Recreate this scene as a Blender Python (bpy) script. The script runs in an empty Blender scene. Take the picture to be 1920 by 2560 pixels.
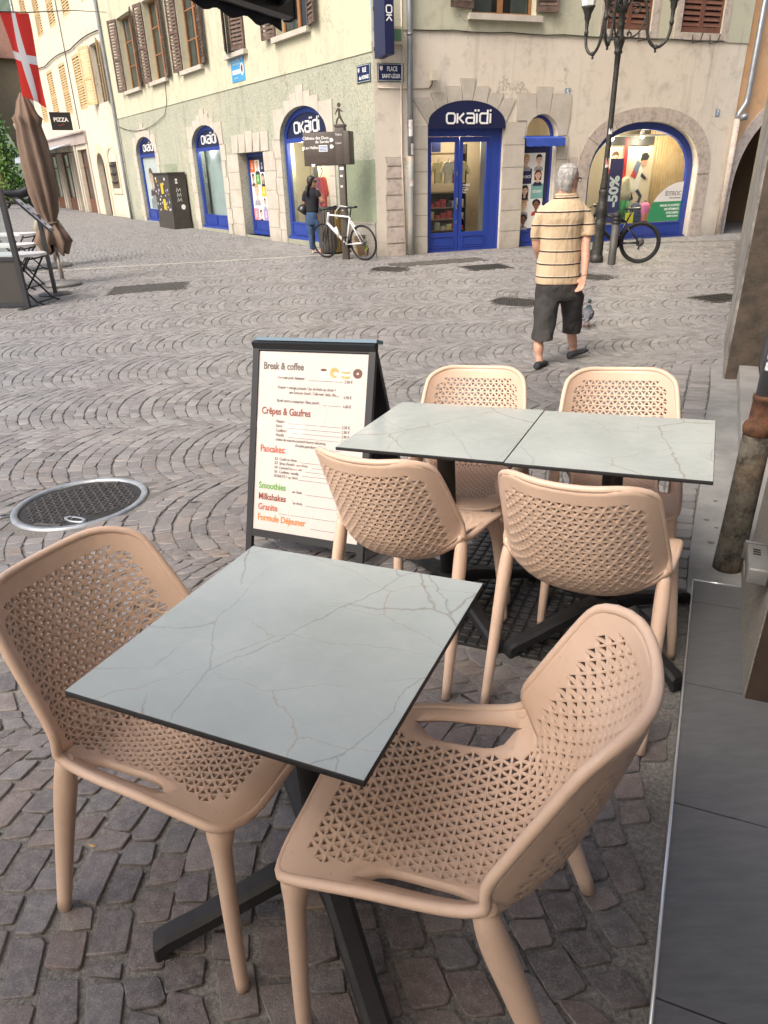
import bpy, bmesh, math, random
import numpy as np
from mathutils import Vector, Matrix
from mathutils.geometry import tessellate_polygon
sc = bpy.context.scene
COL = sc.collection
R = math.radians
rnd = random.Random(7)

# ------------------------------------------------------------------ camera
CZ = 1.504
PITCH, ROLL, FPX = R(26.222), R(-1.5619), 1721.68
FW = Vector((0, math.cos(PITCH), -math.sin(PITCH)))
UP0 = Vector((0, math.sin(PITCH), math.cos(PITCH)))
RT = Vector((1, 0, 0)) * math.cos(ROLL) + UP0 * math.sin(ROLL)
UP = Vector((1, 0, 0)) * -math.sin(ROLL) + UP0 * math.cos(ROLL)
cam = bpy.data.cameras.new('camera')
cam.sensor_fit = 'VERTICAL'; cam.sensor_height = 36; cam.sensor_width = 27
cam.lens = FPX / 2560 * 36
cam.clip_start = .05; cam.clip_end = 600
cam_o = bpy.data.objects.new('camera', cam); COL.objects.link(cam_o)
cam_o.matrix_world = Matrix(((RT.x, UP.x, -FW.x, 0), (RT.y, UP.y, -FW.y, 0), (RT.z, UP.z, -FW.z, CZ), (0, 0, 0, 1)))
sc.camera = cam_o

# ------------------------------------------------------------------ world, sun, exposure
SUN_EL, SUN_AZ = R(50), R(224)
w = bpy.data.worlds.new('World'); sc.world = w; w.use_nodes = True
nt = w.node_tree
sky = nt.nodes.new('ShaderNodeTexSky'); sky.sky_type = 'NISHITA'; sky.sun_disc = False
sky.sun_elevation = SUN_EL; sky.sun_rotation = SUN_AZ
sky.air_density = 1.0; sky.dust_density = 6.0; sky.ozone_density = 0.3
nt.links.new(sky.outputs[0], nt.nodes['Background'].inputs[0])
nt.nodes['Background'].inputs[1].default_value = 0.15
sl = bpy.data.lights.new('sun', 'SUN'); sl.energy = 1.0; sl.angle = R(25); sl.color = (1, .98, .945)
so = bpy.data.objects.new('sun', sl); COL.objects.link(so)
sd = Vector((math.sin(SUN_AZ) * math.cos(SUN_EL), math.cos(SUN_AZ) * math.cos(SUN_EL), math.sin(SUN_EL)))
so.rotation_euler = sd.to_track_quat('Z', 'Y').to_euler(); so.location = (0, 0, 40)
sc.view_settings.view_transform = 'Standard'; sc.view_settings.look = 'None'
sc.view_settings.exposure = 0.90; sc.view_settings.gamma = 1
sc.cycles.use_denoising = True
sc.cycles.max_bounces = 8; sc.cycles.transparent_max_bounces = 12

# ------------------------------------------------------------------ the lie of the land
YL, YR = R(56.35), R(19.51)
CX, CY = 0.02, 15.0                                   # corner of the shop building
dL = Vector((-math.cos(YL), math.sin(YL), 0)); dR = Vector((math.cos(YR), math.sin(YR), 0))
nL = Vector((-math.sin(YL), -math.cos(YL), 0)); nR = Vector((math.sin(YR), -math.cos(YR), 0))
C0 = Vector((CX, CY, 0))
W0 = Vector((1.341, 2.193, 0)); dW = Vector((.425, .905, 0)).normalized(); nW = Vector((-dW.y, dW.x, 0))
def smax(a, b, k):
    h = np.maximum(k - np.abs(a - b), 0) / k
    return np.maximum(a, b) + h * h * k * .25
def G(x, y):
    px, py = np.asarray(x, float) - CX, np.asarray(y, float) - CY
    a = px * nL.x + py * nL.y; b = px * nR.x + py * nR.y
    d = smax(a, b, 2.)
    F = -.03 - .024 * np.maximum(d, 0) + .01 * np.clip(px * dL.x + py * dL.y, 0, 40)
    return smax(.0355 * np.asarray(x, float) - .038 * np.asarray(y, float), F, .08)
def Gz(x, y): return float(G(x, y))
def ray(px, py):                                      # direction through a point of the 1920 x 2560 photograph
    d = FW * FPX + RT * (px - 960) - UP * (py - 1280)
    return d / d.y
def gnd(px, py, h=0):
    d = ray(px, py); lo, hi = .2, 70.
    for _ in range(50):
        m = (lo + hi) / 2
        if CZ + d.z * m - Gz(d.x * m, m) - h > 0: lo = m
        else: hi = m
    return Vector((d.x * lo, lo, Gz(d.x * lo, lo)))
def at_y(px, py, Y):
    d = ray(px, py); return Vector((d.x * Y, Y, CZ + d.z * Y))
def gmat(x, y, yaw, tilt=True, dz=0):                 # stands on the ground, local +Y turned by yaw
    z = Gz(x, y)
    e = .05
    n = Vector((-(Gz(x + e, y) - Gz(x - e, y)) / (2 * e), -(Gz(x, y + e) - Gz(x, y - e)) / (2 * e), 1)).normalized() if tilt else Vector((0, 0, 1))
    f = Vector((-math.sin(yaw), math.cos(yaw), 0)); f = (f - n * f.dot(n)).normalized(); r = f.cross(n)
    return Matrix(((r.x, f.x, n.x, x), (r.y, f.y, n.y, y), (r.z, f.z, n.z, z + dz), (0, 0, 0, 1)))

# ------------------------------------------------------------------ materials
MATS = {}
def mat(name, c1, c2=None, rough=.6, metal=0., nscale=6., bump=0., bscale=60., spec=.5, coat=0., detail=6., emit=None, es=0., lo=.35, hi=.65, rvar=0.):
    if name in MATS: return MATS[name]
    m = bpy.data.materials.new(name); m.use_nodes = True; MATS[name] = m
    t = m.node_tree; N = t.nodes; L = t.links; b = N['Principled BSDF']
    b.inputs['Base Color'].default_value = (*c1, 1); b.inputs['Roughness'].default_value = rough
    b.inputs['Metallic'].default_value = metal; b.inputs['Specular IOR Level'].default_value = spec
    if coat: b.inputs['Coat Weight'].default_value = coat; b.inputs['Coat Roughness'].default_value = .1
    if emit: b.inputs['Emission Color'].default_value = (*emit, 1); b.inputs['Emission Strength'].default_value = es
    tc = N.new('ShaderNodeTexCoord')
    if c2 is not None:
        n = N.new('ShaderNodeTexNoise'); n.inputs['Scale'].default_value = nscale; n.inputs['Detail'].default_value = detail; n.inputs['Roughness'].default_value = .6
        L.new(tc.outputs['Object'], n.inputs['Vector'])
        r = N.new('ShaderNodeValToRGB'); r.color_ramp.elements[0].position = lo; r.color_ramp.elements[1].position = hi
        r.color_ramp.elements[0].color = (*c1, 1); r.color_ramp.elements[1].color = (*c2, 1)
        L.new(n.outputs['Fac'], r.inputs[0]); L.new(r.outputs[0], b.inputs['Base Color'])
        if rvar:
            mr = N.new('ShaderNodeMapRange'); mr.inputs[3].default_value = rough - rvar; mr.inputs[4].default_value = rough + rvar
            L.new(n.outputs['Fac'], mr.inputs[0]); L.new(mr.outputs[0], b.inputs['Roughness'])
    if bump:
        n2 = N.new('ShaderNodeTexNoise'); n2.inputs['Scale'].default_value = bscale; n2.inputs['Detail'].default_value = 5
        L.new(tc.outputs['Object'], n2.inputs['Vector'])
        bp = N.new('ShaderNodeBump'); bp.inputs['Strength'].default_value = bump; bp.inputs['Distance'].default_value = .01
        L.new(n2.outputs['Fac'], bp.inputs['Height']); L.new(bp.outputs[0], b.inputs['Normal'])
    return m
class NB:                                             # small node-building helper
    def __init__(s, name, rough=.6):
        s.m = bpy.data.materials.new(name); s.m.use_nodes = True; MATS[name] = s.m
        s.t = s.m.node_tree; s.b = s.t.nodes['Principled BSDF']; s.b.inputs['Roughness'].default_value = rough
        s.tc = s.t.nodes.new('ShaderNodeTexCoord'); s.obj = s.tc.outputs['Object']
    def n(s, typ, ins=None, **kw):
        x = s.t.nodes.new(typ)
        for k, v in kw.items(): setattr(x, k, v)
        for k, v in (ins or {}).items():
            if hasattr(v, 'node'): s.t.links.new(v, x.inputs[k])
            else: x.inputs[k].default_value = v
        return x
    def noise(s, scale, detail=5, rough=.6, vec=None, dist=0):
        return s.n('ShaderNodeTexNoise', {'Vector': vec or s.obj, 'Scale': scale, 'Detail': detail, 'Roughness': rough, 'Distortion': dist}).outputs['Fac']
    def ramp(s, fac, stops):
        r = s.n('ShaderNodeValToRGB', {0: fac}); e = r.color_ramp.elements
        while len(e) < len(stops): e.new(.5)
        for i, (p, c) in enumerate(stops): e[i].position = p; e[i].color = (*c, 1) if len(c) == 3 else c
        return r.outputs[0]
    def mix(s, fac, a, b, mode='MIX'):
        x = s.n('ShaderNodeMix', None, data_type='RGBA', blend_type=mode)
        for sock, v in ((x.inputs[0], fac), (x.inputs[6], a), (x.inputs[7], b)):
            if hasattr(v, 'node'): s.t.links.new(v, sock)
            else: sock.default_value = v if not isinstance(v, tuple) else (*v, 1) if len(v) == 3 else v
        return x.outputs[2]
    def math(s, op, a, b=0., c=0., clamp=False):
        x = s.n('ShaderNodeMath', None, operation=op, use_clamp=clamp)
        for sock, v in zip(x.inputs, (a, b, c)):
            if hasattr(v, 'node'): s.t.links.new(v, sock)
            else: sock.default_value = v
        return x.outputs[0]
    def sep(s, vec=None):
        return s.n('ShaderNodeSeparateXYZ', {0: vec or s.obj}).outputs
    def bump(s, h, strength=.3, dist=.01):
        s.t.links.new(s.n('ShaderNodeBump', {'Height': h, 'Strength': strength, 'Distance': dist}).outputs[0], s.b.inputs['Normal'])
    def col(s, c): s.t.links.new(c, s.b.inputs['Base Color'])
    def rgh(s, c): s.t.links.new(c, s.b.inputs['Roughness'])

def plaster(name, a, b, patch, pscale=.5, speck=None, bstr=.35, bscale=45, stain=(.16, .15, .12)):
    k = NB(name, .9)
    n1 = k.noise(pscale, 6, .65); n2 = k.noise(3.5, 6, .7); n3 = k.noise(bscale, 4, .7)
    c = k.ramp(n1, [(.35, a), (.5, b), (.68, patch)])
    c = k.mix(k.math('MULTIPLY', k.ramp(n2, [(.52, (0, 0, 0)), (.78, (1, 1, 1))]), .42), c, stain)
    st = k.n('ShaderNodeMapping', {'Vector': k.obj, 'Scale': (3.2, 3.2, .22)}).outputs[0]
    ns = k.noise(1.6, 5, .6, st)
    c = k.mix(k.math('MULTIPLY', k.ramp(ns, [(.54, (0, 0, 0)), (.78, (1, 1, 1))]), .38), c, stain)
    z = k.sep()[2]
    low = k.math('MULTIPLY', k.math('SUBTRACT', .9, k.math('ADD', z, k.math('MULTIPLY', n2, .9)), clamp=True), 1.3, clamp=True)
    c = k.mix(k.math('MULTIPLY', low, .55), c, (.13, .12, .1))
    vw = k.n('ShaderNodeTexNoise', {'Vector': k.obj, 'Scale': 1.1, 'Detail': 6., 'Roughness': .7}).outputs['Color']
    vv = k.n('ShaderNodeVectorMath', {0: k.obj, 1: k.n('ShaderNodeVectorMath', {0: vw, 1: (1.1, 1.1, 1.1)}, operation='MULTIPLY').outputs[0]}, operation='ADD').outputs[0]
    ck = k.n('ShaderNodeTexVoronoi', {'Vector': vv, 'Scale': .42}, feature='DISTANCE_TO_EDGE').outputs[0]
    c = k.mix(k.math('MULTIPLY', k.math('MULTIPLY', k.ramp(ck, [(0., (1, 1, 1)), (.006, (0, 0, 0))]), k.ramp(k.noise(.7, 3), [(.5, (0, 0, 0)), (.58, (1, 1, 1))])), .65), c, (.12, .10, .08))
    if speck: c = k.mix(k.math('MULTIPLY', k.ramp(n3, [(.45, (0, 0, 0)), (.6, (1, 1, 1))]), .5), c, speck)
    k.col(c); k.bump(k.math('ADD', n3, k.math('MULTIPLY', n2, .6)), bstr, .012)
    return k.m
def glassmat(name, tint=(.9, .95, .95), refl=1.0):
    k = NB(name, .0)
    k.t.nodes.remove(k.b)
    tr = k.n('ShaderNodeBsdfTransparent', {0: (*tint, 1)}); gl = k.n('ShaderNodeBsdfGlossy', {0: (1, 1, 1, 1), 'Roughness': .01})
    fr = k.n('ShaderNodeFresnel', {'IOR': 1.52})
    bf = k.n('ShaderNodeNewGeometry', None).outputs['Backfacing']
    f = k.math('MULTIPLY', k.math('MULTIPLY', k.math('ADD', fr.outputs[0], .03), refl, clamp=True), k.math('SUBTRACT', 1., bf))
    mx = k.n('ShaderNodeMixShader', {0: f, 1: tr.outputs[0], 2: gl.outputs[0]})
    k.t.links.new(mx.outputs[0], k.t.nodes['Material Output'].inputs[0])
    return k.m

# ------------------------------------------------------------------ mesh building
def xf(M, v): return tuple(M @ Vector(v)) if M is not None else tuple(v)
class MB:
    def __init__(s): s.v = []; s.f = []; s.sm = []; s.mi = []; s.cur = 0
    def face(s, idx, smooth=False): s.f.append(tuple(idx)); s.sm.append(smooth); s.mi.append(s.cur)
    def add(s, vs, fs, smooth=False, M=None):
        o = len(s.v); s.v += [xf(M, v) for v in vs]
        for f in fs: s.face([i + o for i in f], smooth)
        return s
    def box(s, c, d, M=None, bev=0.):
        x, y, z = (q / 2 for q in d); cx, cy, cz = c
        if bev <= 0:
            vs = [(cx + i * x, cy + j * y, cz + k * z) for i in (-1, 1) for j in (-1, 1) for k in (-1, 1)]
            return s.add(vs, [(0, 1, 3, 2), (4, 6, 7, 5), (0, 4, 5, 1), (2, 3, 7, 6), (0, 2, 6, 4), (1, 5, 7, 3)], False, M)
        bm = bmesh.new(); bmesh.ops.create_cube(bm, size=1)
        for v in bm.verts: v.co = Vector((cx + v.co.x * 2 * x, cy + v.co.y * 2 * y, cz + v.co.z * 2 * z))
        bmesh.ops.bevel(bm, geom=bm.edges[:], offset=min(bev, .49 * min(d)), segments=2, profile=.5, affect='EDGES')
        return s.bm(bm, True, M)
    def bm(s, bm, smooth=False, M=None):
        bm.verts.index_update()
        s.add([tuple(v.co) for v in bm.verts], [[v.index for v in f.verts] for f in bm.faces], smooth, M); bm.free(); return s
    def tube(s, pts, r, n=8, M=None, cap=True, closed=False, flat=None):
        pts = [Vector(p) for p in pts]; m = len(pts)
        rr = r if isinstance(r, (list, tuple)) else [r] * m
        T = []
        for i in range(m):
            a = pts[(i - 1) % m] if closed or i > 0 else pts[i]; b = pts[(i + 1) % m] if closed or i < m - 1 else pts[i]
            T.append((b - a).normalized() if (b - a).length > 1e-9 else Vector((0, 0, 1)))
        ref = Vector((0, 0, 1)) if abs(T[0].z) < .9 else Vector((0, 1, 0))
        u = (ref - T[0] * ref.dot(T[0])).normalized(); vs = []
        for i in range(m):
            u = u - T[i] * u.dot(T[i])
            u = u.normalized() if u.length > 1e-6 else T[i].orthogonal().normalized()
            w_ = T[i].cross(u)
            for k in range(n):
                a = 2 * math.pi * k / n
                vs.append(pts[i] + (u * math.cos(a) * (flat or 1) + w_ * math.sin(a)) * rr[i])
        fs = []
        for i in range(m if closed else m - 1):
            j = (i + 1) % m
            for k in range(n): fs.append((i * n + k, i * n + (k + 1) % n, j * n + (k + 1) % n, j * n + k))
        s.add(vs, fs, True, M)
        if cap and not closed:
            o = len(s.v) - len(vs)
            s.face([o + k for k in range(n)][::-1]); s.face([o + (m - 1) * n + k for k in range(n)])
        return s
    def lathe(s, prof, n=16, M=None, cap=True, smooth=True, sx=1, sy=1):      # (r, z) pairs
        vs = [(r * math.cos(2 * math.pi * k / n) * sx, r * math.sin(2 * math.pi * k / n) * sy, z) for r, z in prof for k in range(n)]
        fs = [(i * n + k, i * n + (k + 1) % n, (i + 1) * n + (k + 1) % n, (i + 1) * n + k) for i in range(len(prof) - 1) for k in range(n)]
        s.add(vs, fs, smooth, M)
        if cap:
            o = len(s.v) - len(vs); s.face([o + k for k in range(n)][::-1]); s.face([o + (len(prof) - 1) * n + k for k in range(n)])
        return s
    def loft(s, rings, M=None, cap=True):                                     # rings of equal length point lists
        n = len(rings[0]); vs = [p for r in rings for p in r]
        fs = [(i * n + k, i * n + (k + 1) % n, (i + 1) * n + (k + 1) % n, (i + 1) * n + k) for i in range(len(rings) - 1) for k in range(n)]
        s.add(vs, fs, True, M)
        if cap:
            o = len(s.v) - len(vs); s.face([o + k for k in range(n)][::-1]); s.face([o + (len(rings) - 1) * n + k for k in range(n)])
        return s
    def ball(s, c, r, M=None, n=12, m=8):
        rx, ry, rz = r if isinstance(r, (list, tuple)) else (r, r, r)
        prof = [(max(1e-4, math.sin(math.pi * i / m)), -math.cos(math.pi * i / m)) for i in range(m + 1)]
        T = Matrix.Translation(c) @ Matrix.Diagonal((rx, ry, rz, 1))
        return s.lathe(prof, n, (M @ T) if M is not None else T, cap=False)
    def poly(s, loop, M, w0=0., depth=.01):                                   # a flat outline of (u, v) with its thickness behind w0
        A = [M(u, v, w0) for u, v in loop]; B = [M(u, v, w0 - depth) for u, v in loop]; n = len(loop)
        o = len(s.v); s.v += [tuple(p) for p in A + B]
        tri = tessellate_polygon([[Vector((u, v, 0)) for u, v in loop]])
        for t in tri: s.face([o + i for i in t]); s.face([o + n + i for i in t][::-1])
        for i in range(n): s.face((o + i, o + (i + 1) % n, o + n + (i + 1) % n, o + n + i))
        return s
    def ring(s, outer, inner, M, w0=0., depth=.05):                           # band between two loops of the same length
        n = len(outer)
        o = len(s.v)
        for L, w_ in ((outer, w0), (inner, w0), (outer, w0 - depth), (inner, w0 - depth)): s.v += [tuple(M(u, v, w_)) for u, v in L]
        for i in range(n):
            j = (i + 1) % n
            s.face((o + i, o + j, o + n + j, o + n + i)); s.face((o + 2 * n + i, o + 3 * n + i, o + 3 * n + j, o + 2 * n + j))
            s.face((o + n + i, o + n + j, o + 3 * n + j, o + 3 * n + i)); s.face((o + i, o + 2 * n + i, o + 2 * n + j, o + j))
        return s
    def wbox(s, u0, u1, v0, v1, w0, w1, M):                                   # a box in wall coordinates
        vs = [tuple(M(u, v, w_)) for u in (u0, u1) for v in (v0, v1) for w_ in (w0, w1)]
        return s.add(vs, [(0, 1, 3, 2), (4, 6, 7, 5), (0, 4, 5, 1), (2, 3, 7, 6), (0, 2, 6, 4), (1, 5, 7, 3)])
    def build(s, name, m, parent=None, fix=True, remesh=0., smooth_it=0):
        me = bpy.data.meshes.new(name); me.from_pydata(s.v, [], s.f)
        me.polygons.foreach_set('use_smooth', s.sm); me.polygons.foreach_set('material_index', s.mi); me.update()
        if fix:
            bm = bmesh.new(); bm.from_mesh(me); bmesh.ops.recalc_face_normals(bm, faces=bm.faces); bm.to_mesh(me); bm.free()
        o = bpy.data.objects.new(name, me); COL.objects.link(o)
        if remesh:
            md = o.modifiers.new('r', 'REMESH'); md.mode = 'VOXEL'; md.voxel_size = remesh; md.use_smooth_shade = True
            if smooth_it: ms = o.modifiers.new('s', 'SMOOTH'); ms.iterations = smooth_it; ms.factor = .5
            dg = bpy.context.evaluated_depsgraph_get()
            nm = bpy.data.meshes.new_from_object(o.evaluated_get(dg)); o.modifiers.clear(); o.data = nm; nm.name = name
            nm.polygons.foreach_set('use_smooth', [True] * len(nm.polygons)); nm.materials.clear()
        for x in (m if isinstance(m, (list, tuple)) else [m]): o.data.materials.append(x)
        if parent is not None: o.parent = parent
        return o
def tag(o, label, cat, group=None):
    o['label'] = label; o['category'] = cat
    if group: o['group'] = group
    return o
def struct(o): o['kind'] = 'structure'; return o
def thing(name, label, cat, M=None, group=None):
    o = bpy.data.objects.new(name, None); o.empty_display_size = .1; COL.objects.link(o)
    if M is not None: o.matrix_world = M if isinstance(M, Matrix) else Matrix.Translation(M)
    return tag(o, label, cat, group)
def dup(o, M=None, label=None, parent=None):
    c = o.copy(); COL.objects.link(c)
    if parent is not None: c.parent = parent
    if M is not None: c.matrix_world = M
    if label: c['label'] = label
    for ch in list(o.children): dup(ch, parent=c)
    return c
def text_mesh(body, size, M, m, parent=None, name='lettering', align='LEFT', bold=0., sx=1., sp=1., depth=.002):
    cu = bpy.data.curves.new('t', 'FONT'); cu.body = body; cu.size = size; cu.align_x = align; cu.extrude = depth; cu.offset = bold; cu.space_character = sp; cu.resolution_u = 3
    to = bpy.data.objects.new('t', cu); COL.objects.link(to)
    dg = bpy.context.evaluated_depsgraph_get(); me = bpy.data.meshes.new_from_object(to.evaluated_get(dg))
    bpy.data.objects.remove(to); bpy.data.curves.remove(cu)
    me.name = name; me.materials.clear(); me.materials.append(m)
    for v in me.vertices: v.co = M(v.co.x * sx, v.co.y, v.co.z)
    o = bpy.data.objects.new(name, me); COL.objects.link(o)
    if parent is not None: o.parent = parent
    return o
def merge_text(items, m, parent, name='lettering'):      # several lines of writing as one part: (body, size, M, align, bold, sx)
    mb = MB()
    for body, size, M, align, bold, sx in items:
        o = text_mesh(body, size, M, m, None, 'tmp', align, bold, sx)
        me = o.data; mb.add([tuple(v.co) for v in me.vertices], [tuple(p.vertices) for p in me.polygons])
        bpy.data.objects.remove(o); bpy.data.meshes.remove(me)
    return mb.build(name, m, parent, fix=False)
def at(M, u0, v0, w0=0.): return lambda u, v, w_=0.: M(u0 + u, v0 + v, w0 + w_)
def arch(u0, u1, vb, vs, vc, n=20, p=2.):               # outline of an arched opening, starting bottom left
    pts = [(u0, vb), (u0, vs)] if vb < vs else [(u0, vs)]
    um, ru = (u0 + u1) / 2, (u1 - u0) / 2
    for i in range(1, n):
        a = math.pi * (1 - i / n); c, s_ = math.cos(a), math.sin(a)
        pts.append((um + ru * math.copysign(abs(c) ** (2 / p), c), vs + (vc - vs) * s_ ** (2 / p)))
    pts += [(u1, vs), (u1, vb)] if vb < vs else [(u1, vs)]
    return pts
def rect(u0, u1, v0, v1): return [(u0, v0), (u0, v1), (u1, v1), (u1, v0)]
def facade(mb, outer, holes, M, w0=0., depth=.2):       # a wall face with openings and their reveals
    bm = bmesh.new()
    def loop(L):
        vs = [bm.verts.new((u, v, 0)) for u, v in L]
        return [bm.edges.new((vs[i], vs[(i + 1) % len(vs)])) for i in range(len(vs))]
    es = loop(outer)
    for h in holes: es += loop(h)
    bmesh.ops.triangle_fill(bm, use_beauty=True, use_dissolve=False, edges=es, normal=(0, 0, 1))
    for v in bm.verts: v.co = M(v.co.x, v.co.y, w0)
    mb.bm(bm)
    for h in holes:
        n = len(h); vs = [tuple(M(u, v, w_)) for w_ in (w0, w0 - depth) for u, v in h]
        mb.add(vs, [(i, (i + 1) % n, n + (i + 1) % n, n + i) for i in range(n)])
    return mb
# ------------------------------------------------------------------ ground sheet (the joint sand) and setts
k = NB('joint sand', .95)
n1 = k.noise(1.3, 6); n2 = k.noise(90, 4, .7)
c = k.ramp(n1, [(.35, (.25, .24, .22)), (.65, (.40, .385, .35))])
c = k.mix(k.ramp(n2, [(.3, (1, 1, 1)), (.75, (0, 0, 0))]), c, (.10, .095, .088)); dirt = k.math('MULTIPLY', k.math('SUBTRACT', k.math('ADD', k.sep()[1], k.math('MULTIPLY', n1, 3.)), 3.2), .35, clamp=True); c = k.mix(k.math('MULTIPLY', dirt, .5), c, (.06, .057, .054)); k.col(c); k.bump(n2, .8, .01); M_SAND = k.m

gx = np.concatenate([np.arange(-70, -12, 2.), np.arange(-12, 12, .25), np.arange(12, 61, 3.)]); gy = np.concatenate([np.arange(-30, -1, 2.), np.arange(-1, 18, .25), np.arange(18, 121, 3.)])
XX, YY = np.meshgrid(gx, gy); ZZ = G(XX, YY) - .0060
nx, ny = len(gx), len(gy)
mb = MB(); mb.v = [tuple(p) for p in np.stack([XX, YY, ZZ], -1).reshape(-1, 3).tolist()]
mb.f = [(j * nx + i, j * nx + i + 1, (j + 1) * nx + i + 1, (j + 1) * nx + i) for j in range(ny - 1) for i in range(nx - 1)]
mb.sm = [True] * len(mb.f); mb.mi = [0] * len(mb.f)
struct(mb.build('ground', M_SAND, fix=False))

k = NB('porphyry setts', .6)
at_ = k.n('ShaderNodeAttribute', None, attribute_name='tint').outputs['Color']
n1 = k.noise(38, 6, .7); n2 = k.noise(240, 3, .6); n3 = k.noise(.35, 4); n4 = k.noise(11, 4, .6)
c = k.mix(k.math('MULTIPLY', k.ramp(n1, [(.42, (0, 0, 0)), (.72, (1, 1, 1))]), .55), at_, (.30, .27, .25))
c = k.mix(k.math('MULTIPLY', k.ramp(n2, [(.55, (0, 0, 0)), (.7, (1, 1, 1))]), .45), c, (.42, .38, .36))
c = k.mix(k.math('MULTIPLY', k.ramp(n2, [(.28, (1, 1, 1)), (.42, (0, 0, 0))]), .5), c, (.05, .045, .045))
c = k.mix(k.math('MULTIPLY', k.ramp(n4, [(.5, (0, 0, 0)), (.75, (1, 1, 1))]), .35), c, (.12, .095, .085))
c = k.mix(k.math('MULTIPLY', k.ramp(n3, [(.45, (0, 0, 0)), (.6, (1, 1, 1))]), .25), c, (.21, .21, .215))
k.col(c); k.rgh(k.n('ShaderNodeMapRange', {0: n1, 3: .30, 4: .60}).outputs[0])
k.bump(k.math('ADD', n1, k.math('MULTIPLY', n2, .4)), .55, .006); M_SETT = k.m
k = NB('grey street setts', .7)
at_ = k.n('ShaderNodeAttribute', None, attribute_name='tint').outputs['Color']
n1 = k.noise(30, 5, .7)
k.col(k.mix(k.math('MULTIPLY', n1, .6), at_, (.26, .25, .24))); k.bump(n1, .4, .006); M_SETT2 = k.m

rng = np.random.default_rng(3)
def wall_clear(x, y):                                   # > 0 in front of both facades
    a = (x - CX) * nL.x + (y - CY) * nL.y; b = (x - CX) * nR.x + (y - CY) * nR.y
    return np.maximum(a, b)
def cafe_o(x, y): return (x - W0.x) * nW.x + (y - W0.y) * nW.y
def cafe_s(x, y): return (x - W0.x) * dW.x + (y - W0.y) * dW.y
GUT_A, GUT_B = gnd(40, 682), gnd(830, 637)              # the pale gutter line between the two pavings
gd = (GUT_B - GUT_A); gd.z = 0; gd.normalize(); gn = Vector((-gd.y, gd.x, 0))
def beyond(x, y): return (x - GUT_A.x) * gn.x + (y - GUT_A.y) * gn.y
HOLES = []                                              # round or square lids let into the paving: (x, y, radius)
for px, py, r in ((203, 1256, .385), (975, 673, .36), (1292, 755, .36), (1478, 692, .36)):
    p = gnd(px, py); HOLES.append((p.x, p.y, r))
RECTS = []                                              # x, y, half width, half depth, yaw
for px, py, a, b, yw in ((372, 720, .62, .42, .2), (1215, 668, .42, .3, .34), (1800, 745, .34, .26, .35), (1095, 655, .95, .25, .34)):
    p = gnd(px, py); RECTS.append((p.x, p.y, a, b, yw))
PLATE = (.60, 2.47, .34, .50, -.43); RECTS.append(PLATE)
def keep(x, y):
    ok = np.ones(len(x), bool)
    for hx, hy, r in HOLES: ok &= (x - hx) ** 2 + (y - hy) ** 2 > (r + .035) ** 2
    for hx, hy, a, b, yw in RECTS:
        u = (x - hx) * math.cos(yw) + (y - hy) * math.sin(yw); v = -(x - hx) * math.sin(yw) + (y - hy) * math.cos(yw)
        ok &= (np.abs(u) > a + .03) | (np.abs(v) > b + .03)
    return ok
def infrustum(x, y, m=1.25):
    z = G(x, y) - CZ
    d = x * FW.x + y * FW.y + z * FW.z; r = x * RT.x + y * RT.y + z * RT.z; u = x * UP.x + y * UP.y + z * UP.z
    d = np.maximum(d, .05)
    return (np.abs(r / d) < 960 / FPX * m + .12) & (u / d > -1280 / FPX * m) & (y > .1)
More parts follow.
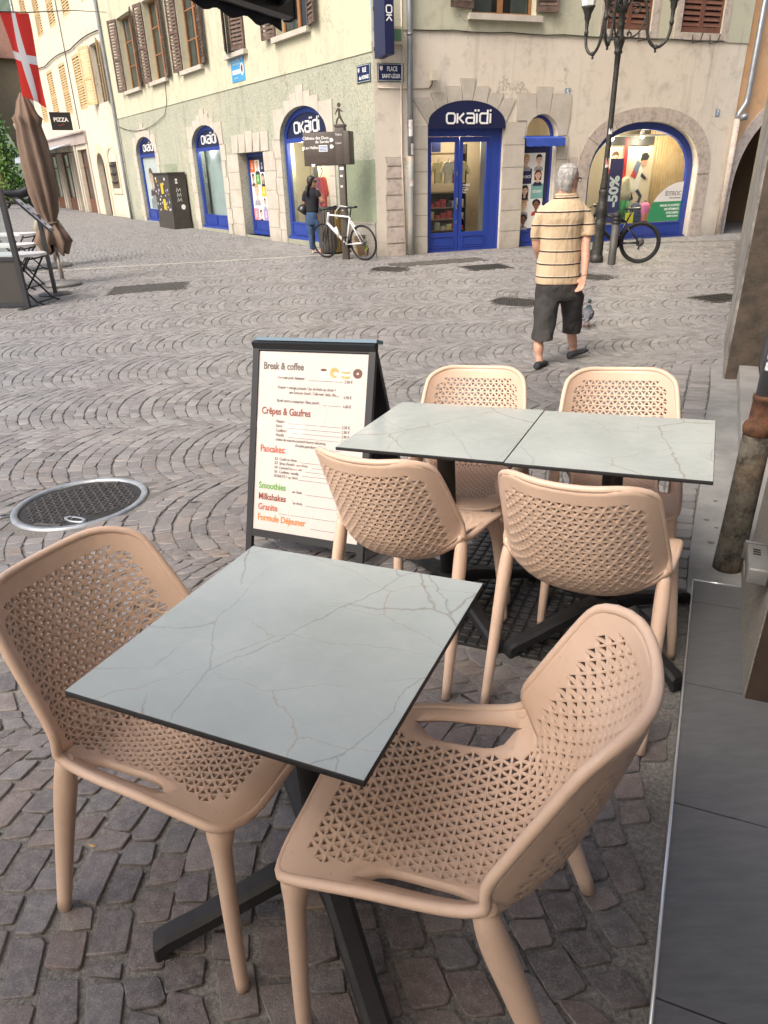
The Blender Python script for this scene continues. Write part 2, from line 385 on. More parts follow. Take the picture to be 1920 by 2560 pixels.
def stones(name, Q, tint, m, h, crown):                  # Q: N x 4 x 2 outline of each sett
    N = len(Q); cen = Q.mean(1, keepdims=True)
    E = np.empty((N, 8, 2)); 
    nxt = np.roll(Q, -1, 1)
    cut = .05 + .07 * rng.random((N, 4, 1))
    E[:, 0::2] = Q + (nxt - Q) * cut; E[:, 1::2] = nxt + (Q - nxt) * cut
    E = np.roll(E, 0, 1) + rng.normal(0, .0026, E.shape)
    top = cen + (E - cen) * .945; low = cen + (E - cen) * 1.0; bot = cen + (E - cen) * 1.03
    tilt = rng.normal(0, .022, (N, 1, 2)); lift = rng.normal(0, .0013, (N, 1))
    def zz(P, dz): return G(P[..., 0], P[..., 1]) + dz + lift + ((P - cen) * tilt).sum(-1)
    V = np.empty((N, 25, 3))
    V[:, :8, :2] = top; V[:, :8, 2] = zz(top, h); V[:, 8:16, :2] = low; V[:, 8:16, 2] = zz(low, h - .0028); V[:, 16:24, :2] = bot; V[:, 16:24, 2] = zz(bot, -.02)
    V[:, 24:, :2] = cen; V[:, 24, 2] = zz(cen, h + crown)[:, 0]
    f4 = [(a + k_, a + (k_ + 1) % 8, a + 8 + (k_ + 1) % 8, a + 8 + k_) for a in (0, 8) for k_ in range(8)]
    f3 = [(24, (k_ + 1) % 8, k_) for k_ in range(8)]
    # counter-clockwise check: outlines run anticlockwise, so flip the side quads
    f4 = [q[::-1] for q in f4]; f3 = [(24, b_, a_) for (_, a_, b_) in f3]
    base = (np.arange(N) * 25)[:, None, None]
    F4 = (np.array(f4)[None] + base).reshape(-1, 4); F3 = (np.array(f3)[None] + base).reshape(-1, 3)
    me = bpy.data.meshes.new(name); nv = N * 25; n4, n3 = len(F4), len(F3)
    me.vertices.add(nv); me.vertices.foreach_set('co', V.reshape(-1))
    me.loops.add(n4 * 4 + n3 * 3); me.loops.foreach_set('vertex_index', np.concatenate([F4.reshape(-1), F3.reshape(-1)]).astype(np.int32))
    me.polygons.add(n4 + n3)
    me.polygons.foreach_set('loop_start', np.concatenate([np.arange(n4) * 4, n4 * 4 + np.arange(n3) * 3]).astype(np.int32))
    me.polygons.foreach_set('use_smooth', np.concatenate([np.ones(n4, bool), np.zeros(n3, bool)]))
    me.update(calc_edges=True); me.validate()
    ca = me.color_attributes.new('tint', 'FLOAT_COLOR', 'POINT')
    cc = np.ones((N, 25, 4)); cc[..., :3] = tint[:, None]; ca.data.foreach_set('color', cc.reshape(-1))
    me.materials.append(m); o = bpy.data.objects.new(name, me); COL.objects.link(o); return struct(o)
# fan-laid setts: strips of stacked quarter-circle arcs
SW, PIT, PHI = 1.15, .094, R(91)
RAD = SW / math.sqrt(2); nst = 13
Qs = []
for i in range(-2, 18):
    for j in range(-160, 150):
        th = np.linspace(-math.pi / 4, math.pi / 4, nst + 1)
        if j % 2: th = np.concatenate([[th[0]], (th[:-1] + th[1:]) / 2, [th[-1]]])
        th[1:-1] += rng.normal(0, .024, len(th) - 2)
        off = rng.normal(0, .004) + (.05 if i % 2 else 0)
        y0 = j * PIT + off - RAD
        gap = .0030 + .001 * rng.random()
        for k_ in range(len(th) - 1):
            a, b = th[k_] + gap / RAD, th[k_ + 1] - gap / RAD
            p0, p1 = .0022 + .0022 * rng.random(), PIT - .0022 - .0022 * rng.random()
            Qs.append([(i * SW + RAD * math.sin(a), y0 + p0 + RAD * math.cos(a)), (i * SW + RAD * math.sin(b), y0 + p0 + RAD * math.cos(b)),
                       (i * SW + RAD * math.sin(b), y0 + p1 + RAD * math.cos(b)), (i * SW + RAD * math.sin(a), y0 + p1 + RAD * math.cos(a))])
Q = np.array(Qs)
c_, s_ = math.cos(PHI), math.sin(PHI)
Q = np.stack([Q[..., 0] * c_ - Q[..., 1] * s_, Q[..., 0] * s_ + Q[..., 1] * c_], -1)
# laid by hand: the courses wander
wx = .02 * np.sin(Q[..., 1] * 2.1 + 1.3 * Q[..., 0]) + .012 * np.sin(Q[..., 0] * 3.7 + .5); wy = .03 * np.sin(Q[..., 0] * 1.9 - 1.1 * Q[..., 1])
Q = Q + np.stack([wx, wy], -1) + rng.normal(0, 1, Q.shape) * np.clip(.0058 - .0012 * Q.mean(1)[:, 1], .0020, .0048)[:, None, None]
cen = Q.mean(1); x, y = cen[:, 0], cen[:, 1]
so_ = cafe_o(x, y); ss_ = cafe_s(x, y)
ok = (infrustum(x, y) | ((np.abs(x) < 3.2) & (y > -.8) & (y < 5))) & (wall_clear(x, y) > .06) & (y < 19) & keep(x, y) & (beyond(x, y) < -.12) & ~((ss_ < .03) & (so_ < .21)) & (so_ > .02) & ~((so_ < .50) & (ss_ > 0) & (ss_ < 4.2)) 
Q = Q[ok]; cen = cen[ok]
near = np.clip((3.6 - cen[:, 1]) / 2.5, 0, 1)
Q = cen[:, None] + (Q - cen[:, None]) * (1 - .075 * near)[:, None, None]
N = len(Q)
base = np.array([(.152, .128, .122), (.130, .115, .116), (.168, .134, .122), (.142, .136, .138), (.178, .154, .142), (.112, .101, .102)])
tint = base[rng.integers(0, 6, N)] * (.8 + .45 * rng.random((N, 1)))
warm = (rng.random(N) < .05); tint[warm] = np.array((.23, .165, .12)) * (.8 + .4 * rng.random((warm.sum(), 1)))
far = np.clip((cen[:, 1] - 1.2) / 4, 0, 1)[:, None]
tint = tint * .80 * (1 - .75 * far) + np.array((.212, .212, .210)) * (.60 + .80 * rng.random((N, 1))) * .75 * far  # greyer and paler with distance: grazing sky sheen put into the tint
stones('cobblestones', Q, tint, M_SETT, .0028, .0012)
# straight courses: along the cafe front, and in the side street beyond the gutter
def courses(o, e1, e2, n1_, n2_, l1, l2, test, cols, name, m, gap=.006):
    Qs = []
    for j in range(n2_):
        sh = rng.random() * l1 if n1_ > 9 else 0.
        for i in range(n1_):
            a, b = i * l1 + sh + gap, (i + 1) * l1 + sh - gap
            p, q = j * l2 + gap, (j + 1) * l2 - gap
            Qs.append([(a, p), (b, p), (b, q), (a, q)])
    Q = np.array(Qs) + rng.normal(0, .004, (len(Qs), 4, 2))
    Q = np.stack([o.x + Q[..., 0] * e1.x + Q[..., 1] * e2.x, o.y + Q[..., 0] * e1.y + Q[..., 1] * e2.y], -1)
    if e1.x * e2.y - e1.y * e2.x < 0: Q = Q[:, ::-1]
    cen = Q.mean(1); ok = test(cen[:, 0], cen[:, 1]); Q = Q[ok]
    cols = np.array(cols); t = cols[rng.integers(0, len(cols), len(Q))] * (.75 + .5 * rng.random((len(Q), 1)))
    stones(name, Q, t, m, .004, .001)
courses(W0 + nW * .175 + dW * .0, nW, dW, 2, 46, .165, .093, lambda x, y: (cafe_s(x, y) < 4.3) & keep(x, y), [(.20, .19, .18), (.25, .235, .22), (.16, .15, .15)], 'border_setts', M_SETT2)
courses(GUT_A - gd * 12 + gn * .1, gd, gn, 330, 300, .105, .105, lambda x, y: infrustum(x, y) & (beyond(x, y) > .1) & (wall_clear(x, y) > .1) & (y < 44), [(.17, .165, .16), (.20, .195, .19), (.14, .14, .14)], 'street_setts', M_SETT2)
# pale gutter line
M_KERB = mat('pale kerb stone', (.36, .34, .31), (.26, .25, .23), .8, nscale=3, bump=.3)
mb = MB(); n_ = 40; L_ = (GUT_B - GUT_A).length + 12
for i in range(n_):
    a, b = GUT_A - gd * 10 + gd * (L_ * i / n_ + .006), GUT_A - gd * 10 + gd * (L_ * (i + 1) / n_ - .006)
    ps = [a - gn * .085, b - gn * .085, b + gn * .085, a + gn * .085]
    mb.add([(p.x, p.y, Gz(p.x, p.y) + .006) for p in ps] + [(p.x, p.y, Gz(p.x, p.y) - .03) for p in ps], [(0, 1, 2, 3), (0, 4, 5, 1), (1, 5, 6, 2), (2, 6, 7, 3), (3, 7, 4, 0)])
struct(mb.build('gutter_line', M_KERB))
# concrete strip at the foot of the cafe wall and patch round its corner
M_CONC = mat('worn concrete', (.30, .295, .275), (.20, .195, .185), .9, nscale=5, bump=.5, bscale=80)
mb = MB(); prev = None
for i in range(30):
    s0 = .02 + 4.3 * i / 29
    row = []
    for o_ in (-.02, .125 + .008 * math.sin(i * .5)):
        p = W0 + dW * s0 + nW * (o_ if o_ < 0 else o_ + .05); row.append((p.x, p.y, Gz(p.x, p.y) + .007))
    mb.v += row
mb.f = [(2 * i, 2 * i + 1, 2 * i + 3, 2 * i + 2) for i in range(29)]; mb.sm = [True] * 29; mb.mi = [0] * 29
struct(mb.build('concrete_strip', M_CONC))
# ------------------------------------------------------------------ terrace furniture
k = NB('beige moulded plastic', .42)
n1 = k.noise(5, 3); n2 = k.noise(500, 2)
c = k.ramp(n1, [(.3, (.64, .455, .34)), (.7, (.69, .51, .39))]); n3 = k.noise(22, 6, .75); n4 = k.noise(130, 3, .6)
c = k.mix(k.math('MULTIPLY', k.ramp(n3, [(.54, (0, 0, 0)), (.74, (1, 1, 1))]), .22), c, (.34, .23, .16)); c = k.mix(k.math('MULTIPLY', k.ramp(n4, [(.66, (0, 0, 0)), (.72, (1, 1, 1))]), .3), c, (.25, .17, .12)); k.col(c); k.rgh(k.n('ShaderNodeMapRange', {0: n3, 3: .32, 4: .52}).outputs[0]); k.bump(n2, .05, .002); M_CHAIR = k.m
M_CHAIR.node_tree.nodes['Principled BSDF'].inputs['Subsurface Weight'].default_value = .0
M_BLACK = mat('black powder coat', (.012, .012, .013), (.02, .02, .022), .62, nscale=30, bump=.08, bscale=300)
M_RUB = mat('black rubber', (.01, .01, .01), None, .8)

def catmull(P, n):
    P = np.array(P, float); P = np.vstack([2 * P[0] - P[1], P, 2 * P[-1] - P[-2]]); out = []
    for i in range(1, len(P) - 2):
        for t in np.linspace(0, 1, n, endpoint=False):
            a, b, c, d = P[i - 1:i + 3]
            out.append(.5 * (2 * b + (c - a) * t + (2 * a - 5 * b + 4 * c - d) * t * t + (3 * b - a - 3 * c + d) * t ** 3))
    out.append(P[-2]); return np.array(out)
SP = catmull([(0.2857, 0.421, 0.2045, 0.0), (0.239, 0.438, 0.2263, 0.012), (0.0933, 0.432, 0.2397, 0.05), (-0.0583, 0.424, 0.2454, 0.076), (-0.1574, 0.436, 0.2463, 0.104), (-0.2181, 0.503, 0.2416, 0.13), (-0.2603, 0.6091, 0.232, 0.118), (-0.2998, 0.7311, 0.2197, 0.094), (-0.3236, 0.8213, 0.2016, 0.068)], 24)
arcl = np.concatenate([[0], np.cumsum(np.hypot(np.diff(SP[:, 0]), np.diff(SP[:, 1])))]); arcl /= arcl[-1]
def shell(s, t):
    a = abs(s); k_ = max(0, (a - .62) / .38)
    up = max(0, min(1, (t - .72) / .28)); up = up * up * (3 - 2 * up); dn = max(0, min(1, (.25 - t) / .25)); dn = dn * dn * (3 - 2 * dn)
    t = t - .055 * k_ ** 2.6 * up + .035 * k_ ** 2.4 * dn
    y, z, hw, e = (np.interp(t, arcl, SP[:, c]) for c in range(4))
    y2, z2 = np.interp(t + .01, arcl, SP[:, 0]), np.interp(t + .01, arcl, SP[:, 1]); y1, z1 = np.interp(t - .01, arcl, SP[:, 0]), np.interp(t - .01, arcl, SP[:, 1])
    ty, tz = y2 - y1, z2 - z1; L_ = math.hypot(ty, tz); ny_, nz_ = tz / L_, -ty / L_
    lift = e * (a ** 2.6) - .006 * (1 - a * a) * (1 if t < .5 else .6)
    wid = s * hw * (1 - .03 * a * a)
    return (wid, y + ny_ * lift, z + nz_ * lift)
NJ, NI = 38, 14
T0, T1 = .062, .95
TR = [0, .016, .035, .054] + [T0 + (T1 - T0) * j / NJ for j in range(NJ + 1)] + [.962, .98, 1.0]
def spf(t):
    st_ = lambda a, b: (lambda q: q * q * (3 - 2 * q))(max(0, min(1, (t - a) / (b - a))))
    return .815 - .155 * st_(.10, .23) + .215 * st_(.44, .60)
def srow(r):
    t = TR[r]; op = max(0., 1 - abs((t - .318) / .122) ** 5)
    SPF = spf(t); a, b = .86 - .175 * op, .86 + .022 * op
    a, b = max(a, SPF + .02), max(b, SPF + .022); bord = [SPF + .010, a, b, .965, 1.0]
    j = r - 4
    if 0 <= j <= NJ and j % 2: mid = [0] + [i + .5 for i in range(NI)] + [NI]
    else: mid = list(range(NI + 1))
    mid = [-SPF + 2 * SPF * q / NI for q in mid]
    return [-q for q in bord[::-1]] + mid + bord, op
def chair_parts():
    parts = [MB(), MB()]; rows = []
    SPLIT = 4 + 20
    for r in range(len(TR)):
        ss, op = srow(r); rows.append(([shell(s_, TR[r]) for s_ in ss], op))
    idx = [dict(), dict()]
    def vid(p, r, i):
        d = idx[p]
        if (r, i) not in d: d[(r, i)] = len(parts[p].v); parts[p].v.append(rows[r][0][i])
        return d[(r, i)]
    for r in range(len(TR) - 1):
        p = 0 if r < SPLIT else 1; mb = parts[p]
        la, lb = len(rows[r][0]), len(rows[r + 1][0]); j = r - 4
        for side in (0, 1):                              # border bands
            for q in range(5):
                ia = q if side == 0 else la - 2 - q; ib = q if side == 0 else lb - 2 - q
                if q == 2 and (rows[r][1] > 0 or rows[r + 1][1] > 0): continue
                mb.face((vid(p, r, ia), vid(p, r, ia + 1), vid(p, r + 1, ib + 1), vid(p, r + 1, ib)), True)
        if 0 <= j < NJ:
            odd = j % 2; A = [5 + i for i in range(la - 10)]; B = [5 + i for i in range(lb - 10)]
            tris = []; ra, rb = r, r + 1
            E_, O_ = (ra, A), (rb, B)
            if odd: E_, O_ = (rb, B), (ra, A)            # E has NI+1, O has NI+2 points
            for i in range(NI):
                tris.append(((E_[0], E_[1][i]), (E_[0], E_[1][i + 1]), (O_[0], O_[1][i + 1]), True))
            for i in range(NI + 1):
                tris.append(((O_[0], O_[1][i]), (O_[0], O_[1][i + 1]), (E_[0], E_[1][min(i, NI)]), 0 < i < NI))
            tt = (TR[r] + TR[r + 1]) / 2
            for a, b, c_, hole in tris:
                ids = [vid(p, *q) for q in (a, b, c_)]; P = [Vector(rows[q[0]][0][q[1]]) for q in (a, b, c_)]; ce = (P[0] + P[1] + P[2]) / 3
                n_ = (P[1] - P[0]).cross(P[2] - P[0])
                s_mid = abs(ce.x)
                # rounded corners of the pierced field
                if hole and (min(tt - T0, T1 - tt) < .05 * max(0, (s_mid / .2 - .62)) * 2): hole = False
                if not hole: mb.face(ids, True); continue
                kk = .64
                ins = []
                for q in P: mb.v.append(tuple(ce + (q - ce) * kk)); ins.append(len(mb.v) - 1)
                for q in range(3): mb.face((ids[q], ids[(q + 1) % 3], ins[(q + 1) % 3], ins[q]), True)
        else:
            for i in range(5, la - 6):
                mb.face((vid(p, r, i), vid(p, r, i + 1), vid(p, r + 1, i + 1), vid(p, r + 1, i)), True)
    for p in parts:                                      # drop unused degenerate corners by welding
        pass
    return parts, rows
def bake(o, *mods):
    for typ, kw in mods:
        m = o.modifiers.new('m', typ)
        for a, b in kw.items(): setattr(m, a, b)
    dg = bpy.context.evaluated_depsgraph_get(); me = bpy.data.meshes.new_from_object(o.evaluated_get(dg)); me.name = o.data.name
    o.modifiers.clear(); o.data = me; return o
def make_chair(label):
    root = thing('terrace_chair', label, 'chair', group='pierced beige chairs on the terrace')
    parts, rows = chair_parts()
    for nm, mb in zip(('seat', 'backrest'), parts):
        o = mb.build(nm, M_CHAIR, root)
        bm = bmesh.new(); bm.from_mesh(o.data); bmesh.ops.remove_doubles(bm, verts=bm.verts, dist=.0004); bmesh.ops.recalc_face_normals(bm, faces=bm.faces); bm.to_mesh(o.data); bm.free()
        bake(o, ('SOLIDIFY', dict(thickness=.0150, offset=0, use_even_offset=False)))
    # the thick rim all round
    loop = [Vector(q) for q in rows[0][0]] + [Vector(rows[r][0][-1]) for r in range(1, len(TR))] + [Vector(q) for q in rows[-1][0][::-1]][1:] + [Vector(rows[r][0][0]) for r in range(len(TR) - 2, 0, -1)]
    out = [loop[0]]
    for p in loop[1:]:
        if (p - out[-1]).length > .012: out.append(p)
    for _ in range(2): out = [(out[i - 1] + out[i] * 2 + out[(i + 1) % len(out)]) / 4 for i in range(len(out))]
    rim = MB().tube(out, .0098, 10, closed=True)
    rim.build('rim', M_CHAIR, root)
    for sx in (-1, 1):
        pts = catmull([(sx * .188, .240, .428, .028), (sx * .194, .242, .405, .027), (sx * .202, .244, .365, .0205), (sx * .209, .246, .30, .0182), (sx * .226, .250, .12, .0158), (sx * .234, .252, .0, .0145)], 5)
        MB().tube([p[:3] for p in pts], [p[3] for p in pts], 14).build('leg', M_CHAIR, root)
        pts = catmull([(sx * .230, -.100, .510, .013), (sx * .231, -.106, .485, .0185), (sx * .233, -.122, .43, .0212), (sx * .235, -.146, .36, .0203), (sx * .238, -.192, .22, .0178), (sx * .243, -.262, .0, .0145)], 5)
        MB().tube([p[:3] for p in pts], [p[3] for p in pts], 14, flat=1.25).build('leg', M_CHAIR, root)
    for o in (c for c in root.children if c.name.startswith('leg')): pass
    return root
def face(hx, hy): return math.atan2(-hx, hy)
CH = [(.637, 1.84, .521, .853, 'beige pierced chair seen from behind, at the far table beside the step'),
      (.105, 2.13, .53, .848, 'beige pierced chair seen from behind, back corner overlapping the menu board'),
      (-.471, 1.205, .905, -.426, 'beige pierced chair with its seat tucked under the near table, by the open cobbles'),
      (.114, .919, -.95, .313, 'beige pierced chair with a clear side opening, pulled out beside the dark tiled step'),
      (.337, 2.655, -.346, -.938, 'beige pierced chair facing out of the far table, beside the menu board'),
      (.90, 2.458, -.309, -.951, 'beige pierced chair facing out of the far table, beside the concrete wall guard')]
ch0 = None
for x, y, hx, hy, lab in CH:
    M_ = gmat(x + .016, y - .017, face(hx, hy), dz=.006)
    if ch0 is None: ch0 = make_chair(lab); ch0.matrix_world = M_
    else: dup(ch0, M_, lab)

k = NB('grey veined laminate', .3)
oi = k.n('ShaderNodeObjectInfo', None)
vec = k.n('ShaderNodeVectorMath', {0: k.obj, 1: k.n('ShaderNodeCombineXYZ', {0: k.math('MULTIPLY', oi.outputs['Random'], 17.), 1: k.math('MULTIPLY', oi.outputs['Random'], 31.), 2: 0.}).outputs[0]}, operation='ADD').outputs[0]
cl = k.noise(3.2, 6, .65, vec); fine = k.noise(28, 5, .7, vec)
c = k.ramp(cl, [(.3, (.365, .405, .385)), (.5, (.41, .45, .43)), (.7, (.46, .50, .48))])
c = k.mix(k.math('MULTIPLY', k.ramp(fine, [(.5, (0, 0, 0)), (.75, (1, 1, 1))]), .35), c, (.5, .51, .5))
wn = k.n('ShaderNodeTexNoise', {'Vector': vec, 'Scale': 5., 'Detail': 5., 'Roughness': .65})
wob = k.n('ShaderNodeVectorMath', {0: wn.outputs['Color'], 3: .16}, operation='SCALE')
wob.inputs[3].default_value = .09
v2 = k.n('ShaderNodeVectorMath', {0: vec, 1: wob.outputs[0]}, operation='ADD').outputs[0]
def vein(scale, width, seedv, colr, msk, stretch=(1, 1, 1)):
    global c
    mv = k.n('ShaderNodeMapping', {'Vector': v2, 'Location': seedv, 'Scale': stretch, 'Rotation': (0, 0, .6 * len(colr) + seedv[0])}).outputs[0]
    vo = k.n('ShaderNodeTexVoronoi', {'Vector': mv, 'Scale': scale}, feature='DISTANCE_TO_EDGE', voronoi_dimensions='2D').outputs[0]
    ln = k.ramp(vo, [(0., (1, 1, 1)), (width, (0, 0, 0))])
    mk = k.ramp(k.noise(msk, 3, .5, mv), [(.42, (0, 0, 0)), (.52, (1, 1, 1))])
    c = k.mix(k.math('MULTIPLY', k.math('MULTIPLY', ln, mk), .55), c, colr)
vein(2.1, .0085, (3.1, 1.2, 0), (.19, .125, .065), 2.2)
vein(3.4, .006, (7.7, 4.2, 0), (.20, .21, .20), 3., (1, .45, 1))
vein(4.5, .008, (1.7, 9.2, 0), (.33, .27, .19), 3., (.6, 1.3, 1))
k.col(c); k.rgh(k.ramp(fine, [(.3, (.15,) * 3), (.7, (.25,) * 3)])); k.bump(fine, .03, .002); M_TOP = k.m
def make_table(label):
    root = thing('cafe_table', label, 'table', group='square café tables on the terrace')
    mb = MB().box((0, 0, .7335), (.6, .6, .0115), bev=.0015); mb.cur = 1
    mb.add([(-.2985, -.2985, .7397), (.2985, -.2985, .7397), (.2985, .2985, .7397), (-.2985, .2985, .7397)], [(0, 1, 2, 3)])
    mb.build('tabletop', [M_BLACK, M_TOP], root, fix=False)
    mb = MB().lathe([(.034, .12), (.034, .70), (.05, .712), (.05, .727)], 24)
    mb.box((0, 0, .7205), (.34, .06, .012)); mb.box((0, 0, .7207), (.06, .34, .0118)); mb.build('column', M_BLACK, root)
    MB().lathe([(.03, .055), (.06, .07), (.064, .10), (.05, .13), (.036, .145)], 24).build('hub', M_BLACK, root)
    for q in range(4):
        a = math.pi / 4 + q * math.pi / 2; rings = []
        for r_, zt, zb, hw in ((.045, .135, .075, .034), (.12, .125, .082, .030), (.30, .075, .038, .026), (.375, .060, .020, .026), (.40, .050, .0, .026), (.405, .03, .0, .022)):
            rings.append([Vector((r_, -hw, zb)), Vector((r_, -hw, zt - .010)), Vector((r_, -hw * .6, zt)), Vector((r_, hw * .6, zt)), Vector((r_, hw, zt - .010)), Vector((r_, hw, zb))])
        M_ = Matrix.Rotation(a, 4, 'Z'); mb = MB().loft(rings, M_); mb.sm = [False] * len(mb.f)
        mb.build('leg', M_BLACK, root)
    return root
EY = R(-24.7)
e1 = Vector((math.cos(EY), math.sin(EY), 0)); e2 = Vector((math.sin(EY), -math.cos(EY), 0))
TB = [(-.333, 1.520, 'square grey marble-look table standing alone between two chairs'), (.0866, 2.806, 'grey marble-look table beside the menu board, touching its twin'), (.630, 2.549, 'grey marble-look table beside the concrete wall guard, touching its twin')]
tb0 = None
for x, y, lab in TB:
    c_ = Vector((x, y, 0)) + (e1 + e2) * .3; M_ = gmat(c_.x + .026, c_.y - .028, EY)
    if tb0 is None: tb0 = make_table(lab); tb0.matrix_world = M_
    else: dup(tb0, M_, lab)

# ------------------------------------------------------------------ menu board
M_PAPER = mat('menu paper', (.49, .45, .425), (.53, .49, .465), .25, nscale=2, spec=.6)
M_DK = mat('black aluminium', (.014, .015, .018), None, .35, spec=.5)
M_INK = mat('dark brown ink', (.13, .10, .09), None, .5); M_INKR = mat('red brown ink', (.22, .045, .025), None, .5)
M_INKO = mat('orange ink', (.62, .17, .03), None, .5); M_INKG = mat('green ink', (.10, .30, .04), None, .5); M_INKB = mat('brick ink', (.42, .10, .05), None, .5)
M_PINK = mat('pale pink print', (.70, .50, .48), (.66, .55, .50), .3, nscale=12)
M_CREAM = mat('pale line print', (.76, .70, .62), None, .3)
pa, pb = Vector((-.655, 2.985, 0)), Vector((-.105, 2.765, 0))
mid = Vector((-.391, 2.752, 0)); yawb = -.448
BW, BH, LEAN = .627, 1.017, .299
rt = thing('menu_board', 'black A-frame menu board with a printed café menu, beside the tables', 'menu board', gmat(mid.x, mid.y, yawb))
def MF(u, v, w_=0.):                                     # front panel: u across, v up the leaning face, w towards the reader
    return Vector((u, math.sin(LEAN) * v - math.cos(LEAN) * w_, math.cos(LEAN) * v + math.sin(LEAN) * w_))
def MBk(u, v, w_=0.):
    D = 2 * math.sin(LEAN) * BH
    return Vector((u, D - math.sin(LEAN) * v + math.cos(LEAN) * w_, math.cos(LEAN) * v + math.sin(LEAN) * w_))
for nm, MM in (('front_frame', MF), ('back_frame', MBk)):
    mb = MB()
    mb.wbox(-BW / 2, -BW / 2 + .032, 0, BH - .002, -.022, 0, MM); mb.wbox(BW / 2 - .032, BW / 2, 0, BH - .002, -.022, 0, MM)
    mb.wbox(-BW / 2 + .032, BW / 2 - .032, BH - .045, BH - .002, -.022, -.001, MM); mb.wbox(-BW / 2 + .032, BW / 2 - .032, .105, .14, -.022, -.001, MM)
    fr = mb.build(nm, M_DK, rt)
    MB().wbox(-BW / 2 + .032, BW / 2 - .032, .14, BH - .045, -.016, -.008, MM).build('panel', M_PAPER if MM is MF else M_DK, fr)
    if MM is MF: pan = fr
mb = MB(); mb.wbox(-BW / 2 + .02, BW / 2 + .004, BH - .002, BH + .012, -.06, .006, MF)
mb.build('top_rail', mat('hinge rail with painted sky reflection', (.13, .20, .26), None, .25), rt)  # pale blue sky reflection put into the rail's colour
PW0, PW1, PV0, PV1 = -BW / 2 + .032, BW / 2 - .032, .14, BH - .045
def pm(fx, fy):                                          # a place on the printed sheet, fractions from its top left corner
    return PW0 + fx * (PW1 - PW0), PV1 - fy * (PV1 - PV0)
def MT(fx, fy, w_=-.0068):
    u0, v0 = pm(fx, fy); return lambda a, b, c=0.: MF(u0 + a, v0 + b, w_ + c * .2)
def menu(items, m):
    merge_text([(t, sz, MT(fx, fy), 'LEFT', bold, sx) for t, sz, fx, fy, bold, sx in items], m, pan)
menu([('Break & coffee', .045, .045, .10, .0008, .80)], M_INK)
menu([('Crêpes & Gaufres', .045, .045, .345, .0008, .80)], M_INKR)
menu([('Pancakes:', .045, .045, .555, .0008, .80)], M_INKB)
menu([('Smoothies', .043, .045, .762, .0008, .82)], M_INKG)
menu([('Milkshakes', .043, .045, .825, .0008, .82)], M_INKR)
menu([('Granite', .043, .045, .884, .0008, .82)], M_INKB)
menu([('Formule Déjeuner', .043, .045, .945, .0008, .82)], M_INKO)
sm = .0188
L_ = [('Formule petit dejeuner :', .19, .150), ('2.90 €', .80, .158), ('French + orange pressée / Jus de fruits au choix +', .19, .203), ('une boisson chaud : Cafe noir, latte, the.....', .30, .228), ('6.90 €', .80, .238), ('Bowl sucre a composer: Base yaourt', .19, .275), ('6.00 €', .80, .285),
      ('Nature', .19, .388), ('Sucre', .19, .413), ('Confiture', .19, .438), ('Nutella', .19, .463), ('2.50 €', .80, .394), ('2.80 €', .80, .419), ('2.90 €', .80, .444), ('3.70 €', .80, .469), ('crème de marron,caramel beurre salé,sirop,', .19, .488), ("d'erable,speculoos", .38, .513),
      ('X2  Coulis au choix', .19, .595), ("X3  Sirop d'erable, speculoos", .19, .619), ('X4  Caramel beurre salé', .19, .643), ('X6  Confiture, nutella', .19, .667), ('DONUTS > au choix', .19, .691), ('2.80 €', .80, .600), ('au choix', .375, .768), ('au choix', .385, .830), ('4.50 €', .80, .893), ('9.90 €', .80, .953)]
menu([(t, sm, fx, fy, .0, .80) for t, fx, fy in L_], M_INK)
mb = MB()                                                # dotted leader lines
for fx0, fx1, fy in ((.47, .78, .150), (.62, .78, .277), (.30, .79, .388), (.29, .79, .413), (.34, .79, .438), (.31, .79, .463), (.62, .8, .513), (.42, .8, .595), (.55, .8, .619), (.49, .8, .643), (.46, .8, .667), (.43, .8, .691), (.5, .8, .768), (.51, .8, .830), (.26, .79, .893), (.56, .79, .953)):
    q = fx0
    while q < fx1:
        u, v = pm(q, fy + .003); mb.wbox(u, u + .0018, v, v + .0016, -.0078, -.0066, MF); q += .0062
mb.build('dotted_lines', M_INK, pan)
mb = MB()                                                # faint printed swirls
for cx_, cy_, rr in ((.45, .16, .10), (.62, .30, .12), (.4, .62, .1), (.42, .85, .09), (.55, .9, .05), (.3, .95, .12)):
    pts = []
    for i in range(15):
        a = i * .42 + cx_ * 9; r_ = rr * (.55 + .3 * math.sin(a * 1.7)); u, v = pm(cx_ + r_ * math.cos(a), cy_ + r_ * math.sin(a)); pts.append(MF(u, v, -.0081))
    MB().tube(pts, .0014, 5).build('swirl_print', M_CREAM, pan)
def blob(fx, fy, rx, ry, n=18, wob=.15, rot=0.):
    u, v = pm(fx, fy); return [(u + rx * math.cos(2 * math.pi * i / n + rot) * (1 + wob * math.sin(i * 2.1)), v + ry * math.sin(2 * math.pi * i / n + rot) * (1 + wob * math.cos(i * 1.7))) for i in range(n)]
for b_ in ((.22, .135, .026, .022), (.37, .41, .055, .045), (.42, .63, .036, .024), (.03, .40, .018, .035)): MB().poly(blob(*b_), MF, -.0076, .0003).build('petal_print', M_PINK, pan)
M_BUN = mat('golden bake print', (.55, .24, .06), (.70, .38, .12), .4, nscale=60); M_CHOC = mat('chocolate print', (.09, .03, .02), (.14, .06, .03), .4, nscale=80)
M_WHT = mat('white print', (.72, .70, .68), None, .4)
mb = MB().poly(blob(.61, .105, .019, .013, wob=0), MF, -.0072, .0003); mb.poly(blob(.61, .128, .026, .007, wob=0), MF, -.0070, .0003); mb.cur = 1; mb.poly(blob(.61, .094, .016, .006, wob=0), MF, -.0068, .0003); mb.build('coffee_cup_print', [M_WHT, M_CHOC], pan)
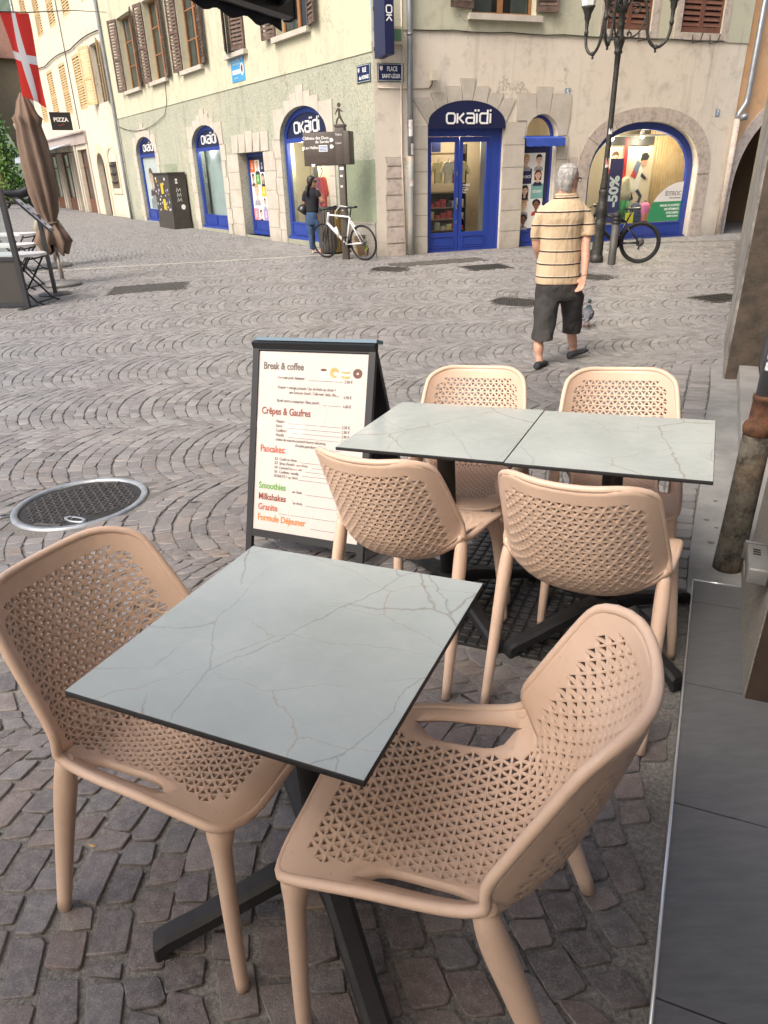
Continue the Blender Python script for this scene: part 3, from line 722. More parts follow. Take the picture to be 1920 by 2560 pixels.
u, v = pm(.71, .105); mb = MB().poly([(u - .020 + .022 * math.cos(a) + .018, v + .022 * math.sin(a)) for a in np.linspace(.2, 5.2, 14)] + [(u + .012 * math.cos(a) + .004, v + .010 * math.sin(a) - .004) for a in np.linspace(5.2, .2, 10)], MF, -.0072, .0003); mb.build('croissant_print', M_BUN, pan)
mb = MB()
for q in range(4): mb.cur = q % 2; mb.poly(blob(.81, .125 - .012 * q, .022 - .001 * q, .0075, wob=0), MF, -.0074 + .0003 * q, .0003)
mb.build('pancake_print', [M_BUN, M_CREAM], pan)
u, v = pm(.91, .105); ro = [(u + .023 * math.cos(a), v + .021 * math.sin(a)) for a in np.linspace(0, 2 * math.pi, 20, endpoint=False)]; ri = [(u + .006 * math.cos(a), v + .005 * math.sin(a)) for a in np.linspace(0, 2 * math.pi, 20, endpoint=False)]
MB().ring(ro, ri, MF, -.0072, .0003).build('doughnut_print', M_CHOC, pan)

# ------------------------------------------------------------------ lids and gratings let into the paving
M_IRON = mat('cast iron', (.10, .095, .09), (.17, .16, .15), .5, .6, nscale=20, bump=.3, bscale=120)
M_IROND = mat('dark cast iron', (.03, .028, .027), (.05, .046, .043), .6, .4, nscale=20, bump=.3, bscale=120)
M_STEEL = mat('worn iron rim', (.36, .39, .42), (.26, .28, .30), .42, .5, nscale=14)
def manhole(p, r, label, big=False, yaw=0.):
    rt = thing('manhole_cover', label, 'manhole cover', gmat(p.x, p.y, yaw), 'round manhole covers in the paving')
    MB().lathe([(r - .036, -.02), (r - .036, .008), (r - .006, .010), (r, .006), (r + .004, -.03)], 56, cap=False).build('rim', M_STEEL if big else M_IRON, rt)
    mb = MB().lathe([(.0001, -.004), (r - .037, -.004)], 56, cap=False).build('lid', M_IROND, rt)
    st = MB(); q = .046 if big else .07
    nn = int(r / q) + 1; rr = r - .075
    for i in range(-nn, nn + 1):
        for j in range(-nn, nn + 1):
            x, y = i * q, j * q * .62
            if x * x + y * y > rr * rr or (big and (abs(x + .02) < .05 and abs(y + .27) < .06 or y < -.235 and abs(x) < .18)): continue
            L_, W_ = (.036, .009) if (i + j) % 2 else (.011, .026)
            if not big: L_, W_ = (.05, .016)
            st.box((x, y, -.001), (L_, W_, .008), Matrix.Rotation(.3, 4, 'Z') if big else None)
    st.build('tread', M_IRON, rt)
    if big:
        MB().lathe([(.018, 0), (.024, .004), (.028, .005), (.028, -.01)], 14, Matrix.Translation((.0, -.255, 0)) @ Matrix.Rotation(.9, 4, 'Z') @ Matrix.Diagonal((1, 2.8, 1, 1)), cap=False).build('keyhole', M_STEEL, rt)
        MB().tube([(-r + .01, -.06, .004), (-r - .075, -.075, .004), (-r - .085, -.05, .004), (-r - .075, -.032, .004), (-r + .01, -.02, .004)], .005, 6).build('hinge_lug', M_STEEL, rt)
        for s0, body, off in ((.021, 'VOIRIE', -2.05), (.018, 'RESEAU', 1.2)):
            mb2 = MB().wbox(-.085, .085, -.013, .013, -.002, .004, lambda u, v, w_: Matrix.Rotation(off + math.pi / 2, 3, 'Z') @ Vector((u, -(r - .07) + v, w_)))
            mb2.build('name_tab', M_IRON, rt)
    return rt
for i, (hx, hy, r) in enumerate(HOLES):
    manhole(Vector((hx, hy, 0)), r - .004, ['big round iron manhole cover with pale worn rim, behind the chair with the tucked seat', 'round dark manhole cover in front of the shop door drainpipe', 'round dark manhole cover beside the walking man', 'round manhole cover by the street lamp, half hidden behind the man'][i], i == 0, .25 if i == 0 else .4 * i)
def grating(rc, label, nu, nv, name='drain_grate', cat='drain grate', bar=.016, fill=True):
    x, y, a, b, yw = rc
    rt = thing(name, label, cat, gmat(x, y, yw))
    mb = MB()
    for s_ in (-1, 1): mb.box((s_ * (a - .015), 0, -.008), (.03, 2 * b, .03)); mb.box((0, s_ * (b - .015), -.0082), (2 * a - .06, .03, .0296))
    mb.build('frame', M_IRON, rt)
    if fill: MB().box((0, 0, -.02), (2 * a - .05, 2 * b - .05, .01)).build('pit', M_RUB if bar > .012 else M_IRON, rt)
    mb = MB()
    for i in range(1, nu): mb.box((-a + 2 * a * i / nu, 0, -.006), (bar, 2 * b - .06, .02))
    for j in range(1, nv): mb.box((0, -b + 2 * b * j / nv, -.0064), (2 * a - .06, bar * .8, .0192))
    mb.build('bars', M_IROND if bar > .012 else M_IRON, rt)
grating(RECTS[0], 'wide dark mesh grating in the cobbles near the folded parasol', 40, 26, bar=.011)
grating(RECTS[1], 'small dark ribbed iron cover in front of the shop door', 14, 9, 'iron_cover', 'iron cover', .02)
grating(RECTS[2], 'rectangular iron drain grate with wide slots beside the café wall', 4, 10, bar=.03)
def studplate(rc, label, name, nu, nv, m1, m2):
    x, y, a, b, yw = rc; rt = thing(name, label, 'cover plate', gmat(x, y, yw))
    MB().box((0, 0, -.012), (2 * a, 2 * b, .024)).build('plate', m1, rt); mb = MB()
    pu, pv = 2 * a / nu, 2 * b / nv
    for i in range(nu):
        for j in range(nv): mb.box((-a + pu * (i + .5), -b + pv * (j + .5), .002), (pu * .74, pv * .74, .008), bev=.002)
    if nu: mb.build('studs', m2, rt)
M_PL = mat('black studded plate', (.030, .030, .032), (.055, .055, .058), .42, .3, nscale=9, bump=.2)
studplate(PLATE, 'black square-studded cover plate under the far tables', 'cover_plate', 15, 22, M_IROND, M_PL)
studplate(RECTS[3], 'long flat grey steel plate in front of the shop entrance', 'steel_plate', 10, 3, M_IRON, M_IRON)
if globals().get('DBG'):
    for t in (.3, .4, .45, .5, .55, .6, .7): print('shell', t, [tuple(round(q, 3) for q in shell(s_, t)) for s_ in (.8, 1.)])
# ------------------------------------------------------------------ the cafe front beside the camera
def MW(s, v, o=0.):                                      # along the wall, up, out towards the street (world)
    p = W0 + dW * s + nW * o; return Vector((p.x, p.y, v))
k = NB('rough cast wall', .95)
n1 = k.noise(1.2, 6, .65); n2 = k.noise(75, 4, .7); n3 = k.noise(7, 6, .7)
c = k.ramp(n1, [(.35, (.22, .21, .185)), (.65, (.31, .295, .26))])
c = k.mix(k.math('MULTIPLY', k.ramp(n3, [(.5, (0, 0, 0)), (.72, (1, 1, 1))]), .6), c, (.15, .135, .11))
c = k.mix(k.math('MULTIPLY', k.ramp(n2, [(.3, (1, 1, 1)), (.45, (0, 0, 0))]), .55), c, (.12, .11, .095)); k.col(c); k.bump(n2, .9, .012); M_CAST = k.m
M_TILE = None
k = NB('dark slate tile', .45)
mp = k.n('ShaderNodeMapping', {'Vector': k.obj, 'Rotation': (0, 0, R(64.8)), 'Scale': (5., 24., 1)}).outputs[0]
n1 = k.noise(2.2, 6, .7, mp); n2 = k.noise(2.5, 5, .6)
c = k.ramp(n1, [(.3, (.092, .094, .096)), (.7, (.138, .14, .142))]); c = k.mix(k.math('MULTIPLY', n2, .4), c, (.075, .078, .082)); k.col(c); k.rgh(k.ramp(n1, [(.3, (.38,) * 3), (.7, (.55,) * 3)])); k.bump(n1, .12, .003); M_TILE = k.m
M_TRIM = mat('white edge trim', (.72, .74, .76), None, .25, .6)
M_BROWN = mat('dark brown stained wood', (.028, .018, .012), (.055, .032, .02), .6, nscale=6, bump=.3, bscale=40)
M_ALU = mat('brushed grey metal', (.15, .148, .142), (.19, .186, .178), .5, .25, nscale=20)
# stepped threshold of dark tiles
STEP = Matrix.Identity(4)
zs = lambda s, o: float(Gz(*(W0 + dW * s + nW * o).xy)) + .10
rt = thing('tiled_step', 'low dark grey tiled step with a white metal edge along the café', 'step', Vector(MW(-1.2, 0, 0)))
off = -Vector(MW(-1.2, 0, 0))
cuts = [.0, -.16, -.66, -1.16, -1.66, -2.16]
WALLEND = -.665
mb = MB()
for i in range(len(cuts) - 1):
    a, b = cuts[i] - (.0 if i == 0 else .002), cuts[i + 1] + .002
    for (o0, o1, only) in ((-.002 if i < 2 else -.10, .162, None), (-.9, -.103, 2)):
        if only and i < only: continue
        q = [(a, o0), (a, o1), (b, o1), (b, o0)]; top = [MW(s_, zs(s_, o_), o_) + off for s_, o_ in q]; bot = [p - Vector((0, 0, .16)) for p in top]
        mb.add([tuple(p) for p in top + bot], [(0, 1, 2, 3), (7, 6, 5, 4), (0, 4, 5, 1), (1, 5, 6, 2), (2, 6, 7, 3), (3, 7, 4, 0)])
mb.build('tiles', M_TILE, rt)
mb = MB(); pts = [(.004, -.002), (.004, .165), (-2.2, .165)]
for (s0, o0), (s1, o1) in ((pts[1], pts[2]), (pts[0], pts[1])):
    A, B = MW(s0, zs(s0, o0) + .0015, o0) + off, MW(s1, zs(s1, o1) + .0015, o1) + off; mb.tube([A, B], .0042, 6)
mb.build('edge_trim', M_TRIM, rt)
mb = MB(); q = [(-2.2, .155), (.0, .155), (.0, .158), (-2.2, .158)]
mb.add([tuple(MW(s_, zs(s_, o_) - .004, o_) + off) for s_, o_ in q] + [tuple(MW(s_, zs(s_, o_) - .2, o_) + off) for s_, o_ in q], [(0, 1, 2, 3), (0, 4, 5, 1), (1, 5, 6, 2), (2, 6, 7, 3), (3, 7, 4, 0)])
mb.build('riser', mat('grimy riser', (.035, .032, .028), (.06, .055, .045), .9, nscale=12), rt)
# the building itself
cafe = thing('cafe_building', 'rough concrete café wall with a recessed doorway beside the tiled step', 'building', Vector(MW(0, 0, 0)))
CO = -Vector(MW(0, 0, 0))
def MC(s, v, o=0.): return MW(s, v, o) + CO
mb = MB(); mb.wbox(WALLEND, -.005, -.12, 3.1, -.30, 0, MC); mb.wbox(WALLEND, 1.0, 2.62, 9.0, -.5, -.302, MC)
mb.build('pier', M_CAST, cafe)
mb = MB(); mb.wbox(WALLEND - .012, WALLEND - .002, -.0, 2.6, -.30, -.004, MC); mb.build('door_jamb', M_BROWN, cafe)
mb = MB(); mb.wbox(-15, -2.25, -.3, 9, -.4, 0.02, MC); mb.wbox(-2.25, WALLEND - .013, 2.45, 9, -.4, 0.0, MC); mb.build('wall', M_CAST, cafe)
mb = MB(); mb.wbox(-2.3, WALLEND - .05, -.02, 2.5, -.98, -.92, MC); mb.build('doorway_back', mat('dim interior wall', (.34, .22, .13), (.40, .27, .16), .7), cafe)
mb = MB(); mb.wbox(-.01, 3.72, .05, 9, -.34, -.16, MC); mb.build('shutter_wall', mat('grey roller shutter', (.12, .125, .13), (.16, .165, .17), .45, .4, nscale=3), cafe)
mb = MB(); mb.wbox(.0, 3.72, -.2, .02, -.16, -.02, MC); mb.build('threshold', M_KERB, cafe)
k = NB('weathered stone pier', .9)
n1 = k.noise(4, 7, .75); n2 = k.noise(28, 5, .7)
c = k.ramp(n1, [(.38, (.40, .38, .34)), (.52, (.27, .25, .22)), (.66, (.11, .10, .085))]); c = k.mix(k.math('MULTIPLY', n2, .4), c, (.09, .08, .07)); k.col(c); k.bump(k.math('ADD', n1, n2), .7, .012); M_PIER = k.m
mb = MB(); mb.wbox(3.74, 5.55, -.3, 9, -.22, .085, MC); mb.build('stone_pier', M_PIER, cafe)
mb = MB(); mb.wbox(3.722, 3.738, -.3, 9, -.22, .07, MC); mb.build('pier_flank', mat('shaded flank stone', (.05, .04, .03), (.10, .075, .055), .9, nscale=9, bump=.6, bscale=40), cafe)  # shade on this side of the pier put into a darker slab
mb = MB(); mb.wbox(5.56, 16, -.4, 9, -.5, -.1, MC); mb.build('far_wall', M_CAST, cafe)
# bracket bolted to the pier
p = MC(-.50, .50, 0.)
rt = thing('shutter_guide', 'grey metal shutter guide bracket fixed to the rough wall', 'bracket', Vector(MW(-.49, .46, .003)))
Mr = Matrix(((dW.x, nW.x, 0, 0), (dW.y, nW.y, 0, 0), (0, 0, 1, 0), (0, 0, 0, 1)))
MB().box((-.06, .032, 0), (.16, .055, .052), Mr, bev=.006).build('body', M_ALU, rt)
MB().box((.026, .034, 0), (.014, .066, .062), Mr, bev=.005).build('end_cap', mat('dark grey cap', (.07, .07, .07), None, .5), rt)
mb = MB()
for q in range(3): mb.box((-.02 - .014 * q, .036, .0265), (.007, .02, .002), Mr)
mb.build('slots', M_RUB, rt)
# drain pipe with its guard
gp = gnd(1820, 1432); gx_, gy_ = gp.x + .012, gp.y + .035
rt = thing('drain_pipe', 'rusty iron drain pipe standing in a rough concrete guard by the step', 'drain pipe', Vector((gx_, gy_, Gz(gx_, gy_))))
k = NB('pitted concrete', .95)
n1 = k.noise(14, 7, .75); n2 = k.noise(5, 5)
c = k.ramp(n1, [(.38, (.025, .022, .017)), (.50, (.10, .089, .069)), (.7, (.17, .152, .122))]); c = k.mix(k.math('MULTIPLY', k.ramp(n2, [(.5, (0, 0, 0)), (.7, (1, 1, 1))]), .6), c, (.17, .085, .035)); k.col(c); k.bump(n1, 1., .014); M_PIT = k.m
MB().lathe([(.060, -.02), (.058, .05), (.055, .2), (.053, .45), (.052, .62)], 22).build('concrete_guard', M_PIT, rt)
k = NB('rust', .85); n1 = k.noise(18, 6, .7); k.col(k.ramp(n1, [(.35, (.035, .018, .011)), (.55, (.12, .05, .022)), (.75, (.20, .11, .06))])); k.bump(n1, .5, .006); M_RUST = k.m
MB().lathe([(.050, .60), (.056, .615), (.058, .635), (.053, .65), (.043, .655), (.042, .74), (.045, .745), (.044, .76), (.04, .762)], 22).build('rusty_collar', M_RUST, rt)
M_ZINC = mat('dull zinc', (.34, .36, .38), (.27, .285, .30), .42, .6, nscale=5)
MB().lathe([(.037, .70), (.037, 5.0)], 20).build('pipe', M_ZINC, rt)
mb = MB()
for a0, z0, h_, w_ in ((3.5, .86, .16, .7), (3.1, 1.03, .06, .5)):
    vs = [(.0382 * math.cos(a0 + w_ * q / 6), .0382 * math.sin(a0 + w_ * q / 6), z0 + h_ * (j + (.25 * q / 6 if j else 0))) for j in (0, 1) for q in range(7)]
    mb.add(vs, [(q, q + 1, q + 8, q + 7) for q in range(6)], True)
mb.build('torn_sticker', mat('torn sticker', (.62, .62, .64), (.05, .05, .09), .5, nscale=16, lo=.48, hi=.52), rt)
# awning beyond the tables, and an unseen one added to shade the foreground
M_AWN = mat('navy awning cloth', (.010, .012, .020), (.016, .018, .028), .85, nscale=60, bump=.2, bscale=400)
A_O, A_Z0, A_Z1 = 2.53, 2.23, 2.95
k = NB('warm translucent shading cloth', .8); k.col(k.ramp(k.noise(40, 3), [(.3, (.80, .66, .50)), (.7, (.84, .70, .54))]))
tr_ = k.n('ShaderNodeBsdfTranslucent', {0: (.92, .80, .64, 1)}); k.t.links.new(k.n('ShaderNodeMixShader', {0: .86, 1: k.b.outputs[0], 2: tr_.outputs[0]}).outputs[0], k.t.nodes['Material Output'].inputs[0]); M_SHADECLOTH = k.m
def awning(A_S0, A_S1, label, arms, M_AWN=M_AWN):
    rt = thing('awning', label, 'awning', Vector(MW(0, A_Z1, 0)))
    AO = -Vector(MW(0, A_Z1, 0))
    def MA(s, v, o): return MW(s, v, o) + AO
    mb = MB(); n_ = 12
    for i in range(n_ + 1):
        f = i / n_; sag = -.05 * math.sin(math.pi * f)
        for s_ in (A_S0, A_S1 - .03): mb.v.append(tuple(MA(s_, A_Z1 + (A_Z0 + .09 - A_Z1) * f + sag, A_O * f)))
    for i in range(n_): mb.face((2 * i, 2 * i + 1, 2 * i + 3, 2 * i + 2), True)
    bake(mb.build('cloth', M_AWN, rt), ('SOLIDIFY', dict(thickness=.004)) if M_AWN is not M_SHADECLOTH else ('SMOOTH', dict(iterations=0)))
    mb = MB(); pr = [(0, .0), (.035, .004), (.055, .03), (.055, .085), (.035, .11), (0, .115), (-.03, .10), (-.03, .012)]
    mb.loft([[MA(s_, A_Z0 + v, A_O + o_) for o_, v in pr] for s_ in (A_S0, A_S1)]); mb.sm = [False] * len(mb.f); mb.build('front_bar', M_DK, rt)
    mb = MB(); pr2 = [(o_ * 1.15, v * 1.1 - .006) for o_, v in pr]
    mb.loft([[MA(s_, A_Z0 + v, A_O + o_) for o_, v in pr2] for s_ in (A_S1, A_S1 + .02)]); mb.sm = [False] * len(mb.f); mb.build('end_cap', mat('satin black cap', (.02, .022, .028), None, .25), rt)
    mb = MB(); n_ = 24
    for i in range(n_ + 1):
        s_ = A_S0 + (A_S1 - A_S0) * i / n_
        mb.v += [tuple(MA(s_, A_Z0 + .03, A_O + .056)), tuple(MA(s_, A_Z0 - .03 - .012 * math.sin(i * 1.1), A_O + .062 + .006 * math.sin(i * .7)))]
    for i in range(n_): mb.face((2 * i, 2 * i + 1, 2 * i + 3, 2 * i + 2), True)
    bake(mb.build('valance', M_AWN, rt), ('SOLIDIFY', dict(thickness=.003)))
    for s_ in arms:
        mb = MB().tube([MA(s_, A_Z1 - .12, -.1), MA(s_ - .55, A_Z0 + .28, 1.25)], .028, 8); mb.tube([MA(s_ - .55, A_Z0 + .28, 1.25), MA(s_, A_Z0 + .06, A_O - .02)], .024, 8); mb.ball(MA(s_ - .55, A_Z0 + .28, 1.25), .042)
        mb.build('folding_arm', M_DK, rt)
awning(.30, 1.24, 'dark navy awning let down from the café wall beyond the far tables', (1.1,))
awning(-6.5, -2.9, 'long warm beige translucent awning over the café doorway and the single table', (-3.2, -5.5), M_SHADECLOTH)  # added out of frame to dim and warm the light near the camera
# ------------------------------------------------------------------ the corner building with the shop
def ML(u, v, w_=0.): return dL * u + nL * w_ + Vector((0, 0, v))
def MR(u, v, w_=0.): return dR * u + nR * w_ + Vector((0, 0, v))
P_RL = plaster('cream plaster', (.66, .585, .48), (.69, .625, .53), (.58, .52, .43), .45, bstr=.5)
P_RU = plaster('pale green plaster', (.53, .505, .38), (.49, .485, .37), (.56, .52, .41), .4)
P_LU = plaster('yellow green plaster', (.56, .535, .385), (.52, .505, .375), (.60, .555, .42), .35)
P_LL = plaster('rough green plaster', (.46, .455, .35), (.40, .42, .335), (.52, .49, .37), .5, speck=(.16, .17, .12), bstr=.9, bscale=26)
P_PZ = plaster('pale cream plaster', (.70, .625, .49), (.66, .60, .48), (.58, .52, .41), .3)
P_OR = plaster('orange plaster', (.66, .40, .20), (.62, .37, .19), (.68, .46, .27), .4)
k = NB('pale limestone', .85)
n1 = k.noise(3, 6, .7); n2 = k.noise(60, 4, .7); n3 = k.noise(1.1, 3)
c = k.ramp(n1, [(.3, (.43, .39, .325)), (.55, (.52, .475, .405)), (.75, (.57, .53, .46))]); c = k.mix(k.math('MULTIPLY', k.ramp(n2, [(.3, (1, 1, 1)), (.5, (0, 0, 0))]), .3), c, (.25, .21, .17))
low = k.math('MULTIPLY', k.math('SUBTRACT', .8, k.math('ADD', k.sep()[2], k.math('MULTIPLY', n1, .7)), clamp=True), 1.2, clamp=True)
c = k.mix(k.math('MULTIPLY', low, .5), c, (.17, .15, .12)); k.col(c); k.bump(n2, .35, .008); M_STONE = k.m
M_JOINT = mat('stone joint', (.20, .175, .145), (.27, .24, .20), .95, nscale=10)
k = NB('pink tuff', .9); n1 = k.noise(9, 7, .75); k.col(k.ramp(n1, [(.3, (.27, .225, .19)), (.5, (.49, .42, .365)), (.7, (.57, .50, .445))])); k.bump(n1, .8, .012); M_TUFF = k.m
M_BLUE = mat('royal blue paint', (.018, .045, .27), (.024, .055, .30), .35, nscale=2, bump=.03)
M_BLUE2 = mat('light blue paint edge', (.04, .10, .45), None, .35)
M_NAVY = mat('navy sign face', (.012, .016, .062), None, .32)
M_LET = mat('white sign letter', (.82, .82, .80), None, .4)
M_GLASS = glassmat('shop glass'); M_WGLASS = glassmat('house window glass', (.55, .6, .6))
M_SHUT = mat('old brown shutter', (.075, .045, .032), (.16, .11, .085), .75, nscale=9, bump=.3, bscale=60)
M_SHUTR = mat('red brown shutter', (.135, .055, .034), (.17, .075, .048), .6, nscale=5, bump=.2)
M_SHUTY = mat('straw shutter', (.62, .46, .24), (.52, .36, .18), .7, nscale=4, bump=.2)
M_WOOD = mat('orange window wood', (.24, .11, .04), (.30, .14, .055), .55, nscale=8)
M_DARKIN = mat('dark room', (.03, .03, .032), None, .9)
M_CURT = mat('pale curtain', (.48, .47, .43), (.38, .37, .34), .9, nscale=4)
M_REVEAL = P_RL
HT = 8.6
SHOP = [(13.22, 15.28, .14, 2.30, 2.80), (7.62, 9.72, .13, 2.30, 2.82), (1.78, 3.98, .10, 2.25, 2.85)]
LDOOR = (4.95, 6.48, .08, 2.05)
LWIN = [(13.55, 15.1), (10.95, 12.35), (8.1, 9.55), (5.35, 6.4), (2.28, 3.72)]
b = thing('corner_shop_building', 'pale green and cream corner building with arched blue shop windows', 'building', C0)
# walls: rough lower storey and smoother upper one, on both streets
def split(lo, hi, u0, u1, M, holes, m1, m2, cut, names):
    H1 = [h for h in holes if max(v for _, v in h) <= cut]; H2 = [h for h in holes if max(v for _, v in h) > cut]
    facade(MB(), rect(u0, u1, lo, cut), H1, M, 0, .34).build(names[0], m1, b, fix=False)
    facade(MB(), rect(u0, u1, cut, hi), H2, M, .018, .26).wbox(u0, u1, cut - .002, cut + .006, -.03, .017, M).build(names[1], m2, b, fix=False)
lh = [arch(u0, u1, v0, vs, vc) for u0, u1, v0, vs, vc in SHOP] + [rect(*LDOOR)]
split(-.3, HT, 0.0, 17.0, ML, lh + [rect(a, c_, 4.2, 6.25) for a, c_ in LWIN], P_LL, P_LU, 3.50, ('lower_wall', 'upper_wall'))
DOOR = (1.10, 2.79, -.06, 2.32, 2.73); FANL = (3.28, 4.06, -.06, 2.10, 2.50); BIG = (4.90, 7.86, -.07, 1.30, 2.36)
rh = [arch(*DOOR), arch(*FANL), arch(*BIG, n=28, p=2.3)]
RWIN = [(1.98, 3.36), (5.0, 6.07), (6.83, 7.90)]
split(-.3, HT, 0.0, 8.70, MR, rh + [rect(a, c_, 4.13 if i == 0 else 3.99, 6.2) for i, (a, c_) in enumerate(RWIN)], P_RL, P_RU, 3.84, ('lower_wall', 'upper_wall'))
mb = MB(); P4 = [ML(17, HT), Vector((0, 0, HT)), MR(8.7, HT), MR(8.7, HT) + ML(17, 0)]
mb.add([tuple(p) for p in P4] + [tuple(p + Vector((0, 0, .25))) for p in P4], [(3, 2, 1, 0), (4, 5, 6, 7), (0, 1, 5, 4), (1, 2, 6, 5), (2, 3, 7, 6), (3, 0, 4, 7)]); mb.build('roof', mat('brown roof tile', (.16, .075, .05), (.22, .11, .07), .85, nscale=6), b)
# painted-over patches and plinth
MB().wbox(.02, 1.22, .60, 1.74, 0.001, .006, ML).build('painted_patch', plaster('green touch-up paint', (.25, .30, .20), (.29, .33, .22), (.22, .27, .19), .8, speck=(.18, .22, .16), bstr=.8, bscale=26), b)
MB().wbox(11.3, 12.5, 1.42, 1.92, .001, .005, ML).build('painted_patch', MATS['green touch-up paint'], b)
MB().wbox(.03, 1.45, -.3, .57, .001, .035, ML).wbox(.03, 1.44, .571, .60, .001, .045, ML).build('plinth', plaster('grey plinth', (.40, .37, .32), (.36, .34, .30), (.30, .28, .24), .8), b)
# dressed stone round the openings
def blocks(name, items, M, m=M_STONE, g=.005, w1=.020):
    mb = MB()
    for L_ in items:
        cu = sum(p[0] for p in L_) / len(L_); cv = sum(p[1] for p in L_) / len(L_)
        ins = [(u + math.copysign(min(g, abs(cu - u)), cu - u), v + math.copysign(min(g, abs(cv - v)), cv - v)) for u, v in L_]
        mb.cur = 0; mb.poly(ins, M, w1, w1 - .005); mb.cur = 1; mb.poly(L_, M, .004, .0035)
    o = mb.build(name, [m, M_JOINT], b); return o
def jamb(u0, u1, v0, v1, n, alt=.0, side=1, jit=0):
    out = []
    for i in range(n):
        a, c_ = v0 + (v1 - v0) * i / n, v0 + (v1 - v0) * (i + 1) / n
        x = alt if i % 2 else 0
        out.append(rect(u0 - (x if side < 0 else 0), u1 + (x if side > 0 else 0), a, c_))
    return out
def voussoirs(u0, u1, vs, vc, tops, p=2., M=None):      # tops: list of (angle edge0, edge1, outer outline points)
    um, ru = (u0 + u1) / 2, (u1 - u0) / 2
    def inn(a): return (um + ru * math.copysign(abs(math.cos(a)) ** (2 / p), math.cos(a)), vs + (vc - vs) * math.sin(a) ** (2 / p))
    out = []
    for a0, a1, o0, o1 in tops:
        pts = [inn(R(a0 + (a1 - a0) * i / 5)) for i in range(6)]
        out.append(pts + [(um + o1[0], o1[1]), (um + o0[0], o0[1])])
    return out
# shop door on the square
V = voussoirs(1.10, 2.79, 2.32, 2.73, [(97, 83, (-.17, 3.10), (.17, 3.10)), (83, 60, (.17, 2.97), (.47, 2.97)), (60, 38, (.48, 2.86), (.80, 2.86)), (38, 0, (.80, 2.77), (1.08, 2.77)), (120, 97, (-.47, 2.97), (-.17, 2.97)), (142, 120, (-.80, 2.86), (-.48, 2.86)), (180, 142, (-1.18, 2.77), (-.80, 2.77))])
V[3] = [q for q in V[3]] ; blocks('stone_arch', [v for v in V], MR)
blocks('stone_jamb', jamb(.78, 1.10, -.1, 2.30, 6, 0), MR); blocks('stone_jamb', jamb(2.79, 3.28, -.1, 2.36, 6, 0), MR)
V = voussoirs(3.28, 4.06, 2.10, 2.50, [(112, 68, (-.19, 2.98), (.19, 2.98)), (68, 0, (.19, 2.86), (.60, 2.40)), (180, 112, (-.60, 2.40), (-.19, 2.86))])
V[1] = V[1][:6] + [(4.27, 2.11), (4.32, 2.40), (4.32, 2.86), (3.86, 2.86)]; V[2] = V[2][:6] + [(3.48, 2.86), (3.05, 2.86), (3.05, 2.37), (3.28, 2.37)]; V[2] = V[2][:1] + V[2][1:]
V[2] = [(3.30, 2.12)] + V[2][1:6] + [(3.48, 2.86), (3.06, 2.86), (3.06, 2.38), (3.30, 2.38)]
blocks('stone_arch', V[:2] + [V[2]], MR)
blocks('stone_jamb', jamb(4.06, 4.33, -.1, 2.10, 5, .0), MR)
MB().wbox(4.36, 4.74, -.1, 1.70, .001, .010, MR).build('stone_pier', M_TUFF, b)
um, ru = (BIG[0] + BIG[1]) / 2, (BIG[1] - BIG[0]) / 2
def sup(a, s_, dv=0): return (um + (ru + s_) * math.copysign(abs(math.cos(a)) ** (2 / 2.3), math.cos(a)), 1.30 + (1.06 + dv) * math.sin(a) ** (2 / 2.3))
its = []
for a0, a1 in ((0, 32), (32, 58), (58, 74), (74, 90), (90, 106), (106, 122), (122, 148), (148, 180)):
    A = [R(a0 + (a1 - a0) * i / 6) for i in range(7)]; its.append([sup(a, 0.0) for a in A] + [sup(a, .33, .27) for a in A[::-1]])
its += [rect(7.87, 8.19, -.1, .55), rect(7.87, 8.19, .55, 1.29), rect(4.57, 4.89, -.1, .62), rect(4.57, 4.89, .62, 1.29)]
blocks('stone_arch', its, MR, M_TUFF, .004, .022)
# exposed stones by the drainpipe
rr = random.Random(5); its = []; v = -.08
while v < 1.72:
    h_ = .2 + .12 * rr.random(); L_ = [(.20 + .05 * rr.random(), v), (.18 + .06 * rr.random(), min(v + h_, 1.78)), (.58 + .05 * rr.random(), min(v + h_ - .02 * rr.random(), 1.76)), (.60, v + .01)]; its.append(L_); v += h_ + .004
blocks('exposed_stone', its, MR, M_TUFF, .006, .02)
# left street: blocks round windows and the side door
for (u0, u1, v0, vs, vc) in SHOP:
    d_ = (u1 - u0) / 2
    V = voussoirs(u0, u1, vs, vc, [(98, 82, (-.17, vc + .40), (.17, vc + .40)), (82, 64, (.17, vc + .27), (.46, vc + .27)), (64, 44, (.46, vc + .16), (.80, vc + .16)), (44, 0, (.80, vc + .03), (d_ + .26, vs + .02)), (116, 98, (-.46, vc + .27), (-.17, vc + .27)), (136, 116, (-.80, vc + .16), (-.46, vc + .16)), (180, 136, (-d_ - .26, vs + .02), (-.80, vc + .03))])
    V[3] = V[3][:6] + [((u0 + u1) / 2 + .80, vc + .03), ((u0 + u1) / 2 + d_ + .26, vc + .03), ((u0 + u1) / 2 + d_ + .26, vs + .01)][::-1]
    V[6] = V[6][:6][::-1] + [((u0 + u1) / 2 - d_ - .26, vs + .01), ((u0 + u1) / 2 - d_ - .26, vc + .03), ((u0 + u1) / 2 - .80, vc + .03)]
    V[3] = V[3][:6] + V[3][6:]
    blocks('stone_arch', V, ML)
    blocks('stone_jamb', jamb(u1, u1 + .30, -.1, vs, 6, .10, 1), ML); blocks('stone_jamb', jamb(u0 - .26, u0, -.1, vs, 6, .0 if u0 < 2 else .1, -1), ML)
blocks('stone_jamb', jamb(4.30, 4.95, -.1, 2.04, 5, 0), ML); blocks('stone_jamb', jamb(6.48, 7.22, -.1, 2.04, 5, 0), ML)
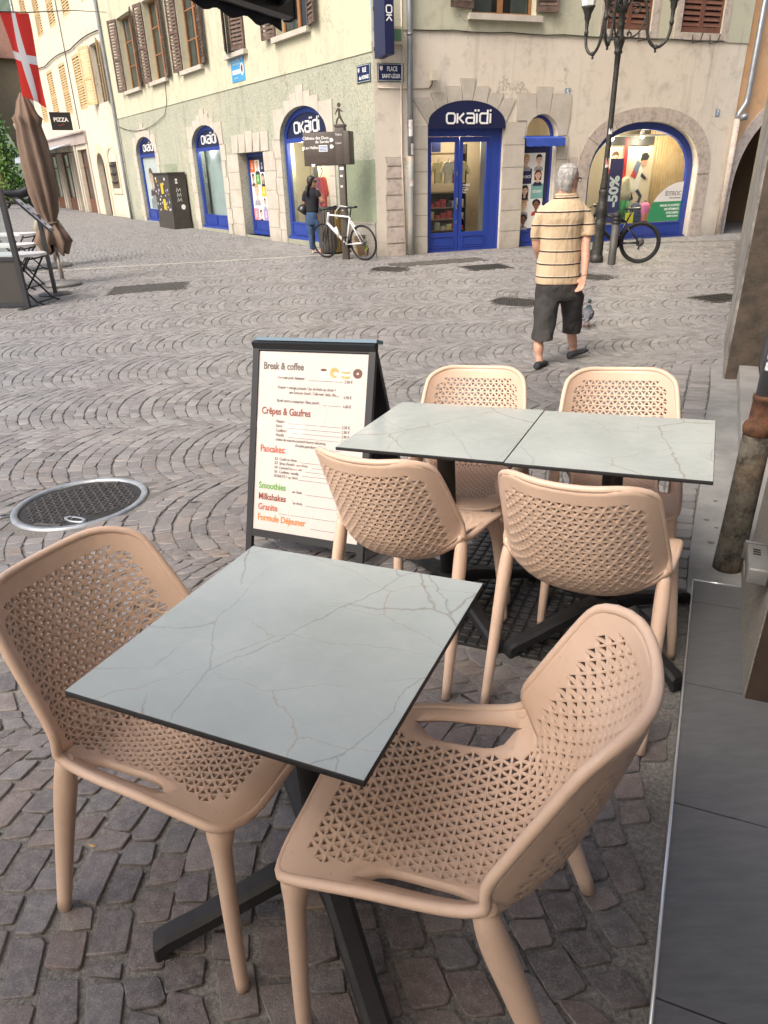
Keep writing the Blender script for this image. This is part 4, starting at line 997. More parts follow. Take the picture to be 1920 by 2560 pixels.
blocks('stone_lintel', [[(4.62 + .44 * i + (.06 if i else 0), 2.05), (4.58 + .44 * i, 2.48 + .05 * (i == 2)), (5.02 + .44 * i, 2.48 + .05 * (i == 2)), (5.04 + .44 * i, 2.05)] for i in range(5)], ML)
for o_, (u0, u1) in (((ML), (4.30, 4.95)), ):
    pass
MB().wbox(4.952, 6.478, -.3, .08, -.33, -.01, ML).build('door_step', M_STONE, b)

# lettering drawn as rounded strokes
def ribbon(mb, pts, wd, M, closed=False, w0=.0, d=.012):
    n = len(pts); L_, R_ = [], []
    for i in range(n):
        p = Vector(pts[i]); a = Vector(pts[i - 1]) if (closed or i) else None; c_ = Vector(pts[(i + 1) % n]) if (closed or i < n - 1) else None
        t0 = (p - a).normalized() if a is not None else None; t1 = (c_ - p).normalized() if c_ is not None else None
        t0 = t0 or t1; t1 = t1 or t0; nn = Vector((-t0.y - t1.y, t0.x + t1.x)); nn.normalize(); k_ = 1 / max(.5, nn.dot(Vector((-t1.y, t1.x))))
        L_.append(p + nn * wd / 2 * k_); R_.append(p - nn * wd / 2 * k_)
    if closed: mb.ring([tuple(q) for q in L_], [tuple(q) for q in R_], M, w0, d)
    else: mb.poly([tuple(q) for q in L_] + [tuple(q) for q in R_[::-1]], M, w0, d)
OO = [(.18, 0), (.82, 0), (1, .18), (1, .82), (.82, 1), (.18, 1), (0, .82), (0, .18)]
def logo(mb, M, size, word='okaïdi', wd=.19, d=.012, w0=0., cap=1.):
    x = 0
    def S(P, off=0): return [((x + off + px) * size, py * size) for px, py in P]
    wS = wd * size
    for ch in word:
        if ch == 'o': ribbon(mb, S([(p * 1.05, q) for p, q in OO]), wS, M, True, w0, d); x += 1.36
        elif ch == 'k': ribbon(mb, S([(0, 0), (0, 1)]), wS, M, False, w0, d); ribbon(mb, S([(.82, 1), (.22, .5), (.82, 0)]), wS, M, False, w0, d); x += 1.16
        elif ch == 'a': ribbon(mb, S([(.05, 1), (.82, 1), (1, .84), (1, 0), (.16, 0), (0, .14), (0, .42), (.16, .56), (.89, .56)]), wS, M, False, w0, d); x += 1.34
        elif ch == 'd': ribbon(mb, S([(1, 1.38), (1, 0), (.18, 0), (0, .18), (0, .82), (.18, 1), (.88, 1)]), wS, M, False, w0, d); x += 1.36
        elif ch == 'b': ribbon(mb, S([(0, 1.38), (0, 0), (.82, 0), (1, .18), (1, .82), (.82, 1), (.12, 1)]), wS, M, False, w0, d); x += 1.36
        else:
            ribbon(mb, S([(0, 0), (0, 1)]), wS, M, False, w0, d)
            for dx in ((-.2, .2) if ch == 'ï' else (0,)): ribbon(mb, S([(dx, 1.2), (dx, 1.4)]), wS, M, False, w0, d)
            x += .40 if ch == 'i' else .42
    return mb
def logo_w(word): return sum(dict(o=1.36, k=1.16, a=1.34, d=1.36, b=1.36, i=.40).get(ch, .42) for ch in word) - .36
def logo_part(M, uc, vc, width, parent, m=M_LET, w0=.02, rev=False, word='okaïdi', d=.012):
    size = width / logo_w(word)
    f = (lambda u, v, w_: M(uc + width / 2 - u, vc + v, w_)) if rev else (lambda u, v, w_: M(uc - width / 2 + u, vc + v, w_))
    return logo(MB(), f, size, word, w0=w0, d=d).build('lettering', m, parent)
def ell(cu, cv, ru_, rv, n=16): return [(cu + ru_ * math.cos(2 * math.pi * i / n), cv + rv * math.sin(2 * math.pi * i / n)) for i in range(n)]
SKINS = [mat('print skin fair', (.66, .42, .30), (.72, .50, .38), .5, nscale=8), mat('print skin tan', (.50, .27, .17), None, .5), mat('print skin brown', (.20, .09, .05), None, .5)]
HAIRS = [mat('print hair blond', (.58, .36, .13), (.48, .28, .10), .5, nscale=20), mat('print hair brown', (.09, .04, .02), (.14, .07, .035), .5, nscale=20), mat('print hair black', (.012, .01, .01), None, .5)]
M_PWHITE = mat('poster white', (.74, .72, .70), None, .45)
CLO = [mat('print navy cloth', (.02, .025, .06), None, .6), mat('print grey cloth', (.30, .31, .33), None, .6), mat('print red cloth', (.45, .04, .04), None, .6)]
PM = [M_PWHITE] + SKINS + HAIRS + CLO                    # 0 paper, 1-3 skin, 4-6 hair, 7-9 cloth
def portrait(mb, M, cu, cv, s, skin, hair, cloth, long=0., curly=False, w0=.0):
    e = .0012
    mb.cur = 7 + cloth; mb.poly([(cu - .62 * s, cv - 1.15 * s), (cu - .52 * s, cv - .80 * s), (cu - .2 * s, cv - .66 * s), (cu + .2 * s, cv - .66 * s), (cu + .52 * s, cv - .80 * s), (cu + .62 * s, cv - 1.15 * s)][::-1], M, w0 + e, e)
    mb.cur = 4 + hair
    if long: mb.poly([(cu - .46 * s, cv - long * s), (cu - .5 * s, cv + .15 * s), (cu - .3 * s, cv + .56 * s), (cu + .3 * s, cv + .56 * s), (cu + .5 * s, cv + .15 * s), (cu + .46 * s, cv - long * s)][::-1], M, w0 + 2 * e, e)
    if curly: mb.poly([(cu + .56 * s * math.cos(a) * (1 + .06 * math.sin(9 * a)), cv + .25 * s + .42 * s * math.sin(a) * (1 + .06 * math.cos(8 * a))) for a in np.linspace(0, 2 * math.pi, 28, endpoint=False)], M, w0 + 2 * e, e)
    mb.cur = 1 + skin; mb.poly([(cu - .15 * s, cv - .8 * s), (cu + .15 * s, cv - .8 * s), (cu + .14 * s, cv - .3 * s), (cu - .14 * s, cv - .3 * s)], M, w0 + 3 * e, e)
    mb.poly([(cu + .36 * s * math.cos(a) * (1 - .18 * max(0, -math.sin(a))), cv - .02 * s + .47 * s * math.sin(a)) for a in np.linspace(0, 2 * math.pi, 22, endpoint=False)], M, w0 + 4 * e, e)
    for sg in (-1, 1): mb.poly(ell(cu + sg * .37 * s, cv - .03 * s, .05 * s, .1 * s, 8), M, w0 + 3.4 * e, e)
    mb.cur = 4 + hair
    if not curly: mb.poly([(cu - .38 * s, cv + .02 * s), (cu - .40 * s, cv + .3 * s), (cu - .22 * s, cv + .55 * s), (cu + .1 * s, cv + .6 * s), (cu + .34 * s, cv + .46 * s), (cu + .40 * s, cv + .05 * s), (cu + .30 * s, cv + .24 * s), (cu + .05 * s, cv + .30 * s), (cu - .2 * s, cv + .22 * s), (cu - .30 * s, cv + .2 * s)][::-1], M, w0 + 5 * e, e)
    mb.cur = 6
    for sg in (-1, 1): mb.poly(ell(cu + sg * .15 * s, cv + .02 * s, .055 * s, .03 * s, 8), M, w0 + 5 * e, e); mb.poly(rect(cu + sg * .15 * s - .07 * s, cu + sg * .15 * s + .07 * s, cv + .10 * s, cv + .125 * s), M, w0 + 5 * e, e)
    mb.cur = 9; mb.poly(ell(cu, cv - .24 * s, .10 * s, .03 * s, 8), M, w0 + 5 * e, e)
    mb.cur = 0
def panel_rect(mb, u0, u1, v0, v1, w_, M, t=.03):       # raised and fielded panel
    mb.ring(rect(u0, u1, v0, v1), rect(u0 + t, u1 - t, v0 + t, v1 - t), M, w_ + .016, .018); mb.wbox(u0 + t + .02, u1 - t - .02, v0 + t + .02, v1 - t - .02, w_ - .002, w_ + .008, M)
def shopfront(M, op, vt, vr, name, sign, fascia=M_NAVY, setb=-.10, t=.11, p=2., rev=False, nn=20):
    u0, u1, v0, vs, vc = op
    outer = arch(u0 + .002, u1 - .002, v0, vs, vc - .002, nn, p); inner = arch(u0 + t, u1 - t, vr, vs - .01, vc - t, nn, p)
    mb = MB().ring(outer, inner, M, setb, .09)
    mb.wbox(u0 + t, u1 - t, vt - .09, vt, setb - .07, setb + .012, M) if sign else None
    mb.wbox(u0 + .01, u1 - .01, v0, v0 + .07, setb + .001, setb + .07, M)
    np_ = 2 if u1 - u0 > 1.5 else 1
    for i in range(np_):
        a, c_ = u0 + .10 + (u1 - u0 - .2) * i / np_, u0 + .10 + (u1 - u0 - .2) * (i + 1) / np_
        panel_rect(mb, a + .03, c_ - .03, v0 + .09, vr - .015, setb, M, .02)
    fr = mb.build(name, M_BLUE, b)
    if sign:
        MB().poly(arch(u0 + t + .001, u1 - t - .001, vt + .001, vs, vc - t - .001, nn, p), M, setb - .02, .02).build('fascia', fascia, fr)
        logo_part(M, (u0 + u1) / 2, vt + .10, (u1 - u0) * .52, fr, rev=rev, w0=setb - .004)
    return fr
def pane(M, u0, u1, v0, v1, w_, parent, name='glass', m=M_GLASS): return MB().poly(rect(u0, u1, v0, v1), M, w_, .006).build(name, m, parent)
# windows of the side street
f1 = shopfront(ML, SHOP[0], 2.28, .52, 'shop_window', True, rev=True)
mb = MB(); u0, u1 = SHOP[0][0] + .11, SHOP[0][1] - .11
mb.poly(rect(u0, u1, .53, 2.18), ML, -.15, .01); portrait(mb, ML, 14.50, 1.55, .52, 0, 1, 0, w0=-.149)
mb.cur = 8; mb.poly([(14.05, .55), (14.08, .85), (14.45, 1.0), (14.85, .85), (14.9, .55)], ML, -.1475, .001)
mb.build('poster', PM, f1); pane(ML, u0, u1, .53, 2.18, -.125, f1)
f2 = shopfront(ML, SHOP[1], 2.28, .50, 'shop_window', True, rev=True); u0, u1 = SHOP[1][0] + .11, SHOP[1][1] - .11
MB().wbox(u0 - .2, u1 + 1.0, .12, 2.7, -.42, -.40, ML).build('display_screen', mat('pale grey screen', (.40, .43, .41), (.46, .48, .46), .6, nscale=2), f2); pane(ML, u0, u1, .51, 2.18, -.125, f2)
f3 = shopfront(ML, SHOP[2], 2.26, .48, 'shop_window', True, rev=True); u0, u1 = SHOP[2][0] + .11, SHOP[2][1] - .11
pane(ML, u0, u1, .49, 2.16, -.125, f3)
# shop rooms behind the glass
M_ROOM = mat('shop wall', (.60, .55, .46), (.64, .59, .50), .8, nscale=1.5); M_FLOORIN = mat('shop floor', (.25, .20, .15), None, .4)
def room(M, u0, u1, v0, v1, d0, d1, name='shop_room', m=M_ROOM):
    mb = MB(); vs = [tuple(M(u, v, w_)) for w_ in (-d0, -d1) for u, v in rect(u0, u1, v0, v1)]
    mb.add(vs, [(4, 5, 6, 7), (0, 1, 5, 4), (1, 2, 6, 5), (2, 3, 7, 6), (3, 0, 4, 7)]); return mb.build(name, m, b, fix=False)
M_LAMP = mat('lit shop lamp', (1, .9, .75), None, .5, emit=(1, .86, .66), es=14.)
def shoplamp(M, u, v, d, parent, power=18, col=(1, .80, .56), r=.05):
    pos = M(u, v, -d)
    mb = MB().lathe([(.03, .13), (.045, .10), (.06, 0)], 12, Matrix.Translation(pos)); mb.build('spot_housing', mat('white fitting', (.7, .7, .68), None, .4), parent)
    MB().ball(pos + Vector((0, 0, -.01)), (r, r, r * .7)).build('spot_bulb', M_LAMP, parent)
    l = bpy.data.lights.new('shop_spot', 'POINT'); l.energy = power; l.color = col; l.shadow_soft_size = .12
    o = bpy.data.objects.new('shop_spot', l); COL.objects.link(o); o.parent = parent; o.location = pos + Vector((0, 0, -.12))
rm = room(ML, 1.30, 4.92, -.02, 2.75, .18, 1.25); shoplamp(ML, 3.72, 2.05, .5, rm, 34); shoplamp(ML, 2.6, 2.35, .6, rm, 30)
rm2 = room(ML, 7.4, 11.0, .1, 2.75, .18, 1.0); shoplamp(ML, 9.2, 2.4, .3, rm2, 12, (1, .95, .85))
room(ML, 13.0, 15.5, .1, 2.75, .2, .6)
MB().wbox(2.95, 3.62, .1, 2.7, -.78, -.75, ML).build('display_partition', mat('warm lit panel', (.72, .60, .44), None, .7), b)
MB().wbox(3.66, 3.86, 1.2, 2.5, -.80, -.76, ML).build('display_partition', M_DARKIN, b)
# side door, set deep
mb = MB().ring(rect(4.96, 6.47, .08, 2.045), rect(5.05, 6.38, .17, 1.96), ML, -.23, .06); mb.wbox(5.05, 6.38, .17, .42, -.28, -.245, ML); panel_rect(mb, 5.12, 6.30, .2, .40, -.245, ML, .02)
sd = mb.build('side_door', M_BLUE, b)
MB().poly(rect(5.05, 6.38, .42, 1.96), ML, -.265, .01).build('door_leaf', M_NAVY, sd)
def gridposter(M, cells, u0, u1, v0, v1, nu, nv, w_, parent, extra):
    mb = MB(); mats = PM + extra; mb.poly(rect(u0, u1, v0, v1), M, w_, .006); du, dv_ = (u1 - u0) / nu, (v1 - v0) / nv
    for (i, j, kind, *a) in cells:
        cu, cv = u0 + du * (i + .5), v0 + dv_ * (j + .5)
        if kind == 'sq': mb.cur = len(PM) + a[0]; mb.poly(rect(cu - du * .5 + .001, cu + du * .5 - .001, cv - dv_ * .5 + .001, cv + dv_ * .5 - .001), M, w_ + .0015, .001); mb.cur = 0
        else: portrait(mb, M, cu, cv + .06 * dv_, a[0] * min(du, dv_), a[1], a[2], a[3], *a[4:], w0=w_ + .002)
    return mb.build('poster', mats, parent)
XT = [mat('print orange', (.62, .14, .02), None, .5), mat('print navy', (.015, .02, .08), None, .5), mat('print green', (.10, .28, .05), None, .5), mat('print yellow', (.70, .45, .03), None, .5), mat('print pink', (.62, .25, .30), None, .5), mat('print violet', (.33, .25, .48), None, .5), mat('print teal', (.18, .38, .36), None, .5)]
pu0, pu1, pv0, pv1 = 5.50, 6.37, .44, 1.88
gp_ = gridposter(lambda u, v, w_: ML(11.87 - u, v, w_), [(0, 4, 'sq', 0), (1, 4, 'f', .62, 0, 0, 0), (2, 4, 'sq', 1), (0, 3, 'f', .62, 1, 2, 0), (1, 3, 'sq', 2), (2, 3, 'f', .62, 0, 2, 0, .9), (.5, 1.9, 'f', 1.05, 0, 0, 1), (2, 2, 'sq', 3), (2, 1, 'f', .55, 0, 1, 1), (0, 0, 'sq', 4), (1, 0, 'f', .6, 0, 2, 0), (2, 0, 'sq', 5)], pu0, pu1, pv0, pv1, 3, 5, -.255, sd, XT)
mb = MB()
for i, j in ((0, 4), (2, 4), (1, 3), (2, 2), (0, 0), (2, 0)):
    cu, cv = 11.87 - (pu0 + .29 * (i + .5)), pv0 + .288 * (j + .5)
    logo(mb, lambda u, v, w_: ML(cu + .035 - v, cv + .07 - u, w_), .06, 'ok' if (i + j) % 2 else 'ka', w0=-.2515, d=.001)
mb.build('poster_letters', M_LET, sd)

# the glazed shop door on the square
u0, u1, v0, vs, vc = DOOR
mb = MB().ring(arch(u0 + .002, u1 - .002, v0, vs, vc - .002), arch(u0 + .05, u1 - .05, v0 + .03, vs - .01, vc - .05), MR, -.08, .10); mb.wbox(u0 + .05, u1 - .05, 2.12, 2.26, -.17, -.09, MR); mb.wbox(2.56, u1 - .05, v0 + .03, 2.12, -.17, -.10, MR); fd = mb.build('shop_entrance', M_BLUE, b)
MB().poly(arch(u0 + .004, u1 - .004, 2.25, vs, vc - .006), MR, .05, .12).build('fascia', M_NAVY, fd); logo_part(MR, 1.96, 2.34, .96, fd, w0=.066, d=.02)
for a, c_, hs in ((1.152, 1.84, 1), (1.856, 2.556, -1)):
    mb = MB().ring(rect(a, c_, -.03, 2.115), rect(a + .075, c_ - (.075 if hs > 0 else .09), .335, 2.02), MR, -.11, .055); panel_rect(mb, a + .08, c_ - .08, .03, .27, -.11, MR, .025); mb.wbox(a, c_, -.03, .012, -.11, -.085, MR)
    lf = mb.build('door_leaf', M_BLUE, b); pane(MR, a + .075, c_ - .075, .335, 2.02, -.14, lf)
    if hs > 0:
        mb = MB().wbox(c_ - .052, c_ - .022, .78, 1.0, -.11, -.098, MR); mb.tube([MR(c_ - .037, .86, -.098), MR(c_ - .037, .87, -.06), MR(c_ - .037, 1.0, -.06)], .010, 8); mb.build('handle', M_ALU, lf)
        mb = MB().wbox(c_ - .05, c_ - .026, 1.42, 1.49, -.11, -.101, MR).wbox(c_ - .05, c_ - .026, .5, .56, -.11, -.101, MR); mb.build('lock', M_ALU, lf)
    else: logo_part(MR, a + .17, 1.22, .17, lf, w0=-.138, d=.001); merge_text([(t_, .028, at(MR, a + .085, 1.18 - .033 * i, -.1385), 'LEFT', 0, .8) for i, t_ in enumerate(('ouvert du', 'lundi au samedi', '10h - 19h', 'okaidi.com'))], M_LET, lf, 'opening_hours')
rmR = room(MR, .95, 4.3, -.03, 2.70, .18, 1.9, m=mat('dim shop wall', (.34, .26, .17), (.40, .31, .21), .8, nscale=1.5)); shoplamp(MR, 1.75, 2.35, .6, rmR, 46); shoplamp(MR, 2.6, 2.3, 1.2, rmR, 26, (1, .88, .7))
MB().wbox(2.72, 2.98, -.02, 2.5, -.9, -.86, MR).build('display_partition', mat('shop partition', (.42, .40, .35), None, .7), b)
# poster window with its little blue valance
u0, u1, v0, vs, vc = FANL
mb = MB().ring(arch(u0 + .002, u1 - .002, v0, vs, vc - .002), arch(u0 + .05, u1 - .05, .30, vs - .01, vc - .05), MR, -.16, .07); mb.wbox(u0 + .05, u1 - .05, 2.04, 2.12, -.21, -.15, MR); panel_rect(mb, u0 + .06, u1 - .16, .0, .27, -.16, MR, .025); mb.wbox(u0 + .01, u1 - .01, v0, .01, -.16, -.12, MR); fw_ = mb.build('poster_window', M_BLUE, b)
MB().poly(arch(u0 + .052, u1 - .052, 2.12, 2.121, vc - .052), MR, -.2, .006).build('fanlight', M_GLASS, fw_)
mb = MB(); n_ = 9
for i in range(n_ + 1):
    u = 3.23 + .92 * i / n_; mb.v += [tuple(MR(u, 2.10, .03)), tuple(MR(u, 2.06, .16)), tuple(MR(u, 1.92 - .012 * (i % 2), .17))]
for i in range(n_): mb.face((3 * i, 3 * i + 1, 3 * i + 4, 3 * i + 3)); mb.face((3 * i + 1, 3 * i + 2, 3 * i + 5, 3 * i + 4))
bake(mb.build('valance', mat('blue valance cloth', (.03, .07, .36), (.04, .09, .42), .6, nscale=5), fw_), ('SOLIDIFY', dict(thickness=.01)))
pu0, pu1 = 3.285, 3.90
pw = gridposter(MR, [(0, 4, 'f', .62, 0, 0, 1), (1, 4, 'f', .62, 0, 2, 1), (0, 3, 'sq', 1), (1, 3, 'f', .62, 0, 1, 0, .55), (0, 2, 'f', .62, 0, 2, 1, 1.0), (1, 2, 'sq', 6), (0, 1, 'f', .62, 0, 0, 1), (1, 1, 'f', .62, 2, 2, 2, 0, True), (0, 0, 'f', .62, 2, 2, 1, 0, True)], pu0 + .01, pu1, .33, 1.80, 2, 5, -.165, fw_, XT)
du = (pu1 - pu0 - .01) / 2
logo_part(MR, pu0 + .01 + du * .5, .33 + .294 * 3.40, du * .80, fw_, w0=-.1625, d=.001, word='okaidi'); logo_part(MR, pu0 + .01 + du * 1.5, .33 + .294 * 2.42, du * .72, fw_, w0=-.1625, d=.001, word='obaibi')
MB().poly(rect(u0 + .05, u1 - .05, .30, 2.04), MR, -.176, .01).build('window_board', M_NAVY, fw_)
# the wide arched display window
fb = shopfront(MR, BIG, 2.2, .30, 'display_window', False, t=.14, p=2.3, setb=-.16, nn=28)
MB().poly(arch(BIG[0] + .14, BIG[1] - .14, .30, 1.29, BIG[4] - .14, 28, 2.3), MR, -.20, .006).build('glass', M_GLASS, fb)
rmB = room(MR, 4.7, 8.66, -.02, 2.6, .25, 1.7); shoplamp(MR, 6.6, 2.10, .50, rmB, 34); shoplamp(MR, 5.75, 2.06, .45, rmB, 30); shoplamp(MR, 7.6, 2.05, .5, rmB, 34, (1, .82, .55))
MB().wbox(4.92, 7.84, .10, .29, -1.6, -.26, MR).build('display_floor', M_FLOORIN, rmB)
MB().wbox(7.35, 8.64, .29, 2.5, -1.2, -1.14, MR).build('slatted_back', mat('honey slatted wood', (.36, .26, .14), (.43, .32, .19), .6, nscale=5), rmB)
mb = MB()
for i in range(15): mb.wbox(7.40 + .08 * i, 7.44 + .08 * i, .3, 2.3, -1.14, -1.125, MR)
mb.build('slats', MATS['honey slatted wood'], rmB)
MB().wbox(5.6, 7.1, 1.93, 2.15, -.70, -.68, MR).build('black_backdrop', M_DARKIN, rmB)
MB().wbox(5.2, 7.2, 2.10, 2.14, -.46, -.42, MR).build('track_rail', mat('cream rail', (.6, .55, .42), None, .5), rmB)
# sticker on the glass
mb = MB(); arcp = [(7.70, .31), (6.78, .31)] + [(7.70 - .92 * math.cos(R(a)), .31 + .84 * math.sin(R(a))) for a in range(8, 91, 8)] + [(7.70, 1.15)]
cut_v = .74; ca = [p for p in arcp if p[1] >= cut_v]; gr = [p for p in arcp if p[1] <= cut_v]
xc = 7.70 - .92 * math.cos(math.asin((cut_v - .31) / .84))
mb.poly(gr + [(xc, cut_v), (7.70, cut_v)], MR, -.188, .003); mb.cur = 1; mb.poly([(7.70, cut_v), (xc, cut_v)] + ca, MR, -.188, .003); stk = mb.build('window_sticker', [mat('sticker green', (.035, .26, .11), None, .5), M_PWHITE], fb)
merge_text([('VENDEZ ET ACHETEZ', .064, at(MR, 7.66, .63, -.186), 'RIGHT', .0012, .9), ('DES VÊTEMENTS', .064, at(MR, 7.66, .55, -.186), 'RIGHT', .0012, .9), ("D'OCCASION", .064, at(MR, 7.66, .47, -.186), 'RIGHT', .0012, .9), ('ENTRE CLIENTS', .050, at(MR, 7.66, .40, -.186), 'RIGHT', .0005, .9)], M_LET, fb, 'sticker_text')
merge_text([('ÏDTROC', .135, at(MR, 7.67, .86, -.186), 'RIGHT', .0, .92), ('VENDEZ, VOTRE MATERIEL', .030, at(MR, 7.67, .80, -.186), 'RIGHT', 0, .9)], M_INK, fb, 'sticker_text')
# upper windows, shutters
def shutter(M, h, sgn, v0, v1, wd, ang, m, base=.03, slats=22, mid=True):
    ca_, sa = math.cos(ang), math.sin(ang)
    F = lambda a, v, c_=0.: M(h + sgn * (a * ca_) + sgn * (-sa) * 0, v, base + a * sa + c_)
    mb = MB(); t = .05
    mb.wbox(0, t, v0, v1, 0, .035, F); mb.wbox(wd - t, wd, v0, v1, 0, .035, F)
    hh = v1 - v0; rails = [v0, v0 + hh * .44, v1 - .09] if mid else [v0, v1 - .09]
    for r_ in rails: mb.wbox(t, wd - t, r_, r_ + .09, .0005, .0345, F)
    n_ = slats
    for i in range(n_):
        v = v0 + .10 + (hh - .21) * i / n_
        if any(r_ - .03 < v < r_ + .085 for r_ in rails): continue
        st = (hh - .2) / n_
        vs_ = [F(a, v + dv_, c_) for a in (t, wd - t) for dv_, c_ in ((0, .030), (.008, .032), (st * .78, .006), (st * .78 - .008, .002))]
        mb.add([tuple(p) for p in vs_], [(0, 1, 2, 3), (7, 6, 5, 4), (0, 4, 5, 1), (1, 5, 6, 2), (2, 6, 7, 3), (3, 7, 4, 0)])
    return mb.build('shutter', m, b)
def house_window(M, u0, u1, v0, v1, parent, mw=M_WOOD, sill=True, lit=0, sm_=M_STONE, curtain=True):
    mb = MB().ring(rect(u0, u1, v0, v1), rect(u0 + .06, u1 - .06, v0 + .07, v1 - .06), M, -.17, .05); uc = (u0 + u1) / 2; mb.wbox(uc - .055, uc + .055, v0 + .07, v1 - .06, -.215, -.165, M)
    for q in (.34, .67): mb.wbox(u0 + .06, uc - .055, v0 + (v1 - v0) * q, v0 + (v1 - v0) * q + .03, -.21, -.175, M); mb.wbox(uc + .055, u1 - .06, v0 + (v1 - v0) * q, v0 + (v1 - v0) * q + .03, -.21, -.175, M)
    fr = mb.build('window', mw, parent); pane(M, u0 + .06, u1 - .06, v0 + .07, v1 - .06, -.192, fr, 'pane', M_WGLASS)
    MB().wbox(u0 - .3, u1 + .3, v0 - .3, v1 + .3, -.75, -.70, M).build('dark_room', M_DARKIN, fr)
    if curtain:
        mb = MB()
        for a, c_ in ((u0 + .05, u0 + (u1 - u0) * .40), (u1 - (u1 - u0) * .30, u1 - .05)):
            for i in range(9): mb.v += [tuple(M(a + (c_ - a) * i / 8, vv, -.26 + .02 * (i % 2))) for vv in (v0 + .05, v1)]
            o_ = len(mb.v) - 18
            for i in range(8): mb.face((o_ + 2 * i, o_ + 2 * i + 2, o_ + 2 * i + 3, o_ + 2 * i + 1), True)
        mb.build('curtain', M_CURT, fr, fix=False)
    if sill: MB().wbox(u0 - .09, u1 + .09, v0 - .10, v0 - .002, -.16, .13, M).build('sill', sm_, fr)
    return fr
for i, (a, c_) in enumerate(LWIN):
    house_window(ML, a, c_, 4.2, 6.25, b)
    if i == 3:
        shutter(ML, c_, -1, 4.22, 6.2, .52, R(28), M_SHUT, .03); shutter(ML, a, 1, 4.22, 6.2, .52, R(12), M_SHUT, .03)
    else:
        shutter(ML, c_ + .02, 1, 4.2, 6.25, .50, R(10 if i else 16), M_SHUT); shutter(ML, a - .02, -1, 4.2, 6.25, .48, R(14), M_SHUT)
house_window(MR, 1.98, 3.36, 4.13, 6.2, b)
shutter(MR, 2.0, -1, 4.20, 6.2, .50, R(8), M_SHUT); shutter(MR, 3.34, 1, 4.20, 6.2, .46, R(8), M_SHUT)
for a, c_ in RWIN[1:]:
    blocks('window_surround', [rect(a - .17, a - .001, 3.86, 6.2), rect(c_ + .001, c_ + .17, 3.86, 6.2), rect(a, c_, 3.86, 3.98)], MR, M_TUFF, .001, .030)
    h_ = (c_ - a) / 2
    MB().wbox(a - .02, c_ + .02, 3.9, 6.25, -.2, -.16, MR).build('dark_backing', M_DARKIN, b)  # dark sheet standing in for the unlit gap behind the slats
    shutter(MR, a, 1, 4.0, 6.19, h_ - .004, 0, M_SHUTR, -.05, 20, False); shutter(MR, c_, -1, 4.0, 6.19, h_ - .004, 0, M_SHUTR, -.05, 20, False)
    for u in (a + .32, a + .78):
        mb = MB().tube([MR(u, 3.95, .03), MR(u, 3.80, .05), MR(u + .02, 3.80, .26), MR(u + .02, 3.94, .30)], .012, 6); mb.build('flower_box_hook', M_BLACK, b)
# ------------------------------------------------------------------ fixed to the corner building
def wthing(name, label, cat, M, u, v, w_=0., group=None):
    o = thing(name, label, cat, C0 + M(u, v, w_), group); org = M(u, v, w_)
    return o, (lambda a, c_, d=0.: M(a, c_, d) - org)
M_PLATE = mat('blue enamel', (.012, .022, .085), None, .25); M_GRN = mat('green enamel edge', (.01, .05, .04), None, .3); M_REDP = mat('red print', (.5, .03, .03), None, .4)
def plate(M, u0, u1, v0, v1, lines, label, rev):
    rt, F = wthing('street_sign', label, 'street sign', M, (u0 + u1) / 2, v0)
    MB().wbox(u0, u1, v0, v1, .003, .018, F).build('border', M_GRN, rt); MB().ring(rect(u0 + .014, u1 - .014, v0 + .014, v1 - .014), rect(u0 + .019, u1 - .019, v0 + .019, v1 - .019), F, .0205, .004).build('rule', M_LET, rt)
    MB().wbox(u0 + .02, u1 - .02, v0 + .02, v1 - .02, .016, .0196, F).build('field', M_PLATE, rt)
    wd = u1 - u0
    G_ = (lambda a, c_, d=0.: F(u1 - a, c_, d)) if rev else (lambda a, c_, d=0.: F(u0 + a, c_, d))
    merge_text([(t, sz, (lambda x, y, z=0., x0=x0, y0=y0: G_(x0 + x, v0 + y0 + y, .0205 + z * .2)), 'CENTER', .002, .68) for t, sz, x0, y0 in lines], M_LET, rt)
    mb = MB().poly([(.05, v1 - v0 - .05), (.10, v1 - v0 - .05), (.10, v1 - v0 - .10), (.075, v1 - v0 - .125), (.05, v1 - v0 - .10)], lambda a, c_, d=0.: G_(a, v0 + c_, d), .0206, .001); mb.cur = 1
    mb.poly(rect(.07, .08, v1 - v0 - .115, v1 - v0 - .055), lambda a, c_, d=0.: G_(a, v0 + c_, d), .0216, .001); mb.build('crest', [M_LET, M_REDP], rt)
plate(ML, .07, .54, 3.04, 3.33, [('RUE', .105, .27, .165), ('des NONNES', .085, .25, .055)], 'dark blue enamel street name plate on the green wall of the corner', True)
plate(MR, .08, .60, 3.03, 3.32, [('PLACE', .105, .29, .165), ('SAINT-LÉGER', .090, .27, .055)], 'dark blue enamel street name plate on the cream wall beside the drainpipe', False)
rt, F = wthing('blade_sign', 'tall navy box sign projecting from the corner above the street plates', 'sign', MR, .05, 3.3)
MB().wbox(-.02, .15, 3.36, 4.32, .16, .72, F).build('box', M_NAVY, rt); MB().wbox(.02, .11, 3.5, 3.56, .0, .16, F).wbox(.02, .11, 4.1, 4.16, .0, .16, F).build('bracket', M_BLACK, rt)
logo(MB(), lambda u, v, w_: F(.012 + v, 4.06 - u, .722 + w_), .10, 'ok', w0=.004, d=.004).build('lettering', M_LET, rt)
rt, F = wthing('advert_panel', 'light blue estate agent panel hanging under a shuttered window', 'advert', ML, 5.9, 3.6)
G_ = lambda a, c_, d=0.: F(6.29 - a, 3.60 + c_, .03 + d)
MB().wbox(5.52, 6.29, 3.60, 4.24, .012, .03, F).build('panel', mat('sky blue print', (.05, .28, .55), (.07, .33, .60), .4, nscale=2), rt)
